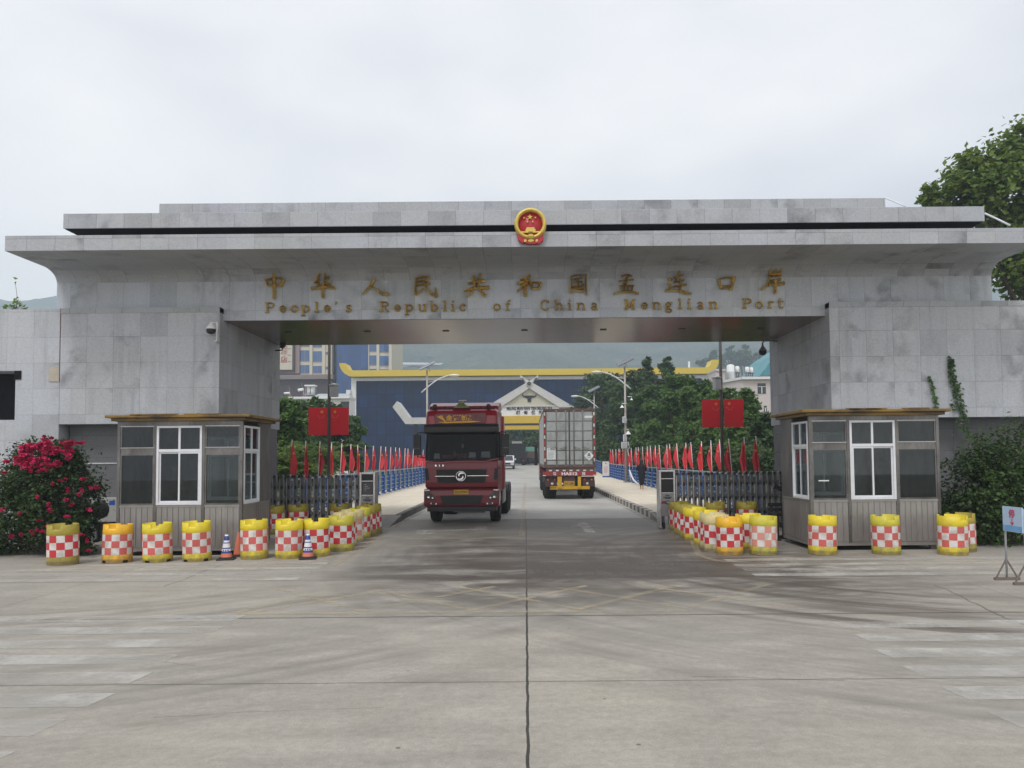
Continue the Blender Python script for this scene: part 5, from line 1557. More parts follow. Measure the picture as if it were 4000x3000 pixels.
for i in range(3):
    a = i * 2.094 + .4
    mb.hexa([(fx, fy - .05, 1.22), (fx + .22 * math.cos(a), fy - .05, 1.22 + .22 * math.sin(a)), (fx + .22 * math.cos(a + .7), fy - .02, 1.22 + .22 * math.sin(a + .7)), (fx + .03, fy - .02, 1.22)],
            [(fx, fy - .045, 1.22), (fx + .22 * math.cos(a), fy - .045, 1.22 + .22 * math.sin(a)), (fx + .22 * math.cos(a + .7), fy - .015, 1.22 + .22 * math.sin(a + .7)), (fx + .03, fy - .015, 1.22)])
mb.lathe([(.07, -.02), (.08, .1), (.05, .16)], 14, (fx, fy, 1.22), axis='Y'); mb.build('blades', m_black, t)

# ------------------------------------------------------------------ vehicles
m_red_sheen = M('truck_red_skysheen', (0.38, 0.016, 0.034), 0.32, 0.0, var=.1, scale=1.5, coat=.5, dirt=(.12, .04, .04), damt=.35)  # same red lightened; sky reflection painted into roof, cowl and fairings
m_redd = M('truck_dark_red', (0.19, 0.012, 0.022), 0.4, 0.0, var=.12, scale=1.5, coat=.35, dirt=(.07, .03, .03), damt=.4)  # the truck's red without the painted sky sheen
m_grille = M('grille_black', (0.010, 0.010, 0.011), 0.55, var=.2)
m_visor = M('visor_smoke', (0.032, 0.032, 0.034), 0.35, var=.1)
m_chrome = M('chrome', (0.75, 0.75, 0.76), 0.15, 1.0, var=.05)
m_plate = M('plate_yellow', (0.50, 0.30, 0.02), 0.5, var=.08)
m_lens = M('lamp_lens', (0.09, 0.07, 0.07), 0.12, 0.2, var=.3, scale=12)
m_drl = M('white_lamp_strip', (0.85, 0.85, 0.88), 0.3, var=.03)
m_rim = M('wheel_rim', (0.13, 0.11, 0.10), 0.5, 0.5, var=.2)
m_orange = M('orange_lettering', (0.80, 0.43, 0.04), 0.45, var=.08)
m_paper = M('paper', (0.68, 0.70, 0.70), 0.7, var=.06)
m_chassis = M('chassis_dark', (0.035, 0.03, 0.028), 0.7, var=.3, dirt=(.08, .07, .06), damt=.5)


def wheel(t, x, y, r, w, side):
    mb = MB(); h = w / 2
    mb.lathe([(r * .6, -h), (r * .9, -h), (r, -h * .8), (r, -h * .35), (r * .985, -h * .3), (r, -h * .25), (r, h * .25), (r * .985, h * .3), (r, h * .35), (r, h * .8), (r * .9, h), (r * .6, h)], 28, (x, y, r), axis='X', cap=False)
    o = mb.build('wheel', m_rubber, t, world=False)
    mb = MB(); s = side
    mb.lathe([(.001, s * h * .55), (r * .2, s * h * .6), (r * .22, s * h * .3), (r * .45, s * h * .2), (r * .55, s * h * .75), (r * .62, s * h * .95)], 24, (x, y, r), axis='X', cap=False)
    mb.lathe([(.001, -s * h * .2), (r * .62, -s * h * .2)], 20, (x, y, r), axis='X', cap=False)
    mb.build('rim', m_rim, o, world=False)
    return o


def tractor():
    t = T('red_truck', 'dark red tractor truck driving out of the gate in the left lane', 'truck', (-1.98, 23.3, .006), -.028)
    L = lambda name, mb, mat, par=t, **k: mb.build(name, mat, par, world=False, **k)
    k = 1.5026e-3
    fx = lambda cx: (cx - 1065) * k
    f7 = lambda cy: 2.121 - cy * k
    f6 = lambda cy: 4.02 - cy * k
    hw = 1.13
    # cab lower shell, pillars, roof
    mb = MB(); mb.prism([(.03, 1.12), (.0, 1.3), (.0, 1.75), (.05, 1.97), (2.28, 1.97), (2.28, .95), (.5, .95), (.25, 1.12)], 'X', -hw, hw)
    L('cab', mb, m_redd, bevel=.05, segs=3)
    mb = MB()
    for s in (-1, 1):
        mb.hexa([(s * hw - .07 * (s > 0), .06, 1.971), (s * hw + .07 * (s < 0), .06, 1.971), (s * hw + .07 * (s < 0), .2, 1.971), (s * hw - .07 * (s > 0), .2, 1.971)],
                [(s * hw * .985 - .07 * (s > 0), .16, 2.82), (s * hw * .985 + .07 * (s < 0), .16, 2.82), (s * hw * .985 + .07 * (s < 0), .3, 2.82), (s * hw * .985 - .07 * (s > 0), .3, 2.82)])
        a, b = (hw - .05, hw - .005) if s > 0 else (-hw + .005, -hw + .05)
        mb.box(a, b, .95, 2.27, 1.971, 2.82)
    mb.box(-hw + .051, hw - .051, 2.2, 2.27, 1.971, 2.82)
    L('pillar', mb, M('cab_lining_black', (.005, .005, .006), .8, spec=.15))
    mb = MB(); mb.prism([(.06, 2.80), (.05, 3.1), (.09, 3.36), (.18, 3.52), (.34, 3.60), (2.26, 3.66), (2.28, 2.80)], 'X', -hw + .005, hw - .005)
    rf = L('roof_shell', mb, m_red_sheen, bevel=.13, segs=5)
    mb = MB(); mb.prism([(.62, 3.58), (.70, 3.70), (1.1, 3.83), (2.1, 3.90), (2.3, 3.60)], 'X', -hw + .01, hw - .01)
    L('roof_fairing', mb, m_red_sheen, bevel=.06, segs=3)
    mb = MB(); mb.box(-hw + .1, hw - .1, .30, .62, 3.595, 3.612)
    for cx in (690, 1450): mb.box(fx(cx) - .05, fx(cx) + .05, .4, .5, 3.612, 3.65)
    L('roof_rack', mb, m_black)
    mb = MB(); mb.prism([(fx(510), 3.13), (fx(540), 3.09), (fx(1545), 3.11), (fx(1575), 3.14), (fx(1580), 3.40), (fx(1560), 3.44), (fx(530), 3.42), (fx(505), 3.39)], 'Y', .035, .1)
    sg = L('sign_panel', mb, M('truck_sign_red', (0.16, 0.008, 0.012), .35, coat=.3), bevel=.015)
    text('lettering', '金鹿物流', .185, (fx(1010), .028, 3.275), sg, m_orange, world=False, width=.80, offset=.006)
    text('faded_lettering', '车', .15, (fx(1378), .030, 3.315), sg, M('faded_grey_letter', (.10, .07, .075), .6), world=False)
    mb = MB(); mb.prism([(fx(555), 3.33), (fx(660), 3.375), (fx(745), 3.18), (fx(720), 3.165), (fx(690), 3.21)], 'Y', .026, .034)
    mb.prism([(fx(565), 3.165), (fx(735), 3.17), (fx(1300), 3.195), (fx(1475), 3.165), (fx(1250), 3.14), (fx(735), 3.125)], 'Y', .0255, .0335)
    L('swoosh', mb, m_orange, sg)
    mb = MB(); mb.prism([(.12, 2.80), (-.10, 2.83), (-.12, 3.0), (-.02, 3.1), (.12, 3.1)], 'X', -hw - .03, hw + .03)
    L('sun_visor', mb, m_visor, bevel=.03, segs=3)
    mb = MB(); mb.hexa([(-hw + .03, .022, 1.955), (hw - .03, .022, 1.955), (hw - .03, .03, 1.955), (-hw + .03, .03, 1.955)], [(-hw + .045, .115, 2.82), (hw - .045, .115, 2.82), (hw - .045, .123, 2.82), (-hw + .045, .123, 2.82)])
    L('windshield', mb, m_glass_dk)
    for s in (-1, 1):
        mb = MB(); a = s * (hw - .02); mb.box(min(a, a - .01 * s), max(a, a - .01 * s), .26, .94, 1.99, 2.78); L('side_window', mb, m_glass_dk)
        mb = MB(); a = s * (hw + .012); mb.box(min(s * hw, a), max(s * hw, a), .5, .75, 1.7, 1.74); L('door_handle', mb, m_black)
    # dashboard and what lies on it
    mb = MB(); mb.box(-hw + .08, hw - .08, .2, .7, 1.9, 2.02); mb.box(-hw + .15, -.1, 1.2, 1.6, 1.972, 2.55, 1); mb.box(.2, hw - .15, 1.2, 1.6, 1.972, 2.55, 1)
    L('dashboard', mb, [M('dash_black', (.004, .004, .005), .9, spec=.1), M('seat_brown', (.02, .016, .014), .9, spec=.1)])
    mb = MB()
    for c0, c1, z0, z1 in ((470, 600, 2.03, 2.19), (1195, 1350, 2.03, 2.22), (1450, 1650, 2.05, 2.24)):
        mb.hexa([(fx(c0), .2, z0), (fx(c1), .2, z0), (fx(c1), .205, z0), (fx(c0), .205, z0)], [(fx(c0) + .02, .27, z1), (fx(c1) - .02, .27, z1), (fx(c1) - .02, .275, z1), (fx(c0) + .02, .275, z1)])
    L('dash_papers', mb, m_paper)
    mb = MB(); mb.ball((fx(900), .35, 2.14), .09); mb.ball((fx(900), .3, 2.22), .04); mb.ball((fx(990), .4, 2.1), .1); mb.ball((fx(1110), .4, 2.11), .1); mb.box(fx(640), fx(860), .3, .5, 2.02, 2.15)
    L('plush_toys', mb, M('toy_brown', (.25, .12, .07), .9, var=.3))
    mb = MB(); mb.box(fx(1058), fx(1108), .14, .16, 2.36, 2.48); mb.tube([(fx(1083), .15, 2.48), (fx(1083), .2, 2.7)], .004, 5); L('hanging_charm', mb, m_grey_paint)
    # nose: seams, vents, grille, badge
    mb = MB(); mb.prism([(fx(540), 1.69), (fx(590), 1.28), (fx(1540), 1.28), (fx(1590), 1.69)], 'Y', -.022, .01)
    for i in range(8): mb.box(fx(560 + i * 3), fx(1570 - i * 3), -.03, -.022, 1.32 + i * .046, 1.335 + i * .046)
    L('upper_grille', mb, m_grille, bevel=.01)
    mb = MB(); mb.box(fx(522), fx(930), -.04, -.031, 1.478, 1.496); mb.box(fx(1185), fx(1622), -.04, -.031, 1.486, 1.504)
    L('chrome_bar', mb, m_chrome)
    mb = MB(); mb.lathe([(.125, -.05), (.14, -.075), (.162, -.07), (.167, -.04), (.15, -.03)], 36, (fx(1055), 0, 1.487), axis='Y', cap=False)
    for r0 in (0.0, math.pi):
        v = []
        for i in range(13):
            a = r0 + rad(40) + rad(150) * i / 12; rr = .125 - .062 * (i / 12); wd = .021 * math.sin(math.pi * min(1, .08 + i / 12 * .92)) + .006
            v.append((rr * math.cos(a), rr * math.sin(a), wd))
        outl = [(fx(1055) + x * (1 + w / max(.05, math.hypot(x, y))) * .9, 1.487 + y * (1 + w / max(.05, math.hypot(x, y))) * .9) for x, y, w in v] + [(fx(1055) + x * (1 - w / max(.05, math.hypot(x, y))) * .9, 1.487 + y * (1 - w / max(.05, math.hypot(x, y))) * .9) for x, y, w in reversed(v)]
        mb.prism(outl, 'Y', -.066, -.05)
    L('round_badge', mb, m_chrome)
    mb = MB(); mb.lathe([(.001, -.045), (.135, -.045)], 30, (fx(1055), 0, 1.487), axis='Y', cap=False); L('badge_backing', mb, m_grille)
    mb = MB()
    for cx, w in ((535, .025), (610, .012), (685, .02)): mb.box(fx(cx) - w, fx(cx) + w, -.012, .0, f7(222), f7(185))
    L('small_badge', mb, m_chrome)
    for c0, c1, c2, c3 in ((310, 375, 405, 320), (1745, 1815, 1800, 1725)):
        mb = MB(); mb.prism([(fx(c0), f7(265)), (fx(c1), f7(265)), (fx(c2), f7(500)), (fx(c3), f7(500))], 'Y', -.012, .02); L('air_slot', mb, m_grille)
    mb = MB()
    for a, b in (((300, 105), (480, 130)), ((480, 130), (530, 150)), ((530, 150), (690, 150)), ((690, 150), (745, 130)), ((745, 130), (1370, 118)), ((1370, 118), (1410, 132)), ((1410, 132), (1580, 125)), ((1580, 125), (1640, 100)), ((1640, 100), (1830, 70))):
        mb.bar((fx(a[0]), .01, f7(a[1])), (fx(b[0]), .01, f7(b[1])), .05, .03)
    L('wiper_cowl', mb, m_red_sheen)
    mb = MB()
    for a, b in (((420, 100), (900, 20)), ((1000, 95), (1500, 10))): mb.bar((fx(a[0]), .045, f7(a[1])), (fx(b[0]), .065, f7(b[1])), .018, .018)
    L('wiper', mb, m_black)
    # bumper
    mb = MB(); mb.prism([(.02, 1.10), (-.06, 1.06), (-.08, .9), (-.07, .66), (-.03, .55), (.4, .55), (.9, .75), (.9, 1.0), (.35, 1.10)], 'X', -hw - .03, hw + .03)
    L('bumper', mb, m_redd, bevel=.04, segs=3)
    mb = MB(); mb.prism([(fx(625), .897), (fx(690), .618), (fx(1450), .618), (fx(1512), .897)], 'Y', -.092, -.05)
    for i in range(6): mb.box(fx(655 + i * -4 + 20), fx(1490 - 16 + i * 3), -.098, -.0925, .645 + i * .04, .66 + i * .04)
    L('lower_grille', mb, m_grille)
    mb = MB(); mb.box(-hw + .06, hw - .06, -.0, .5, .40, .549); mb.box(fx(885), fx(1550), -.03, .02, .365, .41, 1); L('bumper_valance', mb, [m_black, m_visor], bevel=.02)
    for s in (-1, 1):
        S = (lambda c: fx(c)) if s < 0 else (lambda c: -fx(c) + .02)
        mb = MB(); mb.prism([(S(318), f7(700)), (S(415), f7(700)), (S(430), f7(765)), (S(520), f7(820)), (S(540), f7(890)), (S(450), f7(905)), (S(330), f7(890))], 'Y', -.1, -.05)
        h = L('headlight', mb, m_lens, bevel=.01)
        mb = MB(); mb.prism([(S(318), f7(694)), (S(418), f7(694)), (S(418), f7(715)), (S(320), f7(720))], 'Y', -.108, -.1005); L('lamp_strip', mb, m_drl, h)
        mb = MB(); mb.lathe([(.05, -.11), (.045, -.102), (.001, -.1005)], 18, (S(400), 0, f7(840)), axis='Y', cap=False); mb.lathe([(.035, -.11), (.03, -.102), (.001, -.1005)], 14, (S(480), 0, f7(860)), axis='Y', cap=False); L('reflector', mb, m_chrome, h)
        mb = MB(); mb.prism([(S(425), f7(950)), (S(590), f7(960)), (S(585), f7(1005)), (S(430), f7(1010))], 'Y', -.085, -.05)
        h = L('fog_lamp', mb, m_lens)
        mb = MB(); mb.box(min(S(435), S(452)), max(S(435), S(452)), -.09, -.0855, f7(990), f7(960)); mb.box(min(S(535), S(560)), max(S(535), S(560)), -.09, -.0855, f7(998), f7(968)); L('reflector', mb, m_drl, h)
        # mirrors
        mb = MB(); x = s * (hw + .24)
        mb.box(x - .11, x + .11, -.06, .05, 2.36, 2.77); mb.box(x - .11, x + .11, -.05, .05, 2.13, 2.34)
        mb.tube([(s * (hw - .02), .1, 2.80), (s * (hw + .12), .0, 2.85), (x, .0, 2.82), (x, .0, 2.77)], .018, 6); mb.tube([(s * (hw - .02), .1, 2.05), (x, 0, 2.1), (x, .0, 2.14)], .018, 6)
        L('mirror', mb, m_black, bevel=.03, segs=3)
        mb = MB(); mb.ball((fx(490) if s < 0 else fx(1612), .3, f6(235)), .075); mb.tube([(fx(490) if s < 0 else fx(1612), .3, 3.58), (fx(490) if s < 0 else fx(1612), .3, f6(260))], .02, 6); L('roof_mirror', mb, M('dark_ball', (.05, .035, .035), .3))
        # steps, mudguard and wheels
        mb = MB(); a, b = sorted((s * (hw - .12), s * (hw + .01))); mb.box(a, b, .15, .75, .55, .60); mb.box(a, b, .2, .7, .80, .84); mb.box(a, b, 1.95, 2.28, .5, .949); L('step', mb, m_black)
        wheel(t, s * .96, 1.32, .52, .32, s)
        for yy in (4.55, 5.95):
            wheel(t, s * .93, yy, .52, .56, s)
        mb = MB()
        for yy in (4.55, 5.95):
            pts = [(yy + .6 * math.cos(rad(a)), .52 + .6 * math.sin(rad(a))) for a in range(20, 161, 10)] + [(yy + .57 * math.cos(rad(a)), .52 + .57 * math.sin(rad(a))) for a in range(160, 19, -10)]
            a, b = sorted((s * .66, s * 1.22)); mb.prism(pts, 'X', a, b)
        L('mudguard', mb, m_black)
        mb = MB(); a, b = sorted((s * .7, s * 1.16)); mb.box(a, b, 2.5, 3.8, .48, 1.02); L('fuel_tank' if s > 0 else 'battery_box', mb, m_grey_paint if s > 0 else m_chassis, bevel=.06)
        mb = MB(); a, b = sorted((s * (hw - .04), s * (hw + .06))); mb.prism([(2.29, .98), (2.29, 3.45), (2.55, 3.40), (3.0, 2.6), (3.05, 1.5), (2.9, .98)], 'X', a, b); L('side_fairing', mb, m_red_sheen, bevel=.02)
    mb = MB()
    for s in (-1, 1): mb.box(s * .45 - .05, s * .45 + .05, 1.0, 6.9, .72, .98)
    mb.box(-.5, .5, 3.9, 4.1, .75, .95); mb.box(-.5, .5, 6.7, 6.9, .7, .98); mb.box(-.9, .9, 1.25, 1.4, .46, .6); mb.box(-.9, .9, 4.48, 4.62, .46, .6); mb.box(-.9, .9, 5.88, 6.02, .46, .6)
    mb.lathe([(.45, 1.0), (.5, 1.06), (.1, 1.1)], 20, (0, 5.2, 0)); mb.box(-.6, .6, 2.3, 2.9, 1.0, 2.2)
    L('chassis', mb, m_chassis)
    mb = MB(); mb.box(fx(912), fx(1215), -.1, -.085, f7(795), f7(698)); pl = L('number_plate', mb, m_plate, bevel=.004)
    text('plate_lettering', '云J·37487', .085, (fx(1063), -.103, f7(747)), pl, m_black, world=False, width=.40)
    # yellow-green hazard triangle with white cap on the roof
    mb = MB(); mb.prism([(fx(868), 3.615), (fx(1230), 3.615), (fx(1210), 3.635), (fx(1060), 3.815), (fx(1040), 3.815), (fx(890), 3.635)], 'Y', .26, .34); mb.box(fx(865), fx(1235), .24, .36, 3.605, 3.616, 1)
    hz = L('hazard_sign', mb, [M('hazard_green', (.19, .24, .03), .4, var=.1), m_black])
    text('hazard_lettering', '危险', .12, (fx(1048), .256, 3.70), hz, m_black, world=False)
    mb = MB(); mb.box(fx(1000), fx(1150), .2, .4, 3.835, 3.85); mb.box(fx(1060), fx(1090), .28, .32, 3.81, 3.8345); L('sign_cap', mb, m_drl, hz)


tractor()

# ------------------------------------------------------------------ container on its trailer
CXX, CYY = 2.13, 36.5
k2 = 4.484e-3
gx = lambda cx: (cx - 1725) * k2
gzz = lambda cy: 5.596 - cy * k2
m_rust = M('container_frame_rust', (0.13, 0.075, 0.065), 0.65, .1, var=.25, scale=2.5, dirt=(.06, .04, .035), damt=.6)
m_cdoor = M('container_door_grey', (0.34, 0.365, 0.36), 0.6, 0.0, var=.14, scale=1.4, dirt=(.14, .12, .10), dscale=1.8, damt=.55, stretch=(1, 1, .5))
m_cgap = M('container_door_dark_grey', (0.17, 0.165, 0.15), 0.7, var=.2)  # darker grey between the raised door panels and on the locking bars
m_cside = M('container_side_grey', (0.36, 0.38, 0.38), 0.6, var=.12, dirt=(.2, .17, .14), damt=.5)
m_rail_red = M('trailer_red', (0.30, 0.03, 0.035), 0.5, var=.12, dirt=(.12, .05, .045), damt=.6)
m_ryel = M('trailer_yellow', (0.58, 0.34, 0.02), 0.5, var=.1, dirt=(.3, .16, .03), damt=.5)
t = T('cargo_container', 'tall weathered grey shipping container with double doors riding in the right lane', 'container', (CXX, CYY, 1.53))
Lc = lambda name, mb, mat, par=t, **k: mb.build(name, mat, par, world=False, **k)
H = 2.87
hw = 1.245
mb = MB()
mb.box(-hw, -hw + .1, 0, .14, 0, H); mb.box(hw - .1, hw, 0, .14, 0, H); mb.box(-hw + .101, hw - .101, 0, .14, H - .12, H); mb.box(-hw + .101, hw - .101, 0, .14, 0, .13)
for x in (-hw, hw - .14): mb.box(x - .004, x + .144, -.012, .17, 0, .12); mb.box(x - .004, x + .144, -.012, .17, H - .12, H + .004)
mb.box(-hw, -hw + .1, 12.06, 12.2, 0, H); mb.box(hw - .1, hw, 12.06, 12.2, 0, H); mb.box(-hw, hw, 12.06, 12.2, 0, .15)
for s in (-1, 1):
    a, b = (-hw, -hw + .06) if s < 0 else (hw - .06, hw); mb.box(a, b, .171, 12.059, H - .07, H); mb.box(a, b, .171, 12.059, 0, .15)
Lc('frame', mb, m_rust, bevel=.008)
mb = MB()
for s in (-1, 1):
    x = s * (hw - .02); n = 88; v = []; f = []
    for i in range(n + 1):
        y = .15 + (12.06 - .15) * i / n; d = (0 if (i // 2) % 2 == 0 else .036) * -s
        v += [(x + d, y, .15), (x + d, y, H - .07)]
    f = [(2 * i, 2 * i + 2, 2 * i + 3, 2 * i + 1) for i in range(n)]
    mb.add(v, f)
mb.box(-hw + .06, hw - .06, 12.1, 12.14, .15, H - .01); mb.box(-hw + .06, hw - .06, .14, 12.06, H - .04, H - .01); mb.box(-hw + .06, hw - .06, .14, 12.06, .08, .12)
Lc('corrugated_wall', mb, m_cside)
rows = [.14, .37, .84, 1.31, 1.78, 2.26, 2.74]
for s in (-1, 1):
    a, b = (-hw + .105, -.012) if s < 0 else (.012, hw - .105)
    mb = MB(); mb.box(a, b, .03, .075, .135, H - .125, 0)
    cols = [a + .03, a + .52, a + .95, b - .02] if s < 0 else [a + .02, a + .2, a + .62, b - .03]
    cols = [a + .02, a + (b - a) * .46, a + (b - a) * .86, b - .01] if s < 0 else [a + .01, a + (b - a) * .18, a + (b - a) * .56, b - .02]
    for r0, r1 in zip(rows[:-1], rows[1:]):
        for c0, c1 in zip(cols[:-1], cols[1:]):
            z0, z1 = r0 + .03, r1 - .03
            mb.box(c0 + .022, c1 - .022, .012, .0295, z0 - .006, z1 + .006, 1)
    d = Lc('door', mb, [m_cgap, m_cdoor])
    for cx in ((1585, 1685) if s < 0 else (1775, 1870)):
        x = gx(cx); m2 = MB(); m2.tube([(x, -.012, .10), (x, -.012, H - .08)], .024, 8)
        for z in (.13, 1.0, 1.75, H - .12): m2.box(x - .05, x + .05, -.02, .011, z - .04, z + .04)
        m2.box(x - .05, x + .05, -.045, -.02, .07, .13); m2.bar((x, -.04, 1.0), (x + s * .3, -.04, .93), .03, .03)
        Lc('locking_bar', m2, m_cgap, d)
    m2 = MB()
    for z in (.3, .95, 1.6, 2.4): m2.box((b - .02) if s > 0 else (a - .03), (b + .03) if s > 0 else (a + .02), -.02, .03, z - .07, z + .07)
    Lc('hinge', m2, m_rust, d)
mb = MB(); mb.box(-.012, .012, .02, .06, .14, H - .13); Lc('door_seal', mb, m_black)
mb = MB(); mb.box(gx(1480), gx(1575), .002, .011, gzz(815) - 1.53, gzz(695) - 1.53); sh = Lc('notice_sheet', mb, m_paper)
mb = MB()
for i in range(3): mb.box(gx(1492 + i * 27), gx(1508 + i * 27), -.001, .0015, gzz(716) - 1.53, gzz(704) - 1.53)
for i in range(6): mb.box(gx(1490), gx(1566 - (i * 13) % 22), -.001, .0015, gzz(738 + i * 13) - 1.53, gzz(733 + i * 13) - 1.53)
Lc('print', mb, m_grey_paint, sh)
dx, dz = gx(1935), gzz(778) - 1.53
mb = MB(); r = .235; mb.prism([(dx - r, dz), (dx, dz - r), (dx + r, dz), (dx, dz + r)], 'Y', .002, .0115); dm = Lc('hazard_label', mb, m_paper)
mb = MB()
for z, hh in ((-.06, .012), (-.1, .012)): mb.box(dx - .07, dx + .07, -.001, .0018, dz + z - hh / 2, dz + z + hh / 2)
mb.lathe([(.001, -.001), (.045, -.001), (.045, .0018)], 16, (dx, 0, dz + .09), axis='Y', cap=False)
for s in (-1, 1): mb.bar((dx - .09 * s, 0, dz - .02), (dx + .09 * s, 0, dz + .05), .002, .022)
Lc('skull_mark', mb, m_black, dm)
mb = MB(); mb.box(gx(1890), gx(1985), .008, .012, gzz(368) - 1.53, gzz(345) - 1.53); mk = Lc('marking_plate', mb, m_paper)
text('lettering', 'OK 00417', .07, (gx(1938), .006, gzz(356) - 1.53), mk, m_grey_dark, world=False, width=.34) if False else None
mb = MB()
for s in (-1, 1):
    for i in range(9):
        z = .3 + i * .28; mb.box(s * (hw - .05) - .03, s * (hw - .05) + .03, -.006, -.001, z, z + .16, i % 2)
Lc('reflective_strip', mb, [m_refl_w, rm['red']])

t = T('container_truck', 'trailer truck with red tail beam and yellow guard bar under the grey container', 'truck', (CXX, CYY, .006))
Lt = lambda name, mb, mat, par=t, **k: mb.build(name, mat, par, world=False, **k)
mb = MB(); mb.box(-1.30, 1.28, -.02, .16, gzz(995), gzz(948)); tb = Lt('tail_beam', mb, m_rail_red, bevel=.008)
text('lettering', 'HA512', .19, (gx(1720), -.024, gzz(972)), tb, m_paper, world=False, width=.76, offset=.008)
text('lettering', '粤', .17, (gx(1562), -.024, gzz(972)), tb, m_paper, world=False, offset=.004)
text('lettering', '挂', .17, (gx(1875), -.024, gzz(972)), tb, m_paper, world=False, offset=.004)
mb = MB()
for x in (-1.23, 1.2): mb.box(x - .07, x + .07, -.026, -.021, gzz(993), gzz(984))
for i in range(7): mb.box(-1.0 + i * .33, -.86 + i * .33, .0, .02, 1.37, 1.43)
Lt('tail_reflector', mb, m_refl_w)
mb = MB(); mb.box(-1.15, 1.2, .02, .2, 1.345, 1.50); Lt('bed_end', mb, m_rust)
mb = MB()
for s in (-1, 1): mb.box(s * .5 - .07, s * .5 + .07, .161, 11.5, .95, 1.33)
for i in range(10): mb.box(-1.2, 1.2, .5 + i * 1.2, .62 + i * 1.2, 1.31, 1.52)
for y in (1.2, 2.5, 3.8): mb.box(-.95, .95, y - .07, y + .07, .43, .57)
Lt('chassis', mb, m_chassis)
mb = MB(); mb.box(gx(1510), gx(1940), .05, .13, gzz(1140), gzz(1105)); mb.box(gx(1592), gx(1640), .0, .05, gzz(1122), gzz(1000)); mb.box(gx(1810), gx(1846), .0, .05, gzz(1122), gzz(1000)); gb = Lt('guard_bar', mb, m_ryel, bevel=.006)
text('lettering', '爱农车', .11, (gx(1545), .046, gzz(1122)), gb, m_black, world=False)
mb = MB(); mb.box(gx(1655), gx(1785), .1, .16, gzz(1110), gzz(1000)); Lt('plate_panel', mb, m_rust)
mb = MB(); mb.box(gx(1665), gx(1775), .08, .099, gzz(1102), gzz(1052)); pl = Lt('number_plate', mb, m_plate)
text('plate_lettering', 'A512挂', .15, (gx(1720), .077, gzz(1078)), pl, m_black, world=False, width=.42)
for s in (-1, 1):
    mb = MB(); a, b = sorted((s * .62, s * 1.2)); mb.box(a, b, .1, .18, .62, 1.1)
    lb = Lt('lamp_board', mb, M('lamp_board_brown', (.06, .03, .028), .6, var=.3))
    mb = MB(); mb.lathe([(.001, .08), (.06, .085), (.065, .0995)], 14, (s * .85, 0, .755), axis='Y', cap=False); mb.lathe([(.001, .085), (.045, .088), (.05, .0995)], 12, (s * 1.06, 0, .95), axis='Y', m=1, cap=False)
    mb.lathe([(.001, .085), (.045, .088), (.05, .0995)], 12, (s * .72, 0, .95), axis='Y', m=2, cap=False)
    Lt('lamp', mb, [m_refl_w, m_coneo, rm['red']], lb)
    for y in (1.2, 2.5, 3.8): wheel(t, s * .93, y, .5, .6, s)
    for y in (10.6, 11.95, 15.0): wheel(t, s * (.93 if y < 14 else 1.0), y, .52, .58 if y < 14 else .32, s)
    mb = MB(); a, b = sorted((s * .62, s * 1.24)); mb.box(a, b, .35, .37, .35, .9); Lt('mudflap', mb, m_rubber)
    mb = MB(); mb.box(s * 1.42 - .1, s * 1.42 + .1, 14.9, 15.0, 1.5, 2.9); mb.tube([(s * 1.2, 15.0, 2.9), (s * 1.42, 14.95, 3.0), (s * 1.42, 14.95, 2.8)], .03, 6); Lt('mirror', mb, m_black, bevel=.02)
mb = MB(); mb.prism([(13.1, .8), (13.1, 3.3), (13.6, 3.6), (15.1, 3.5), (15.5, 2.6), (15.55, .5), (14.2, .5), (14.0, .8)], 'X', -1.22, 1.22); Lt('cab', mb, m_redd, bevel=.05)
mb = MB()
for s in (-1, 1): mb.box(s * .45 - .05, s * .45 + .05, 10.0, 15.0, .75, .95)
for y in (10.6, 11.95, 15.0): mb.box(-.95, .95, y - .06, y + .06, .45, .58)
Lt('tractor_frame', mb, m_chassis)

# ------------------------------------------------------------------ white car, tarped trucks near the far arch
yc = 93.0
t = T('white_car', 'white off-road car driving behind the red truck', 'car', (-2.35, yc, gz(yc) + .006))
Lw = lambda name, mb, mat, par=t, **k: mb.build(name, mat, par, world=False, **k)
m_car = M('car_white', (.66, .67, .68), .3, var=.04, coat=.4)
mb = MB(); mb.prism([(0, .4), (-.03, .75), (.05, 1.0), (1.1, 1.1), (1.75, 1.72), (4.3, 1.74), (4.6, 1.1), (4.6, .4)], 'X', -.92, .92); Lw('body', mb, m_car, bevel=.08, segs=3)
mb = MB(); mb.hexa([(-.8, 1.08, 1.14), (.8, 1.08, 1.14), (.8, 1.12, 1.14), (-.8, 1.12, 1.14)], [(-.7, 1.66, 1.68), (.7, 1.66, 1.68), (.7, 1.7, 1.68), (-.7, 1.7, 1.68)]); Lw('windshield', mb, m_window_dk)
mb = MB(); mb.box(-.5, .5, -.06, -.01, .62, .85); Lw('grille', mb, m_black)
for s in (-1, 1):
    mb = MB(); mb.box(s * .72 - .16, s * .72 + .16, -.05, .02, .72, .92); Lw('headlight', mb, m_chrome, bevel=.02)
    mb = MB(); mb.box(s * 1.06 - .1, s * 1.06 + .1, 1.3, 1.42, 1.16, 1.34); Lw('mirror', mb, m_car, bevel=.03)
    mb = MB(); mb.box(min(s * .915, s * .93), max(s * .915, s * .93), 1.5, 4.1, 1.15, 1.62); Lw('side_window', mb, m_window_dk)
    for y in (.9, 3.7): wheel(t, s * .82, y, .38, .26, s)
mb = MB(); mb.box(-.9, .9, -.06, .1, .36, .56); Lw('bumper', mb, m_grey_dark, bevel=.03)


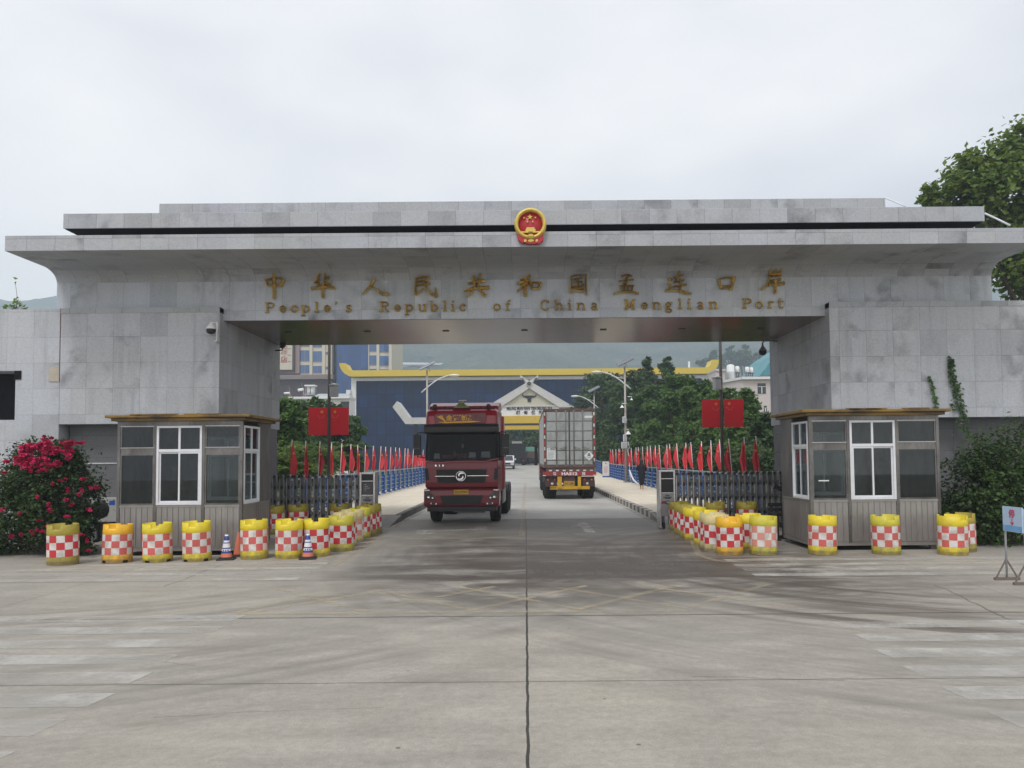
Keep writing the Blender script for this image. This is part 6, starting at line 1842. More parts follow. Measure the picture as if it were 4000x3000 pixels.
def box_truck(x, y, w, h, body, tarp, label, sign):
    t = T('cargo_truck', label, 'truck', (x, y, gz(y) + .006))
    B = lambda name, mb, mat, par=t, **k: mb.build(name, mat, par, world=False, **k)
    hw = w / 2
    mb = MB(); mb.box(-hw, hw, 0, 7.5, 1.1, h); mb.box(-hw - .02, hw + .02, -.02, 0.05, 1.05, 1.2)
    for i in range(5): mb.box(-hw + .1 + i * (w - .2) / 4 - .03, -hw + .1 + i * (w - .2) / 4 + .03, -.03, -.001, 1.2, h - .05)
    B('cargo_body', mb, body, bevel=.02)
    mb = MB(); mb.prism([(-hw - .05, h - .5), (-hw - .05, h + .02), (-hw * .4, h + .25), (hw * .4, h + .22), (hw + .05, h + .02), (hw + .05, h - .5)], 'Y', -.05, 7.55); B('tarpaulin', mb, tarp, bevel=.04)
    mb = MB(); mb.box(-hw * .95, hw * .95, .0, .12, .55, .9); mb.box(-.45, .45, .2, 8.0, .75, 1.09); B('chassis', mb, m_chassis)
    for s in (-1, 1):
        mb = MB(); mb.box(s * hw * .75 - .12, s * hw * .75 + .12, -.03, -.001, .68, .82); B('tail_lamp', mb, rm['red'])
        for yy in (1.0, 2.3, 8.6): wheel(t, s * (hw - .3), yy, .5, .5, s)
    mb = MB(); mb.box(-hw * .95, hw * .95, 7.7, 9.6, .7, 2.9); B('cab', mb, body, bevel=.06)
    if sign:
        mb = MB(); mb.box(-.75, .75, -.02, .02, h + .24, h + .58); B('roof_board', mb, m_paper)


m_dkbody = M('dark_truck_body', (.022, .023, .026), .6, var=.2)
box_truck(-1.25, 112.0, 2.4, 3.0, m_dkbody, m_dkbody, 'black cargo truck with a white board on top, under the far arch', True)
box_truck(.75, 118.0, 2.3, 2.55, M('brown_truck_body', (.14, .10, .085), .7, var=.2), M('green_tarp', (.17, .42, .33), .6, var=.12), 'brown cargo truck under a mint green tarpaulin at the far arch', False)

# ------------------------------------------------------------------ the woman on the pavement
q = G(2507, 1911, .2)
pw = T('person', 'woman walking away in a long dark dress and pale heels, long dark hair', 'person', (q.x, q.y, .2), -.05)
bpy.context.view_layer.update()
J = {'pel': (0, 0, .92, .12), 'waist': (0, -.005, 1.08, .095), 'chest': (0, 0, 1.25, .115), 'neckb': (0, .0, 1.40, .06), 'neck': (0, .01, 1.47, .045), 'head0': (0, .02, 1.53, .062), 'head1': (0, .03, 1.62, .078), 'head2': (0, .02, 1.70, .052),
     'shl': (-.17, 0, 1.37, .055), 'ell': (-.25, .02, 1.12, .042), 'wrl': (-.12, .20, 1.06, .03), 'hal': (-.05, .25, 1.08, .034),
     'shr': (.17, 0, 1.37, .055), 'elr': (.25, .02, 1.12, .042), 'wrr': (.12, .20, 1.07, .03), 'har': (.04, .26, 1.09, .034),
     'hil': (-.085, 0, .86, .095), 'knl': (-.075, .05, .50, .062), 'anl': (-.06, -.01, .12, .04), 'fol': (-.06, .03, .06, .042), 'tol': (-.06, .13, .035, .03),
     'hir': (.085, 0, .86, .095), 'knr': (.07, .02, .50, .062), 'anr': (.055, -.13, .15, .04), 'for': (.055, -.1, .08, .042), 'tor': (.055, .0, .035, .03)}
ED = [('pel', 'waist'), ('waist', 'chest'), ('chest', 'neckb'), ('neckb', 'neck'), ('neck', 'head0'), ('head0', 'head1'), ('head1', 'head2'), ('chest', 'shl'), ('shl', 'ell'), ('ell', 'wrl'), ('wrl', 'hal'), ('chest', 'shr'), ('shr', 'elr'), ('elr', 'wrr'), ('wrr', 'har'),
      ('pel', 'hil'), ('hil', 'knl'), ('knl', 'anl'), ('anl', 'fol'), ('fol', 'tol'), ('pel', 'hir'), ('hir', 'knr'), ('knr', 'anr'), ('anr', 'for'), ('for', 'tor')]
names = list(J)
me = bpy.data.meshes.new('body')
me.from_pydata([J[n][:3] for n in names], [(names.index(a), names.index(b)) for a, b in ED], [])
bo = bpy.data.objects.new('body', me); COL.objects.link(bo); bo.parent = pw
md = bo.modifiers.new('skin', 'SKIN')
for i, n in enumerate(names):
    sv = me.skin_vertices[0].data[i]; sv.radius = (J[n][3], J[n][3]); sv.use_root = (n == 'pel')
md2 = bo.modifiers.new('sub', 'SUBSURF'); md2.levels = 2; md2.render_levels = 2
me.materials.append(M('skin_tone', (.42, .25, .17), .6, var=.05))
m_dress = M('dark_dress', (.005, .0055, .009), .85, var=.2)
mb = MB()


def rings(mb, rs, n=20, m=0):
    v = [(cx + rx * math.cos(2 * math.pi * k / n), cy + ry * math.sin(2 * math.pi * k / n), z) for cx, cy, z, rx, ry in rs for k in range(n)]
    f = [(i * n + k, i * n + (k + 1) % n, (i + 1) * n + (k + 1) % n, (i + 1) * n + k) for i in range(len(rs) - 1) for k in range(n)]
    mb.add(v, f, m, True)


rings(mb, [(0, -.02, .22, .115, .13), (0, -.01, .4, .135, .14), (0, 0, .62, .175, .155), (0, 0, .85, .21, .17), (0, 0, .98, .2, .16), (0, -.005, 1.1, .165, .135), (0, 0, 1.25, .19, .14), (0, 0, 1.36, .2, .12), (0, 0, 1.42, .12, .085), (0, .005, 1.45, .06, .06)])
for s in (-1, 1): mb.tube([(s * .17, 0, 1.38), (s * .22, .01, 1.25), (s * .26, .02, 1.12), (s * .20, .1, 1.08), (s * .13, .18, 1.06)], .068, 10, r2=.045)
mb.build('dress', m_dress, pw, world=False)
mb = MB()
rings(mb, [(0, -.05, 1.08, .075, .04), (0, -.075, 1.2, .12, .055), (0, -.06, 1.35, .115, .06), (0, -.03, 1.48, .095, .075), (0, -.005, 1.6, .105, .105), (0, .01, 1.69, .09, .095), (0, .01, 1.745, .04, .045), (0, .01, 1.75, .001, .001)])
mb.build('hair', M('dark_hair', (.022, .013, .010), .6, var=.3, scale=20, stretch=(6, 6, .5)), pw, world=False)
for s, dx, dy, lift in ((-1, -.06, .05, 0), (1, .055, -.08, .0)):
    mb = MB(); mb.hexa([(dx - .035, dy - .1, 0), (dx + .035, dy - .1, 0), (dx + .04, dy + .12, 0), (dx - .04, dy + .12, 0)], [(dx - .033, dy - .1, .1), (dx + .033, dy - .1, .1), (dx + .03, dy + .1, .045), (dx - .03, dy + .1, .045)])
    mb.build('shoe', M('tan_shoe', (.50, .33, .18), .5), pw, world=False, bevel=.012)

# ------------------------------------------------------------------ far arch over the road
YA2 = 108.0
zs = lambda cy: P(2068, 1450 + cy / 5.53, YA2).z
xs_ = lambda cx: P(1880 + cx / 5.53, 1600, YA2).x
xc = xs_(1040)
t = T('roofed_arch', 'pale arch with a steep gable, black buffalo head and yellow beams across the far road', 'arch', (xc, YA2, gz(YA2)))
m_arch = M('arch_pale_grey', (.52, .52, .50), .6, var=.08, dirt=(.36, .35, .33), damt=.35)
m_tymp = M('arch_cream', (.50, .48, .37), .65, var=.06)
m_awhite = M('arch_white', (.70, .70, .69), .6, var=.05)
m_ayel = M('arch_yellow', (.55, .38, .04), .5, var=.08)


def mir(pts): return pts + [(2 * xc - a, b) for a, b in reversed(pts)]


mb = MB()
wA, wB = xs_(1040 - 970), xs_(1040 + 970)
for s in (-1, 1):
    X = lambda d: xc + s * d * (xs_(1041) - xs_(1040))
    mb.prism([(X(-190), zs(90)), (X(-120), zs(150) - .0), (X(970), zs(795)), (X(640), zs(795)), (X(0), zs(375)), (X(-130), zs(290) + .9), (X(-195), zs(155))][:: 1], 'Y', YA2 - .9 - .02 * s, YA2 + 2.2)
mb.build('gable_beam', m_arch, t)
mb = MB(); X = lambda d: xc + d * (xs_(1041) - xs_(1040))
mb.prism([(X(-590), zs(745)), (X(590), zs(745)), (X(0), zs(370))], 'Y', YA2 - .5, YA2 + 2.0); mb.build('tympanum', m_tymp, t)
mb = MB(); mb.box(X(-600), X(600), YA2 - .75, YA2 + 2, zs(775), zs(742)); mb.build('tie_beam', m_arch, t)
mb = MB(); mb.box(X(-640), X(640), YA2 - .6, YA2 + 2, zs(970), zs(775)); bd = mb.build('name_board', m_awhite, t)
mb = MB(); mb.box(X(-640), X(640), YA2 - .9, YA2 + 2, zs(1130), zs(970)); mb.box(X(-640), X(640), YA2 - .7, YA2 + 2, zs(1260), zs(1175)); mb.box(X(-640), X(640), YA2 - .5, YA2 + 1.8, zs(1175), zs(1130), 1)
mb.build('yellow_beam', [m_ayel, m_window_dk], t)
text('lettering', 'MEUNG MAN NAN TIEN MEUNG WA', .66, (X(0), YA2 - .62, zs(813)), bd, m_dkbody, width=X(490) - X(-490), offset=.02, ext=.03)
text('lettering', '缅', .56, (X(-245), YA2 - .62, zs(905)), bd, m_dkbody, ext=.03, offset=.02)
text('lettering', '甸', .56, (X(-82), YA2 - .62, zs(905)), bd, m_dkbody, ext=.03, offset=.02)
text('lettering', '佤', .56, (X(82), YA2 - .62, zs(905)), bd, m_dkbody, ext=.03, offset=.02)
text('lettering', '邦', .56, (X(240), YA2 - .62, zs(905)), bd, m_dkbody, ext=.03, offset=.02)
hl = [(0, 530), (-60, 532), (-120, 540), (-145, 510), (-138, 480), (-150, 500), (-155, 530), (-130, 565), (-75, 580), (-38, 600), (-38, 668), (0, 668)]
pts = [(X(a), zs(b)) for a, b in hl] + [(X(-a), zs(b)) for a, b in reversed(hl[1:-1])]
mb = MB(); mb.prism(pts, 'Y', YA2 - .6, YA2 - .51); mb.build('buffalo_head', m_dkbody, t)
r = (xs_(1065) - xs_(1008)) 
mb = MB(); mb.lathe([(r, -1.05), (r * 1.15, -1.0), (r * 1.15, -.9)], 24, (X(-4), YA2, zs(288)), axis='Y'); mb.lathe([(r * .8, -1.07), (.001, -1.08)], 20, (X(-4), YA2, zs(285)), axis='Y', m=1, cap=False)
mb.build('emblem', [m_tymp, M('emblem_dark_green', (.03, .06, .05), .5)], t)
for s in (-1, 1):
    mb = MB(); mb.box(*sorted((X(s * 640), X(s * 800))), YA2 - .5, YA2 + 1.6, gz(YA2) - .2, zs(970)); mb.box(*sorted((X(s * 625), X(s * 815))), YA2 - .65, YA2 + 1.75, gz(YA2) - .2, gz(YA2) + 1.2)
    mb.build('column', m_awhite, t)
    # low side roof with an upturned end
    pq = [(660, 1632), (1590, 1632), (1612, 1630)]
    def S(px): return xc + s * (2068 - px) * YA2 / F
    zz_ = lambda py: P(1600, py, YA2).z
    mb = MB(); mb.prism([(S(1930), zz_(1657)), (S(1585), zz_(1657)), (S(1535), zz_(1590)), (S(1552), zz_(1568)), (S(1600), zz_(1632)), (S(1930), zz_(1632))], 'Y', YA2 - .6, YA2 + 3.0)
    mb.build('side_roof', m_arch, t)
    for d in (1590, 1700):
        mb = MB(); a = S(d + 30); mb.box(a - .25, a + .25, YA2 + .8, YA2 + 1.3, -.1, zz_(1657)); mb.build('side_post', m_window_dk, t)

# ------------------------------------------------------------------ glass terminal with the yellow roof
YT2 = 142.0
pz = lambda px, py: (P(px, py, YT2).x, P(px, py, YT2).z)
t = T('terminal_building', 'long dark blue glass terminal under a yellow roof with upturned ends', 'building', (0, YT2, 0))
s46 = lambda a, b: (1080 + a / 4.608, 1320 + b / 4.608)
lo = [(1158, 468), (1164, 520), (1185, 570), (1215, 615), (1255, 655), (1300, 682), (1345, 700), (1385, 708)]
li = [(1262, 468), (1280, 510), (1300, 545), (1325, 575), (1355, 593), (1390, 598)]
outl = [pz(*s46(a, b)) for a, b in lo]
inl = [pz(*s46(a, b)) for a, b in li]
s63 = lambda a, b: (2700 + a / 4.483, 1330 + b / 4.483)
ro = [(460, 350), (450, 420), (425, 480), (385, 530), (335, 570), (280, 592)]
ri = [(345, 350), (325, 410), (300, 450), (270, 475), (230, 484)]
outr = [pz(*s63(a, b)) for a, b in ro]
inr = [pz(*s63(a, b)) for a, b in ri]
mb = MB(); mb.prism(outl + list(reversed(outr)) + inr[::1] + list(reversed(inl)), 'Y', YT2 - 1.2, YT2 + 3)
mb.build('roof', M('roof_yellow', (.62, .46, .05), .5, var=.06, scale=.3), t)
xL, xR = pz(1372, 1480)[0], pz(2762, 1480)[0]
zg, zr = pz(1500, 1487)[1], pz(1500, 1474)[1] - .02
mb = MB(); mb.box(xL, xR, YT2, YT2 + 14, zg, zr); mb.box(xL, pz(1391, 1500)[0], YT2 - .001, YT2 + 14, 0, zg - .001); mb.box(pz(2740, 1500)[0], xR, YT2 - .001, YT2 + 14, 0, zg - .001)
mb.build('white_frame', m_white, t)
mb = MB(); mb.box(pz(1391, 1500)[0] + .002, pz(2740, 1500)[0] - .002, YT2 + .25, YT2 + 13.9, 0, zg - .002)
mb.build('glass_wall', gridmat('blue_glass_wall', (.002, .017, .068), (.001, .006, .025), 1.7, 2.6, .07, .05, 0, .14, .3), t)
mb = MB(); mb.box(pz(1355, 1545)[0], xL - .01, YT2 - .6, YT2 + 4, pz(1355, 1540)[1], pz(1355, 1524)[1]); mb.build('side_canopy', m_white, t)

# ------------------------------------------------------------------ hotel tower on the left
YH = 186.0
hx = lambda a: P(1080 + a / 4.608, 1450, YH).x
hz_ = lambda b: P(1300, 1320 + b / 4.608, YH).z
t = T('hotel_building', 'tall cream and blue hotel with a signboard behind the left trees', 'building', (hx(900), YH, 0))
m_cream = M('hotel_cream', (.56, .52, .42), .7, var=.05)
m_pinkg = M('hotel_pink_stone', (.30, .21, .20), .7, var=.07)
m_hbase = M('hotel_brown_base', (.055, .04, .045), .5, var=.2, scale=.5)
m_hblue = gridmat('hotel_blue_glass', (.012, .062, .20), (.02, .06, .16), 1.6, 3.3, .05, .1, 0, .6, .2)
m_hwin = M('hotel_window_blue', (.06, .13, .28), .12, var=.2, scale=.4)
zt = hz_(-1000)
mb = MB(); mb.box(hx(425), hx(990), YH, YH + 16, hz_(660), zt); mb.build('cream_wall', m_cream, t)
mb = MB(); mb.box(hx(-500), hx(424), YH - .6, YH + 16, hz_(640), zt); mb.build('stone_wall', m_pinkg, t)
mb = MB(); mb.box(hx(-500), hx(1030), YH - .9, YH + 16, hz_(745), hz_(662)); mb.build('cornice', M('hotel_band', (.22, .18, .18), .7, var=.1), t)
mb = MB(); mb.box(hx(-500), hx(1010), YH, YH + 16, 0, hz_(746)); mb.build('base_wall', m_hbase, t)
mb = MB(); mb.box(hx(991), hx(1064), YH + 2, YH + 16, 0, zt - 1); mb.build('recess', M('hotel_dark_recess', (.02, .025, .04), .4), t)
mb = MB(); mb.box(hx(1065), hx(1655), YH + .8, YH + 16, 0, zt + 2); mb.build('blue_glass', m_hblue, t)
mb = MB(); mb.box(hx(1656), hx(2085), YH, YH + 16, 0, zt); mb.build('cream_tower', m_cream, t)
for fl in range(-4, 3):
    for a, b, r0, r1 in ((425, 595, 220, 415), (655, 815, 238, 432), (885, 922, 250, 300)):
        z0, z1 = hz_(r1 + fl * 265 if True else 0), hz_(r0 + fl * 265)
        if z1 < hz_(600): continue
        z0 = max(z0, hz_(634))
        mb = MB(); mb.box(hx(a) + .02, hx(b), YH - .06, YH - .001, z0, z1); f = mb.build('window', m_hwin, t)
        mb = MB(); mb.box(hx(a) + .1, hx(b) - .1, YH - .1, YH - .061, z0 - .02, z0 + .12); c = (hx(a) + hx(b)) / 2; mb.box(c - .05, c + .05, YH - .09, YH - .061, z0 + .125, z1); mb.build('sash', m_pinkg, f)
    for a, b, r0, r1 in ((1675, 1800, 320, 500), (1855, 2020, 330, 515)):
        z0, z1 = hz_(r1 + fl * 243), hz_(r0 + fl * 243)
        if z0 < 3: continue
        mb = MB(); mb.box(hx(a), hx(b), YH - .06, YH - .001, z0, z1); f = mb.build('window', m_hwin, t)
        mb = MB(); mb.box(hx(a), hx(b), YH - .1, YH - .061, z0, z0 + .2); mb.build('sash', m_pinkg, f)
        if a > 1800:
            mb = MB(); mb.hexa([(hx(b) - 1.1, YH - .7, z1 - 2.0), (hx(b) - .4, YH - .7, z1 - 2.0), (hx(b) - .4, YH - .6, z1 - 2.0), (hx(b) - 1.1, YH - .6, z1 - 2.0)], [(hx(b) - 1.1, YH - .12, z1 - .3), (hx(b) - .4, YH - .12, z1 - .3), (hx(b) - .4, YH - .07, z1 - .3), (hx(b) - 1.1, YH - .07, z1 - .3)]); mb.build('open_sash', m_hblue, f)
for a in (600, 830, 1656, 1805, 2030):
    mb = MB(); w = 50 if a != 1656 else 12; mb.box(hx(a), hx(a + w), YH - .35, YH - .001, hz_(680) if a < 1600 else 0, zt + .5); mb.build('pilaster', m_cream, t)
mb = MB(); mb.box(hx(-300), hx(345), YH - 1.1, YH - .61, hz_(610), hz_(-300)); sg = mb.build('sign_frame', M('sign_dark_frame', (.06, .045, .05), .6), t)
mb = MB(); mb.box(hx(-260), hx(308), YH - 1.2, YH - 1.101, hz_(575), hz_(-270)); mb.build('sign_board', m_cream, sg)
m_hred = M('hotel_sign_red', (.36, .06, .06), .6)
for ch, b in (('大', 125), ('酒', 250), ('店', 400)): text('lettering', ch, 1.75, (hx(165), YH - 1.23, hz_(b)), sg, m_hred, ext=.03, offset=.03)
mb = MB()
for b in (195, 310, 425): mb.box(hx(232), hx(288), YH - 1.24, YH - 1.201, hz_(b + 14), hz_(b))
for b in (160, 285, 430): mb.box(hx(45), hx(92), YH - 1.24, YH - 1.201, hz_(b + 14), hz_(b)); mb.box(hx(62), hx(76), YH - 1.245, YH - 1.241, hz_(b + 26), hz_(b - 14))
mb.build('side_marks', M('sign_brown', (.28, .17, .12), .6), sg)

# ------------------------------------------------------------------ low white house on the left and its roof gear
YL = 80.0
lx = lambda a: P(1080 + a / 4.608, 1560, YL).x
lz = lambda b: P(1200, 1320 + b / 4.608, YL).z
t = T('white_house', 'low white flat-roofed house behind the left trees', 'building', (lx(700), YL, 0))
mb = MB(); mb.box(lx(240), lx(1318), YL, YL + 2.5, 0, lz(1100)); mb.build('wall', m_awhite, t)
mb = MB(); mb.box(lx(225), lx(1330), YL - .4, YL + 2.8, lz(1099), lz(1062)); mb.build('parapet', m_white, t)
mb = MB(); mb.hexa([(lx(640), YL + .2, lz(1062)), (lx(1318), YL + .2, lz(1062)), (lx(1318), YL + 2.4, lz(1062)), (lx(640), YL + 2.4, lz(1062))], [(lx(700), YL + 1.2, lz(990)), (lx(1250), YL + 1.2, lz(990)), (lx(1250), YL + 1.6, lz(990)), (lx(700), YL + 1.6, lz(990))]); mb.build('roof', M('grey_roof', (.34, .38, .40), .6, var=.08), t)
mb = MB(); mb.box(lx(1160), lx(1308), YL - .05, YL - .001, lz(1420), lz(1150)); mb.build('window', m_window_dk, t)
m_pk = M('pinkish_metal', (.45, .27, .27), .5, var=.1)
for a, b, h, lab in ((160, 1000, 100, 'pink roof heater with a slanted rod, nearest the hotel sign corner'), (415, 955, 100, 'pink roof heater with a slanted rod beside the white water tank')):
    c = Vector((lx(a), YL + 1, lz(1062)))
    t = T('roof_heater', lab, 'water heater', c, 0, 'heaters on the white house roof'); t.scale = (.52, .52, .62 if a > 300 else .5)
    mb = MB(); mb.tube([(-.9, 0, .95 + (.4 if a > 300 else 0)), (.3, 0, 1.05 + (.4 if a > 300 else 0))], .24, 12); mb.build('tank', m_white, t, world=False)
    mb = MB(); mb.bar((.1, 0, .02), (.3, 0, 1.2), .1, .1); mb.bar((.7, 0, .02), (.3, 0, .9), .08, .08); mb.build('frame', m_pk, t, world=False)
    mb = MB(); mb.bar((.3, 0, 1.1), (-.25 if a > 300 else .1, 0, 2.6), .05, .05); mb.build('rod', m_grey_paint, t, world=False)
c = Vector((lx(560), YL + 1.2, lz(1062)))
t = T('water_tank', 'white draped water tank on the low white house roof', 'water tank', c); t.scale = (.66, .66, .74)
mb = MB(); mb.box(-.85, .85, -.7, .7, 1.65, 1.85); mb.lathe([(.35, .5), (.35, 1.64)], 14, (.35, 0, 0)); mb.lathe([(.3, .5), (.3, 1.64)], 14, (-.35, 0, 0)); mb.build('tank', m_white, t, world=False)
mb = MB()
for a in (-.7, .7):
    for b in (-.5, .5): mb.box(a - .04, a + .04, b - .04, b + .04, 0, 1.649)
mb.box(-.8, .8, -.6, .6, .4, .499); mb.build('stand', m_grey_paint, t, world=False)

# ------------------------------------------------------------------ pale house on the right with tanks on its roof
YR = 98.0
rx = lambda a: P(2700 + a / 4.483, 1500, YR).x
rz_ = lambda b: P(2950, 1330 + b / 4.483, YR).z
t = T('pink_house', 'pale pink house with a flat roof behind the right trees', 'building', (rx(1300), YR, 0))
m_ph = M('pale_pink_wall', (.58, .52, .50), .7, var=.05, scale=.6)
mb = MB(); mb.prism([(rx(885), YR), (rx(2400), YR), (rx(2400), YR + 14), (rx(560), YR + 14), (rx(560), YR + 8)], 'Z', 0, rz_(685)); mb.build('wall', m_ph, t)
mb = MB(); mb.prism([(rx(880), YR - .5), (rx(2410), YR - .5), (rx(2410), YR + 14.2), (rx(535), YR + 14.2), (rx(535), YR + 7.8)], 'Z', rz_(684), rz_(640)); mb.build('parapet', m_awhite, t)
for a, b, c, d in ((1160, 1303, 750, 932), (1262, 1312, 1145, 1260), (1500, 1640, 750, 932)):
    mb = MB(); mb.box(rx(a), rx(b), YR - .06, YR - .001, rz_(d), rz_(c)); f = mb.build('window', m_window_dk, t)
    mb = MB(); mm = (rx(a) + rx(b)) / 2; mb.box(mm - .05, mm + .05, YR - .1, YR - .061, rz_(d), rz_(c + (d - c) * .35)); mb.box(rx(a), rx(b), YR - .1, YR - .061, rz_(c + (d - c) * .35), rz_(c + (d - c) * .31)); mb.build('frame', m_white, f)
mb = MB(); mb.box(rx(567), rx(735), YR + 4, YR + 8, rz_(640) + .01, rz_(470)); mb.box(rx(560), rx(745), YR + 3.8, YR + 8.2, rz_(469), rz_(436)); mb.box(rx(648), rx(686), YR + 3.9, YR + 3.999, rz_(650), rz_(540), 1); mb.build('stair_tower', [m_ph, m_window_dk], t)
zr = rz_(640)
for a0, a1, b0, b1, leg, lab in ((735, 872, 365, 640, False, 'largest white tank, reaching down to the pink house roof'), (893, 962, 398, 512, True, 'raised white tank just right of the largest one'),
                               (1068, 1140, 410, 515, True, 'raised pale tank left of the rightmost one on the pink house'), (1154, 1212, 420, 520, True, 'rightmost raised white tank on the pink house roof')):
    x = (rx(a0) + rx(a1)) / 2; r = (rx(a1) - rx(a0)) / 2
    t = T('water_tank', lab, 'water tank', (x, YR + 3, zr), 0, 'water tanks on the pink house')
    z0 = .02 if not leg else rz_(b1) - zr; z1 = rz_(b0) - zr
    mb = MB(); mb.lathe([(r, z0), (r, (z0 + z1) / 2 - .03), (r * 1.03, (z0 + z1) / 2), (r, (z0 + z1) / 2 + .03), (r, z1 - r * .35), (r * .6, z1 - r * .1), (.001, z1)], 20); mb.build('tank', m_white, t, world=False)
    if leg:
        mb = MB()
        for i in range(4):
            a = i * math.pi / 2 + .6; mb.bar((r * .8 * math.cos(a), r * .8 * math.sin(a), 0), (r * .8 * math.cos(a), r * .8 * math.sin(a), z0), .08, .08)
        mb.bar((-r, -r * .7, .1), (r, -r * .7, z0 * .9), .06, .06); mb.box(-r, r, -r, r, z0 - .1, z0 - .01); mb.build('stand', m_grey_dark, t, world=False)
YQ = 125.0
t = T('teal_roofed_hall', 'hall with a steep teal sheet roof at the right pier edge', 'building', (P(3100, 1450, YQ).x, YQ, 0))
p0, p1, p2 = P(2968, 1468, YQ), P(3030, 1385, YQ), P(3110, 1330, YQ)
mb = MB(); mb.prism([(p0.x, p0.z), (p1.x, p1.z), (p2.x, p2.z), (p2.x + 14, p0.z)], 'Y', YQ, YQ + 14); mb.build('roof', gridmat('teal_roof', (.06, .24, .28), (.10, .30, .34), .9, 30, .05, .5, 0, .4, .08), t)
mb = MB(); mb.box(p0.x + .3, p2.x + 13, YQ + .3, YQ + 13.7, 0, p0.z - .01); mb.build('wall', m_ph, t)

# ------------------------------------------------------------------ hills, sheds and mast in the haze
def hill_z(x, y):
    a = max(0.0, y - 380.0)
    z = a * .335 + 5 * math.sin(x * .021 + y * .013) * min(1, a / 120) + 4 * math.sin(x * .047 - y * .03 + 1.3) * min(1, a / 120)
    z += 9 * math.sin(x * .0088 + 2.2) * min(1, a / 300)
    return z


mb = MB(); nx, ny = 200, 90
rh = random.Random(3)
v = []
for j in range(ny + 1):
    for i in range(nx + 1):
        x = -900 + 1800 * i / nx; y = 370 + 700 * j / ny
        v.append((x, y, (hill_z(x, y) + (rh.uniform(-1.6, 2.2) if j > 2 else 0)) if j else -3))
mb.add(v, [(j * (nx + 1) + i, j * (nx + 1) + i + 1, (j + 1) * (nx + 1) + i + 1, (j + 1) * (nx + 1) + i) for j in range(ny) for i in range(nx)], 0, True)
kh = N('hill_forest')
pp = kh.pos(); a = kh.noise(pp, .02, 6, .65); b = kh.noise(pp, .25, 5, .7)
kh.bsdf(kh.mulv(kh.mix(kh.rng(a, .4, .62, 0, 1), (.05, .075, .06), (.10, .125, .09)), kh.rng(b, .3, .7, .6, 1.4)), .9, bump=b, bstr=1.0, bdist=3.0)
mb.build('hills', kh.m, kind='structure')
YSH = 600.0
for i, (a0, a1, b0, b1, lab) in enumerate(((1565, 1720, 1413, 1448, 'long hazy hillside shed nearest the hotel'), (1722, 1872, 1415, 1450, 'middle one of the three long hazy hillside sheds'), (1876, 2062, 1414, 1450, 'long hazy hillside shed right above the arch apex'))):
    p0, p1 = P(a0, b1, YSH), P(a1, b0, YSH)
    t = T('hillside_shed', lab, 'shed', ((p0.x + p1.x) / 2, YSH, p0.z), 0, 'sheds on the hillside')
    mb = MB(); mb.box(p0.x + .8, p1.x - .8, YSH, YSH + 14, p0.z - 22, p1.z - 2.2); mb.build('wall', m_awhite, t)
    mb = MB(); mb.hexa([(p0.x, YSH - 2, p1.z - 2.3), (p1.x, YSH - 2, p1.z - 2.7), (p1.x, YSH + 16, p1.z - 2.2), (p0.x, YSH + 16, p1.z - 2.2)], [(p0.x - .7, YSH - 2, p1.z - .5), (p1.x, YSH - 2, p1.z - 1.6), (p1.x, YSH + 16, p1.z + 1), (p0.x, YSH + 16, p1.z + 1.8)]); mb.build('roof', m_white, t)
    mb = MB()
    for k in range(6):
        x = p0.x + 2 + (p1.x - p0.x - 4) * k / 5; mb.box(x - 1.4, x + 1.4, YSH - .1, YSH - .001, p1.z - 7.0, p1.z - 4.4)
    mb.build('window_row', m_window_dk, t)
YM = 800.0
q0, q1 = P(2505, 1400, YM), P(2526, 1340, YM)
t = T('hill_monument', 'hazy white twin-post monument on the hillside above the trees', 'monument', ((q0.x + q1.x) / 2, YM, q0.z))
mb = MB()
mb.box(q0.x, q0.x + 1.7, YM, YM + 2, q0.z - 15, q1.z); mb.box(q1.x - 1.7, q1.x, YM, YM + 2, q0.z - 15, q1.z - 2); mb.box(q0.x, q1.x, YM - .04, YM + 2.04, q0.z - 15, q0.z + 8); mb.box(q0.x + .6, q1.x - .6, YM + .2, YM + 1.8, q1.z - 4.6, q1.z - 2.6)
mb.build('posts', m_white, t)
q = P(2692, 1440, 200.0)
mb = MB(); mb.tube([(q.x, 200, -1), (q.x, 200, P(2692, 1412, 200).z)], .25, 8)
tag(mb.build('chimney_pipe', m_white), 'thin white pipe rising behind the yellow terminal roof', 'pipe')

# ------------------------------------------------------------------ trees and plants
NR = np.random.default_rng(7)
m_bark = M('tree_bark', (.09, .07, .05), .9, var=.3, scale=3, stretch=(3, 3, .6), bump=.3)
lm_dk = leafmat('leaves_dark', (.030, .066, .022), (.075, .135, .040), (.13, .20, .055), .25)
lm_md = leafmat('leaves_mid', (.042, .10, .022), (.105, .19, .040), (.18, .27, .055), .3)
lm_br = leafmat('leaves_bright', (.07, .14, .025), (.15, .23, .04), (.24, .32, .07), .3)
lm_sh = leafmat('leaves_shrub', (.018, .036, .012), (.04, .075, .018), (.09, .14, .03), .2, .9)
lm_s2 = leafmat('leaves_shrub_light', (.022, .045, .014), (.055, .105, .022), (.13, .20, .04), .25, .9)
lm_bg = leafmat('leaves_broad', (.075, .14, .03), (.20, .27, .045), (.28, .34, .08), .4, .5)


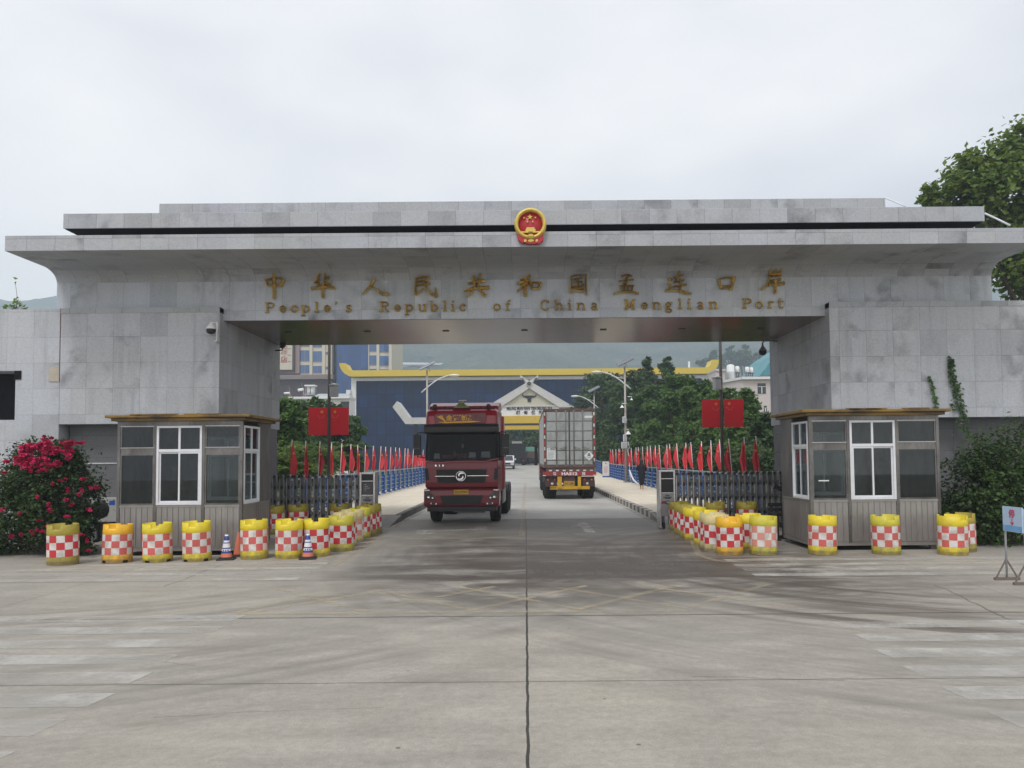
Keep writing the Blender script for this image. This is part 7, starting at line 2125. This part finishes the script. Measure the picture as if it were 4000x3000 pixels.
def tree(label, base, blobs, n, leaf, mat, trunk_r=.2, per=90, spread=.17, group=None, name='broadleaf_tree', cat='tree', shell=.6, limbs=10, aspect=.5):
    t = T(name, label, cat, base, 0, group)
    pts, nr, cc = clump_points(blobs, n, NR, per, spread, shell)
    keep = pts[:, 2] > .05
    leaf_object('crown', pts[keep], nr[keep], leaf, mat, t, aspect, NR)
    mb = MB()
    top = max(blobs, key=lambda b: b[5])
    cx, cy, cz = top[0], top[1], top[2]
    b = Vector(base); h = cz - b.z
    mid = Vector((b.x + .3 * (cx - b.x), b.y, b.z + h * .55))
    mb.tube([b, b + Vector((0.02, 0, h * .25)), mid], trunk_r * 1.25, 9, r2=trunk_r * .75)
    idx = NR.permutation(len(cc))[:limbs]
    for i in idx:
        e = Vector(cc[i]); m_ = (mid + e) / 2 + Vector((0, 0, .1 * h))
        mb.tube([mid - Vector((0, 0, .15 * h * NR.random())), m_, e], trunk_r * .5, 6, r2=trunk_r * .12)
    mb.build('trunk', m_bark, t)
    return t


def B_(px, py, Y, rpx, rpy, dy=None):
    q = P(px, py, Y); s = Y / F
    return (q.x, q.y, q.z, rpx * s, (dy or rpx * .85) * (s if dy is None else 1), rpy * s)


# bank on the right of the bridge
RT = [
 ('dark tree farthest along the right bank, touching the far arch', 108, [B_(2300, 1640, 108, 62, 120), B_(2340, 1520, 110, 60, 70)], 4200, .5, lm_dk),
 ('dark round tree in front of the blue terminal, left of the boxed lamp', 92, [B_(2370, 1560, 92, 70, 95), B_(2350, 1720, 92, 70, 100)], 5200, .45, lm_dk),
 ('dense dark tree right behind the boxed lamp post', 80, [B_(2470, 1570, 80, 80, 100), B_(2440, 1720, 80, 80, 100)], 6000, .4, lm_dk),
 ('spiky conical tree with its tip left of the pair above the right bank', 84, [B_(2525, 1480, 84, 30, 75), B_(2530, 1425, 84, 16, 38)], 2200, .32, lm_dk),
 ('spiky conical tree with its tip right of the pair above the right bank', 82, [B_(2600, 1480, 82, 34, 70), B_(2598, 1425, 82, 17, 40)], 2200, .32, lm_dk),
 ('broad green tree behind the walking woman', 68, [B_(2560, 1600, 68, 85, 95), B_(2545, 1740, 68, 85, 95)], 6500, .34, lm_md),
 ('bushy green tree in the middle of the right bank', 60, [B_(2660, 1560, 60, 85, 85), B_(2640, 1700, 60, 90, 110)], 7000, .3, lm_md),
 ('tall green tree under the raised tip of the yellow roof', 55, [B_(2735, 1560, 55, 70, 75), B_(2745, 1690, 55, 85, 120)], 7000, .28, lm_md),
 ('tree behind the right flag panels', 50, [B_(2830, 1590, 50, 75, 75), B_(2830, 1710, 50, 90, 110)], 7500, .26, lm_md),
 ('tree in front of the pale pink house', 45, [B_(2905, 1600, 45, 55, 85), B_(2915, 1720, 45, 85, 120)], 7500, .24, lm_md),
 ('tree beside the inner face of the right pier', 40, [B_(2985, 1720, 40, 60, 110), B_(2965, 1800, 40, 80, 80), B_(3050, 1740, 40, 60, 130)], 7000, .22, lm_dk),
]
for lab, Y, bl, n, ls, mt in RT:
    x = max(9.2, bl[0][0])
    dx = x - bl[0][0]
    tree(lab, (max(bl[-1][0], 9.0), Y, -.1), bl, int(n * 1.7), ls * 1.1, mt, .22, group='trees on the right bank')
# low growth behind the railing
for i, (px, Y, r) in enumerate(((2420, 74, 60), (2560, 57, 75), (2680, 48, 80), (2800, 42, 85), (2920, 37, 85), (3030, 34, 80))):
    bl = [B_(px, 1805, Y, r, 62)]
    t = T('shrub', 'leafy dark shrub behind the right railing, ' + ('nearest the notice board', 'behind the walking woman', 'left of the barrier head', 'behind the middle of the right sliding gate', 'under the outer right flag panel', 'beside the right pier foot')[i], 'shrub', (bl[0][0], Y, 0), 0, 'shrubs on the right bank')
    pts, nr, cc = clump_points(bl, 2800, NR, 45, .22); leaf_object('foliage', pts, nr, Y * .0052, lm_dk, t, .5, NR)
    mb = MB()
    for c in cc[::6]: mb.tube([(bl[0][0], Y, 0), (np.array(bl[0][:3]) + c) / 2 - np.array([0, 0, .3]), c], .04, 5, r2=.01)
    mb.build('stem', m_bark, t)
# left bank
LT_ = [
 ('feathery green tree beside the inner face of the left pier', 36, [B_(1120, 1650, 36, 70, 85), B_(1075, 1700, 36, 70, 140)], 7500, .22, lm_md),
 ('leafy tree behind the outer left flag panel', 44, [B_(1190, 1640, 44, 75, 70), B_(1180, 1740, 44, 80, 90)], 7000, .25, lm_dk),
 ('leafy tree behind the road-side left flag panel, with tufted top', 50, [B_(1290, 1650, 50, 65, 80), B_(1240, 1600, 50, 30, 50), B_(1310, 1750, 50, 70, 80)], 6500, .26, lm_dk),
 ('green tree leaning toward the dark glass terminal on the left bank', 56, [B_(1370, 1690, 56, 42, 75), B_(1385, 1770, 56, 45, 70)], 4500, .28, lm_md),
]
for lab, Y, bl, n, ls, mt in LT_:
    tree(lab, (bl[0][0], Y, -.1), bl, int(n * 1.5), ls * 1.05, mt, .2, group='trees on the left bank')


# fern-like fronds in front of them
def fronds(label, base, n, L, mat, seed):
    r = np.random.default_rng(seed)
    t = T('fern_palm', label, 'plant', base, 0, 'fronds behind the left railing')
    P_, N_ = [], []
    mb = MB(); mb.tube([base, (base[0], base[1], base[2] + 1.0)], .1, 8, r2=.07)
    for i in range(n):
        a = r.random() * 6.283; up = .3 + .9 * r.random(); l = L * (.7 + .5 * r.random()); h0 = .6 + 1.6 * r.random()
        prev = None
        for j in range(26):
            u = j / 25; x = base[0] + math.cos(a) * l * u; y = base[1] + math.sin(a) * l * u; z = base[2] + h0 + up * l * u - .75 * l * u * u
            if j % 5 == 0:
                if prev: mb.tube([prev, (x, y, z)], .012, 4, cap=False)
                prev = (x, y, z)
            for s in (-1, 1):
                for w in (.08, .2, .3):
                    ww = w * (1 - u * .6); P_.append((x - math.sin(a) * s * ww, y + math.cos(a) * s * ww, z - ww * .35)); N_.append((r.normal() * .3, r.normal() * .3, 1))
    mb.build('stem', m_bark, t)
    leaf_object('leaf_fronds', np.array(P_), np.array(N_), .20, mat, t, .35, r)


for i, (px, Y, L) in enumerate(((1110, 31, 1.9), (1180, 33, 1.9), (1260, 36, 1.8))):
    q = P(px, 1900, Y)
    fronds('arching fern palm behind the left railing, ' + ('nearest the left pier', 'in the middle of the three', 'nearest the left banner pole')[i], (q.x, Y, 0), 26, L, lm_br, 20 + i)

# hazy trees beyond the pink house
for i, (px, py, r, ry) in enumerate(((2760, 1425, 32, 32), (2800, 1405, 38, 38), (2850, 1395, 36, 40), (2905, 1390, 36, 42), (2955, 1415, 30, 34), (3010, 1400, 40, 45))):
    Y = 425.0 + 7 * (i % 3)
    bl = [B_(px, py, Y, r, ry)]
    tree('hazy distant tree behind the pink house roof, ' + ('leftmost, by the yellow roof tip', 'second from the yellow roof tip', 'just left of the right banner pole top', 'right of the banner pole and tallest', 'low one above the tanks', 'rightmost, by the grey dome camera')[i], (bl[0][0], Y, hill_z(bl[0][0], Y) - 1), bl, 1500, 2.0, lm_dk, .7, group='hazy trees beyond the pink house', limbs=5)

for i, (px, Y) in enumerate(((1975, 132), (2060, 136), (2130, 131))):
    bl = [B_(px, 1745, Y, 50, 62), B_(px + 20, 1710, Y, 40, 40)]
    tree('dark tree seen through the opening of the far arch, ' + ('left of the tarped truck', 'above the tarped truck', 'behind the container')[i], (bl[0][0], Y, 0), bl, 6500, .55, lm_dk, .25, group='trees beyond the far arch')

# large tree behind the right end of the gate
Yb = 33.0
bl = [B_(3960, 760, Yb, 230, 210), B_(3760, 780, Yb, 130, 110), B_(3640, 790, Yb, 70, 55), B_(4120, 600, Yb, 190, 170), B_(4030, 1010, Yb, 200, 160), B_(4200, 900, Yb, 250, 250), B_(3800, 660, Yb, 90, 60), B_(3990, 540, Yb, 50, 50)]
tree('big broad-leaved tree rising behind the right end of the gate', (P(4080, 1600, Yb).x, Yb, 0), bl, 32000, .27, lm_bg, .38, per=40, spread=.17, shell=.45, limbs=26, aspect=.6)

# bush by the right booth, bougainvillea by the left one
bl = [B_(3850, 1950, 17.3, 150, 210), B_(3990, 1850, 17.3, 170, 200), B_(4150, 1950, 17.3, 160, 230), B_(3760, 2060, 17.6, 80, 120)]
t = T('shrub', 'dense dark green shrub beside the right booth, behind the small blue sign', 'shrub', (bl[0][0], 17.3, 0))
pts, nr, cc = clump_points(bl, 26000, NR, 40, .2); k_ = (pts[:, 2] > .03) & (pts[:, 1] < 18.8)
leaf_object('foliage', pts[k_], nr[k_], .09, lm_s2, t, .6, NR)
mb = MB()
for c in cc[::8]: mb.tube([(bl[0][0] + .3 * NR.normal(), 17.4, 0), (c[0] * .6 + bl[0][0] * .4, 17.4, c[2] * .5), c], .02, 5, r2=.005)
mb.build('stem', m_bark, t)
bl = [B_(240, 1960, 16.7, 130, 190), B_(140, 1900, 16.8, 110, 170), B_(40, 2030, 16.9, 130, 160), B_(290, 2080, 16.6, 80, 110), B_(240, 1790, 16.8, 70, 70)]
t = T('bougainvillea', 'red flowering bougainvillea bush at the left end, beside the left booth', 'shrub', (bl[0][0], 16.7, 0))
pts, nr, cc = clump_points(bl, 27000, NR, 40, .2); k_ = (pts[:, 2] > .03) & (pts[:, 1] < 18.8)
leaf_object('foliage', pts[k_], nr[k_], .08, lm_sh, t, .6, NR)
mb = MB()
for c in cc[::8]: mb.tube([(bl[0][0] + .2 * NR.normal(), 16.8, 0), (c[0] * .6 + bl[0][0] * .4, 16.8, c[2] * .5), c], .02, 5, r2=.005)
mb.build('stem', m_bark, t)
fl = [B_(110, 1750, 16.2, 34, 20), B_(170, 1742, 16.15, 30, 22), B_(205, 1760, 16.2, 26, 18), B_(95, 1795, 16.1, 34, 26), B_(120, 1815, 16.05, 30, 22), B_(165, 1795, 16.1, 28, 14), B_(210, 1812, 16.1, 30, 13), B_(265, 1745, 16.3, 20, 34), B_(185, 1715, 16.3, 16, 20), B_(310, 1730, 16.4, 14, 10), B_(165, 1835, 16.1, 22, 8)]
rs = np.random.default_rng(5)
for _ in range(34):
    fl.append(B_(rs.uniform(5, 370), rs.uniform(1790, 2150), 15.95 + rs.random() * .2, rs.uniform(6, 14), rs.uniform(5, 10)))
fl.append(B_(382, 1902, 16.4, 12, 10))
fp, fn, _c = clump_points(fl, 5600, NR, 24, .2, .5)
leaf_object('flowers', fp, fn, .06, leafmat('bougainvillea_red', (.46, .006, .075), (.58, .014, .11), (.68, .07, .20), .2, 3.0), t, .8, NR)

# climbing vines on the right pier
def vine(label, path, n, size, wide, mat, group='vines on the right pier'):
    t = T('climbing_vine', label, 'vine', path[-1], 0, group)
    mb = MB(); mb.tube(path, .007, 5); mb.build('stem', m_bark, t)
    pa = np.array([tuple(p) for p in path]); P_ = []; N_ = []
    for i in range(n):
        u = NR.random() * (len(pa) - 1); j = int(u); q = pa[j] + (pa[min(j + 1, len(pa) - 1)] - pa[j]) * (u - j)
        w = wide * (.35 + .65 * u / (len(pa) - 1))
        P_.append(q + np.array([NR.normal() * w, -.02 - .04 * NR.random(), NR.normal() * .04])); N_.append((NR.normal() * .5, -1, .6 + NR.normal() * .4))
    leaf_object('leaves', np.array(P_), np.array(N_), size, mat, t, .8, NR)


yv = YB - .03
vine('thin leafy vine strand hanging above the right booth roof', [P(3626, 1474, yv), P(3640, 1500, yv), P(3648, 1540, yv), P(3652, 1570, yv), P(3656, 1600, yv)], 46, .085, .04, lm_md)
vine('thicker vine climbing the right pier from the shrub', [P(3714, 1406, yv), P(3712, 1440, yv), P(3720, 1480, yv), P(3735, 1540, yv), P(3752, 1620, yv), P(3780, 1720, yv)], 300, .085, .09, lm_dk)
q = P(62, 1205, YB + .3)
t = T('wall_plant', 'small green plant growing on top of the left wing wall', 'plant', (q.x, q.y, ZB - .01))
mb = MB()
P_, N_ = [], []
for i in range(5):
    e = Vector((q.x + (-.2, -.05, .02, .12, .22)[i], q.y, ZB + (.1, .16, .26, .14, .08)[i])); mb.tube([(q.x, q.y, ZB), e], .006, 5)
    for _ in range(9): P_.append((e.x + NR.normal() * .05, e.y + NR.normal() * .05, e.z + NR.normal() * .04)); N_.append((NR.normal() * .6, -.8, .6))
e = Vector((q.x - .03, q.y, ZB + .75)); mb.tube([(q.x, q.y, ZB), (q.x + .02, q.y, ZB + .4), e], .005, 5)
for _ in range(4): P_.append((e.x, e.y, e.z + NR.normal() * .05)); N_.append((NR.normal(), -.8, .6))
mb.build('stem', m_bark, t)
leaf_object('leaves', np.array(P_), np.array(N_), .11, lm_br, t, .7, NR)

# ------------------------------------------------------------------ haze
mb = MB(); mb.box(-950, 950, -46, 1120, -4.5, 285)
hz = mb.build('haze', [], None)
km = bpy.data.materials.new('haze_air'); km.use_nodes = True
nt = km.node_tree; nt.nodes.clear()
o_ = nt.nodes.new('ShaderNodeOutputMaterial'); pv = nt.nodes.new('ShaderNodeVolumePrincipled')
pv.inputs['Color'].default_value = (0.74, 0.87, 1.0, 1); pv.inputs['Density'].default_value = 0.00082; pv.inputs['Anisotropy'].default_value = 0.2
nt.links.new(pv.outputs[0], o_.inputs['Volume'])
hz.data.materials.append(km)
hz['kind'] = 'stuff'
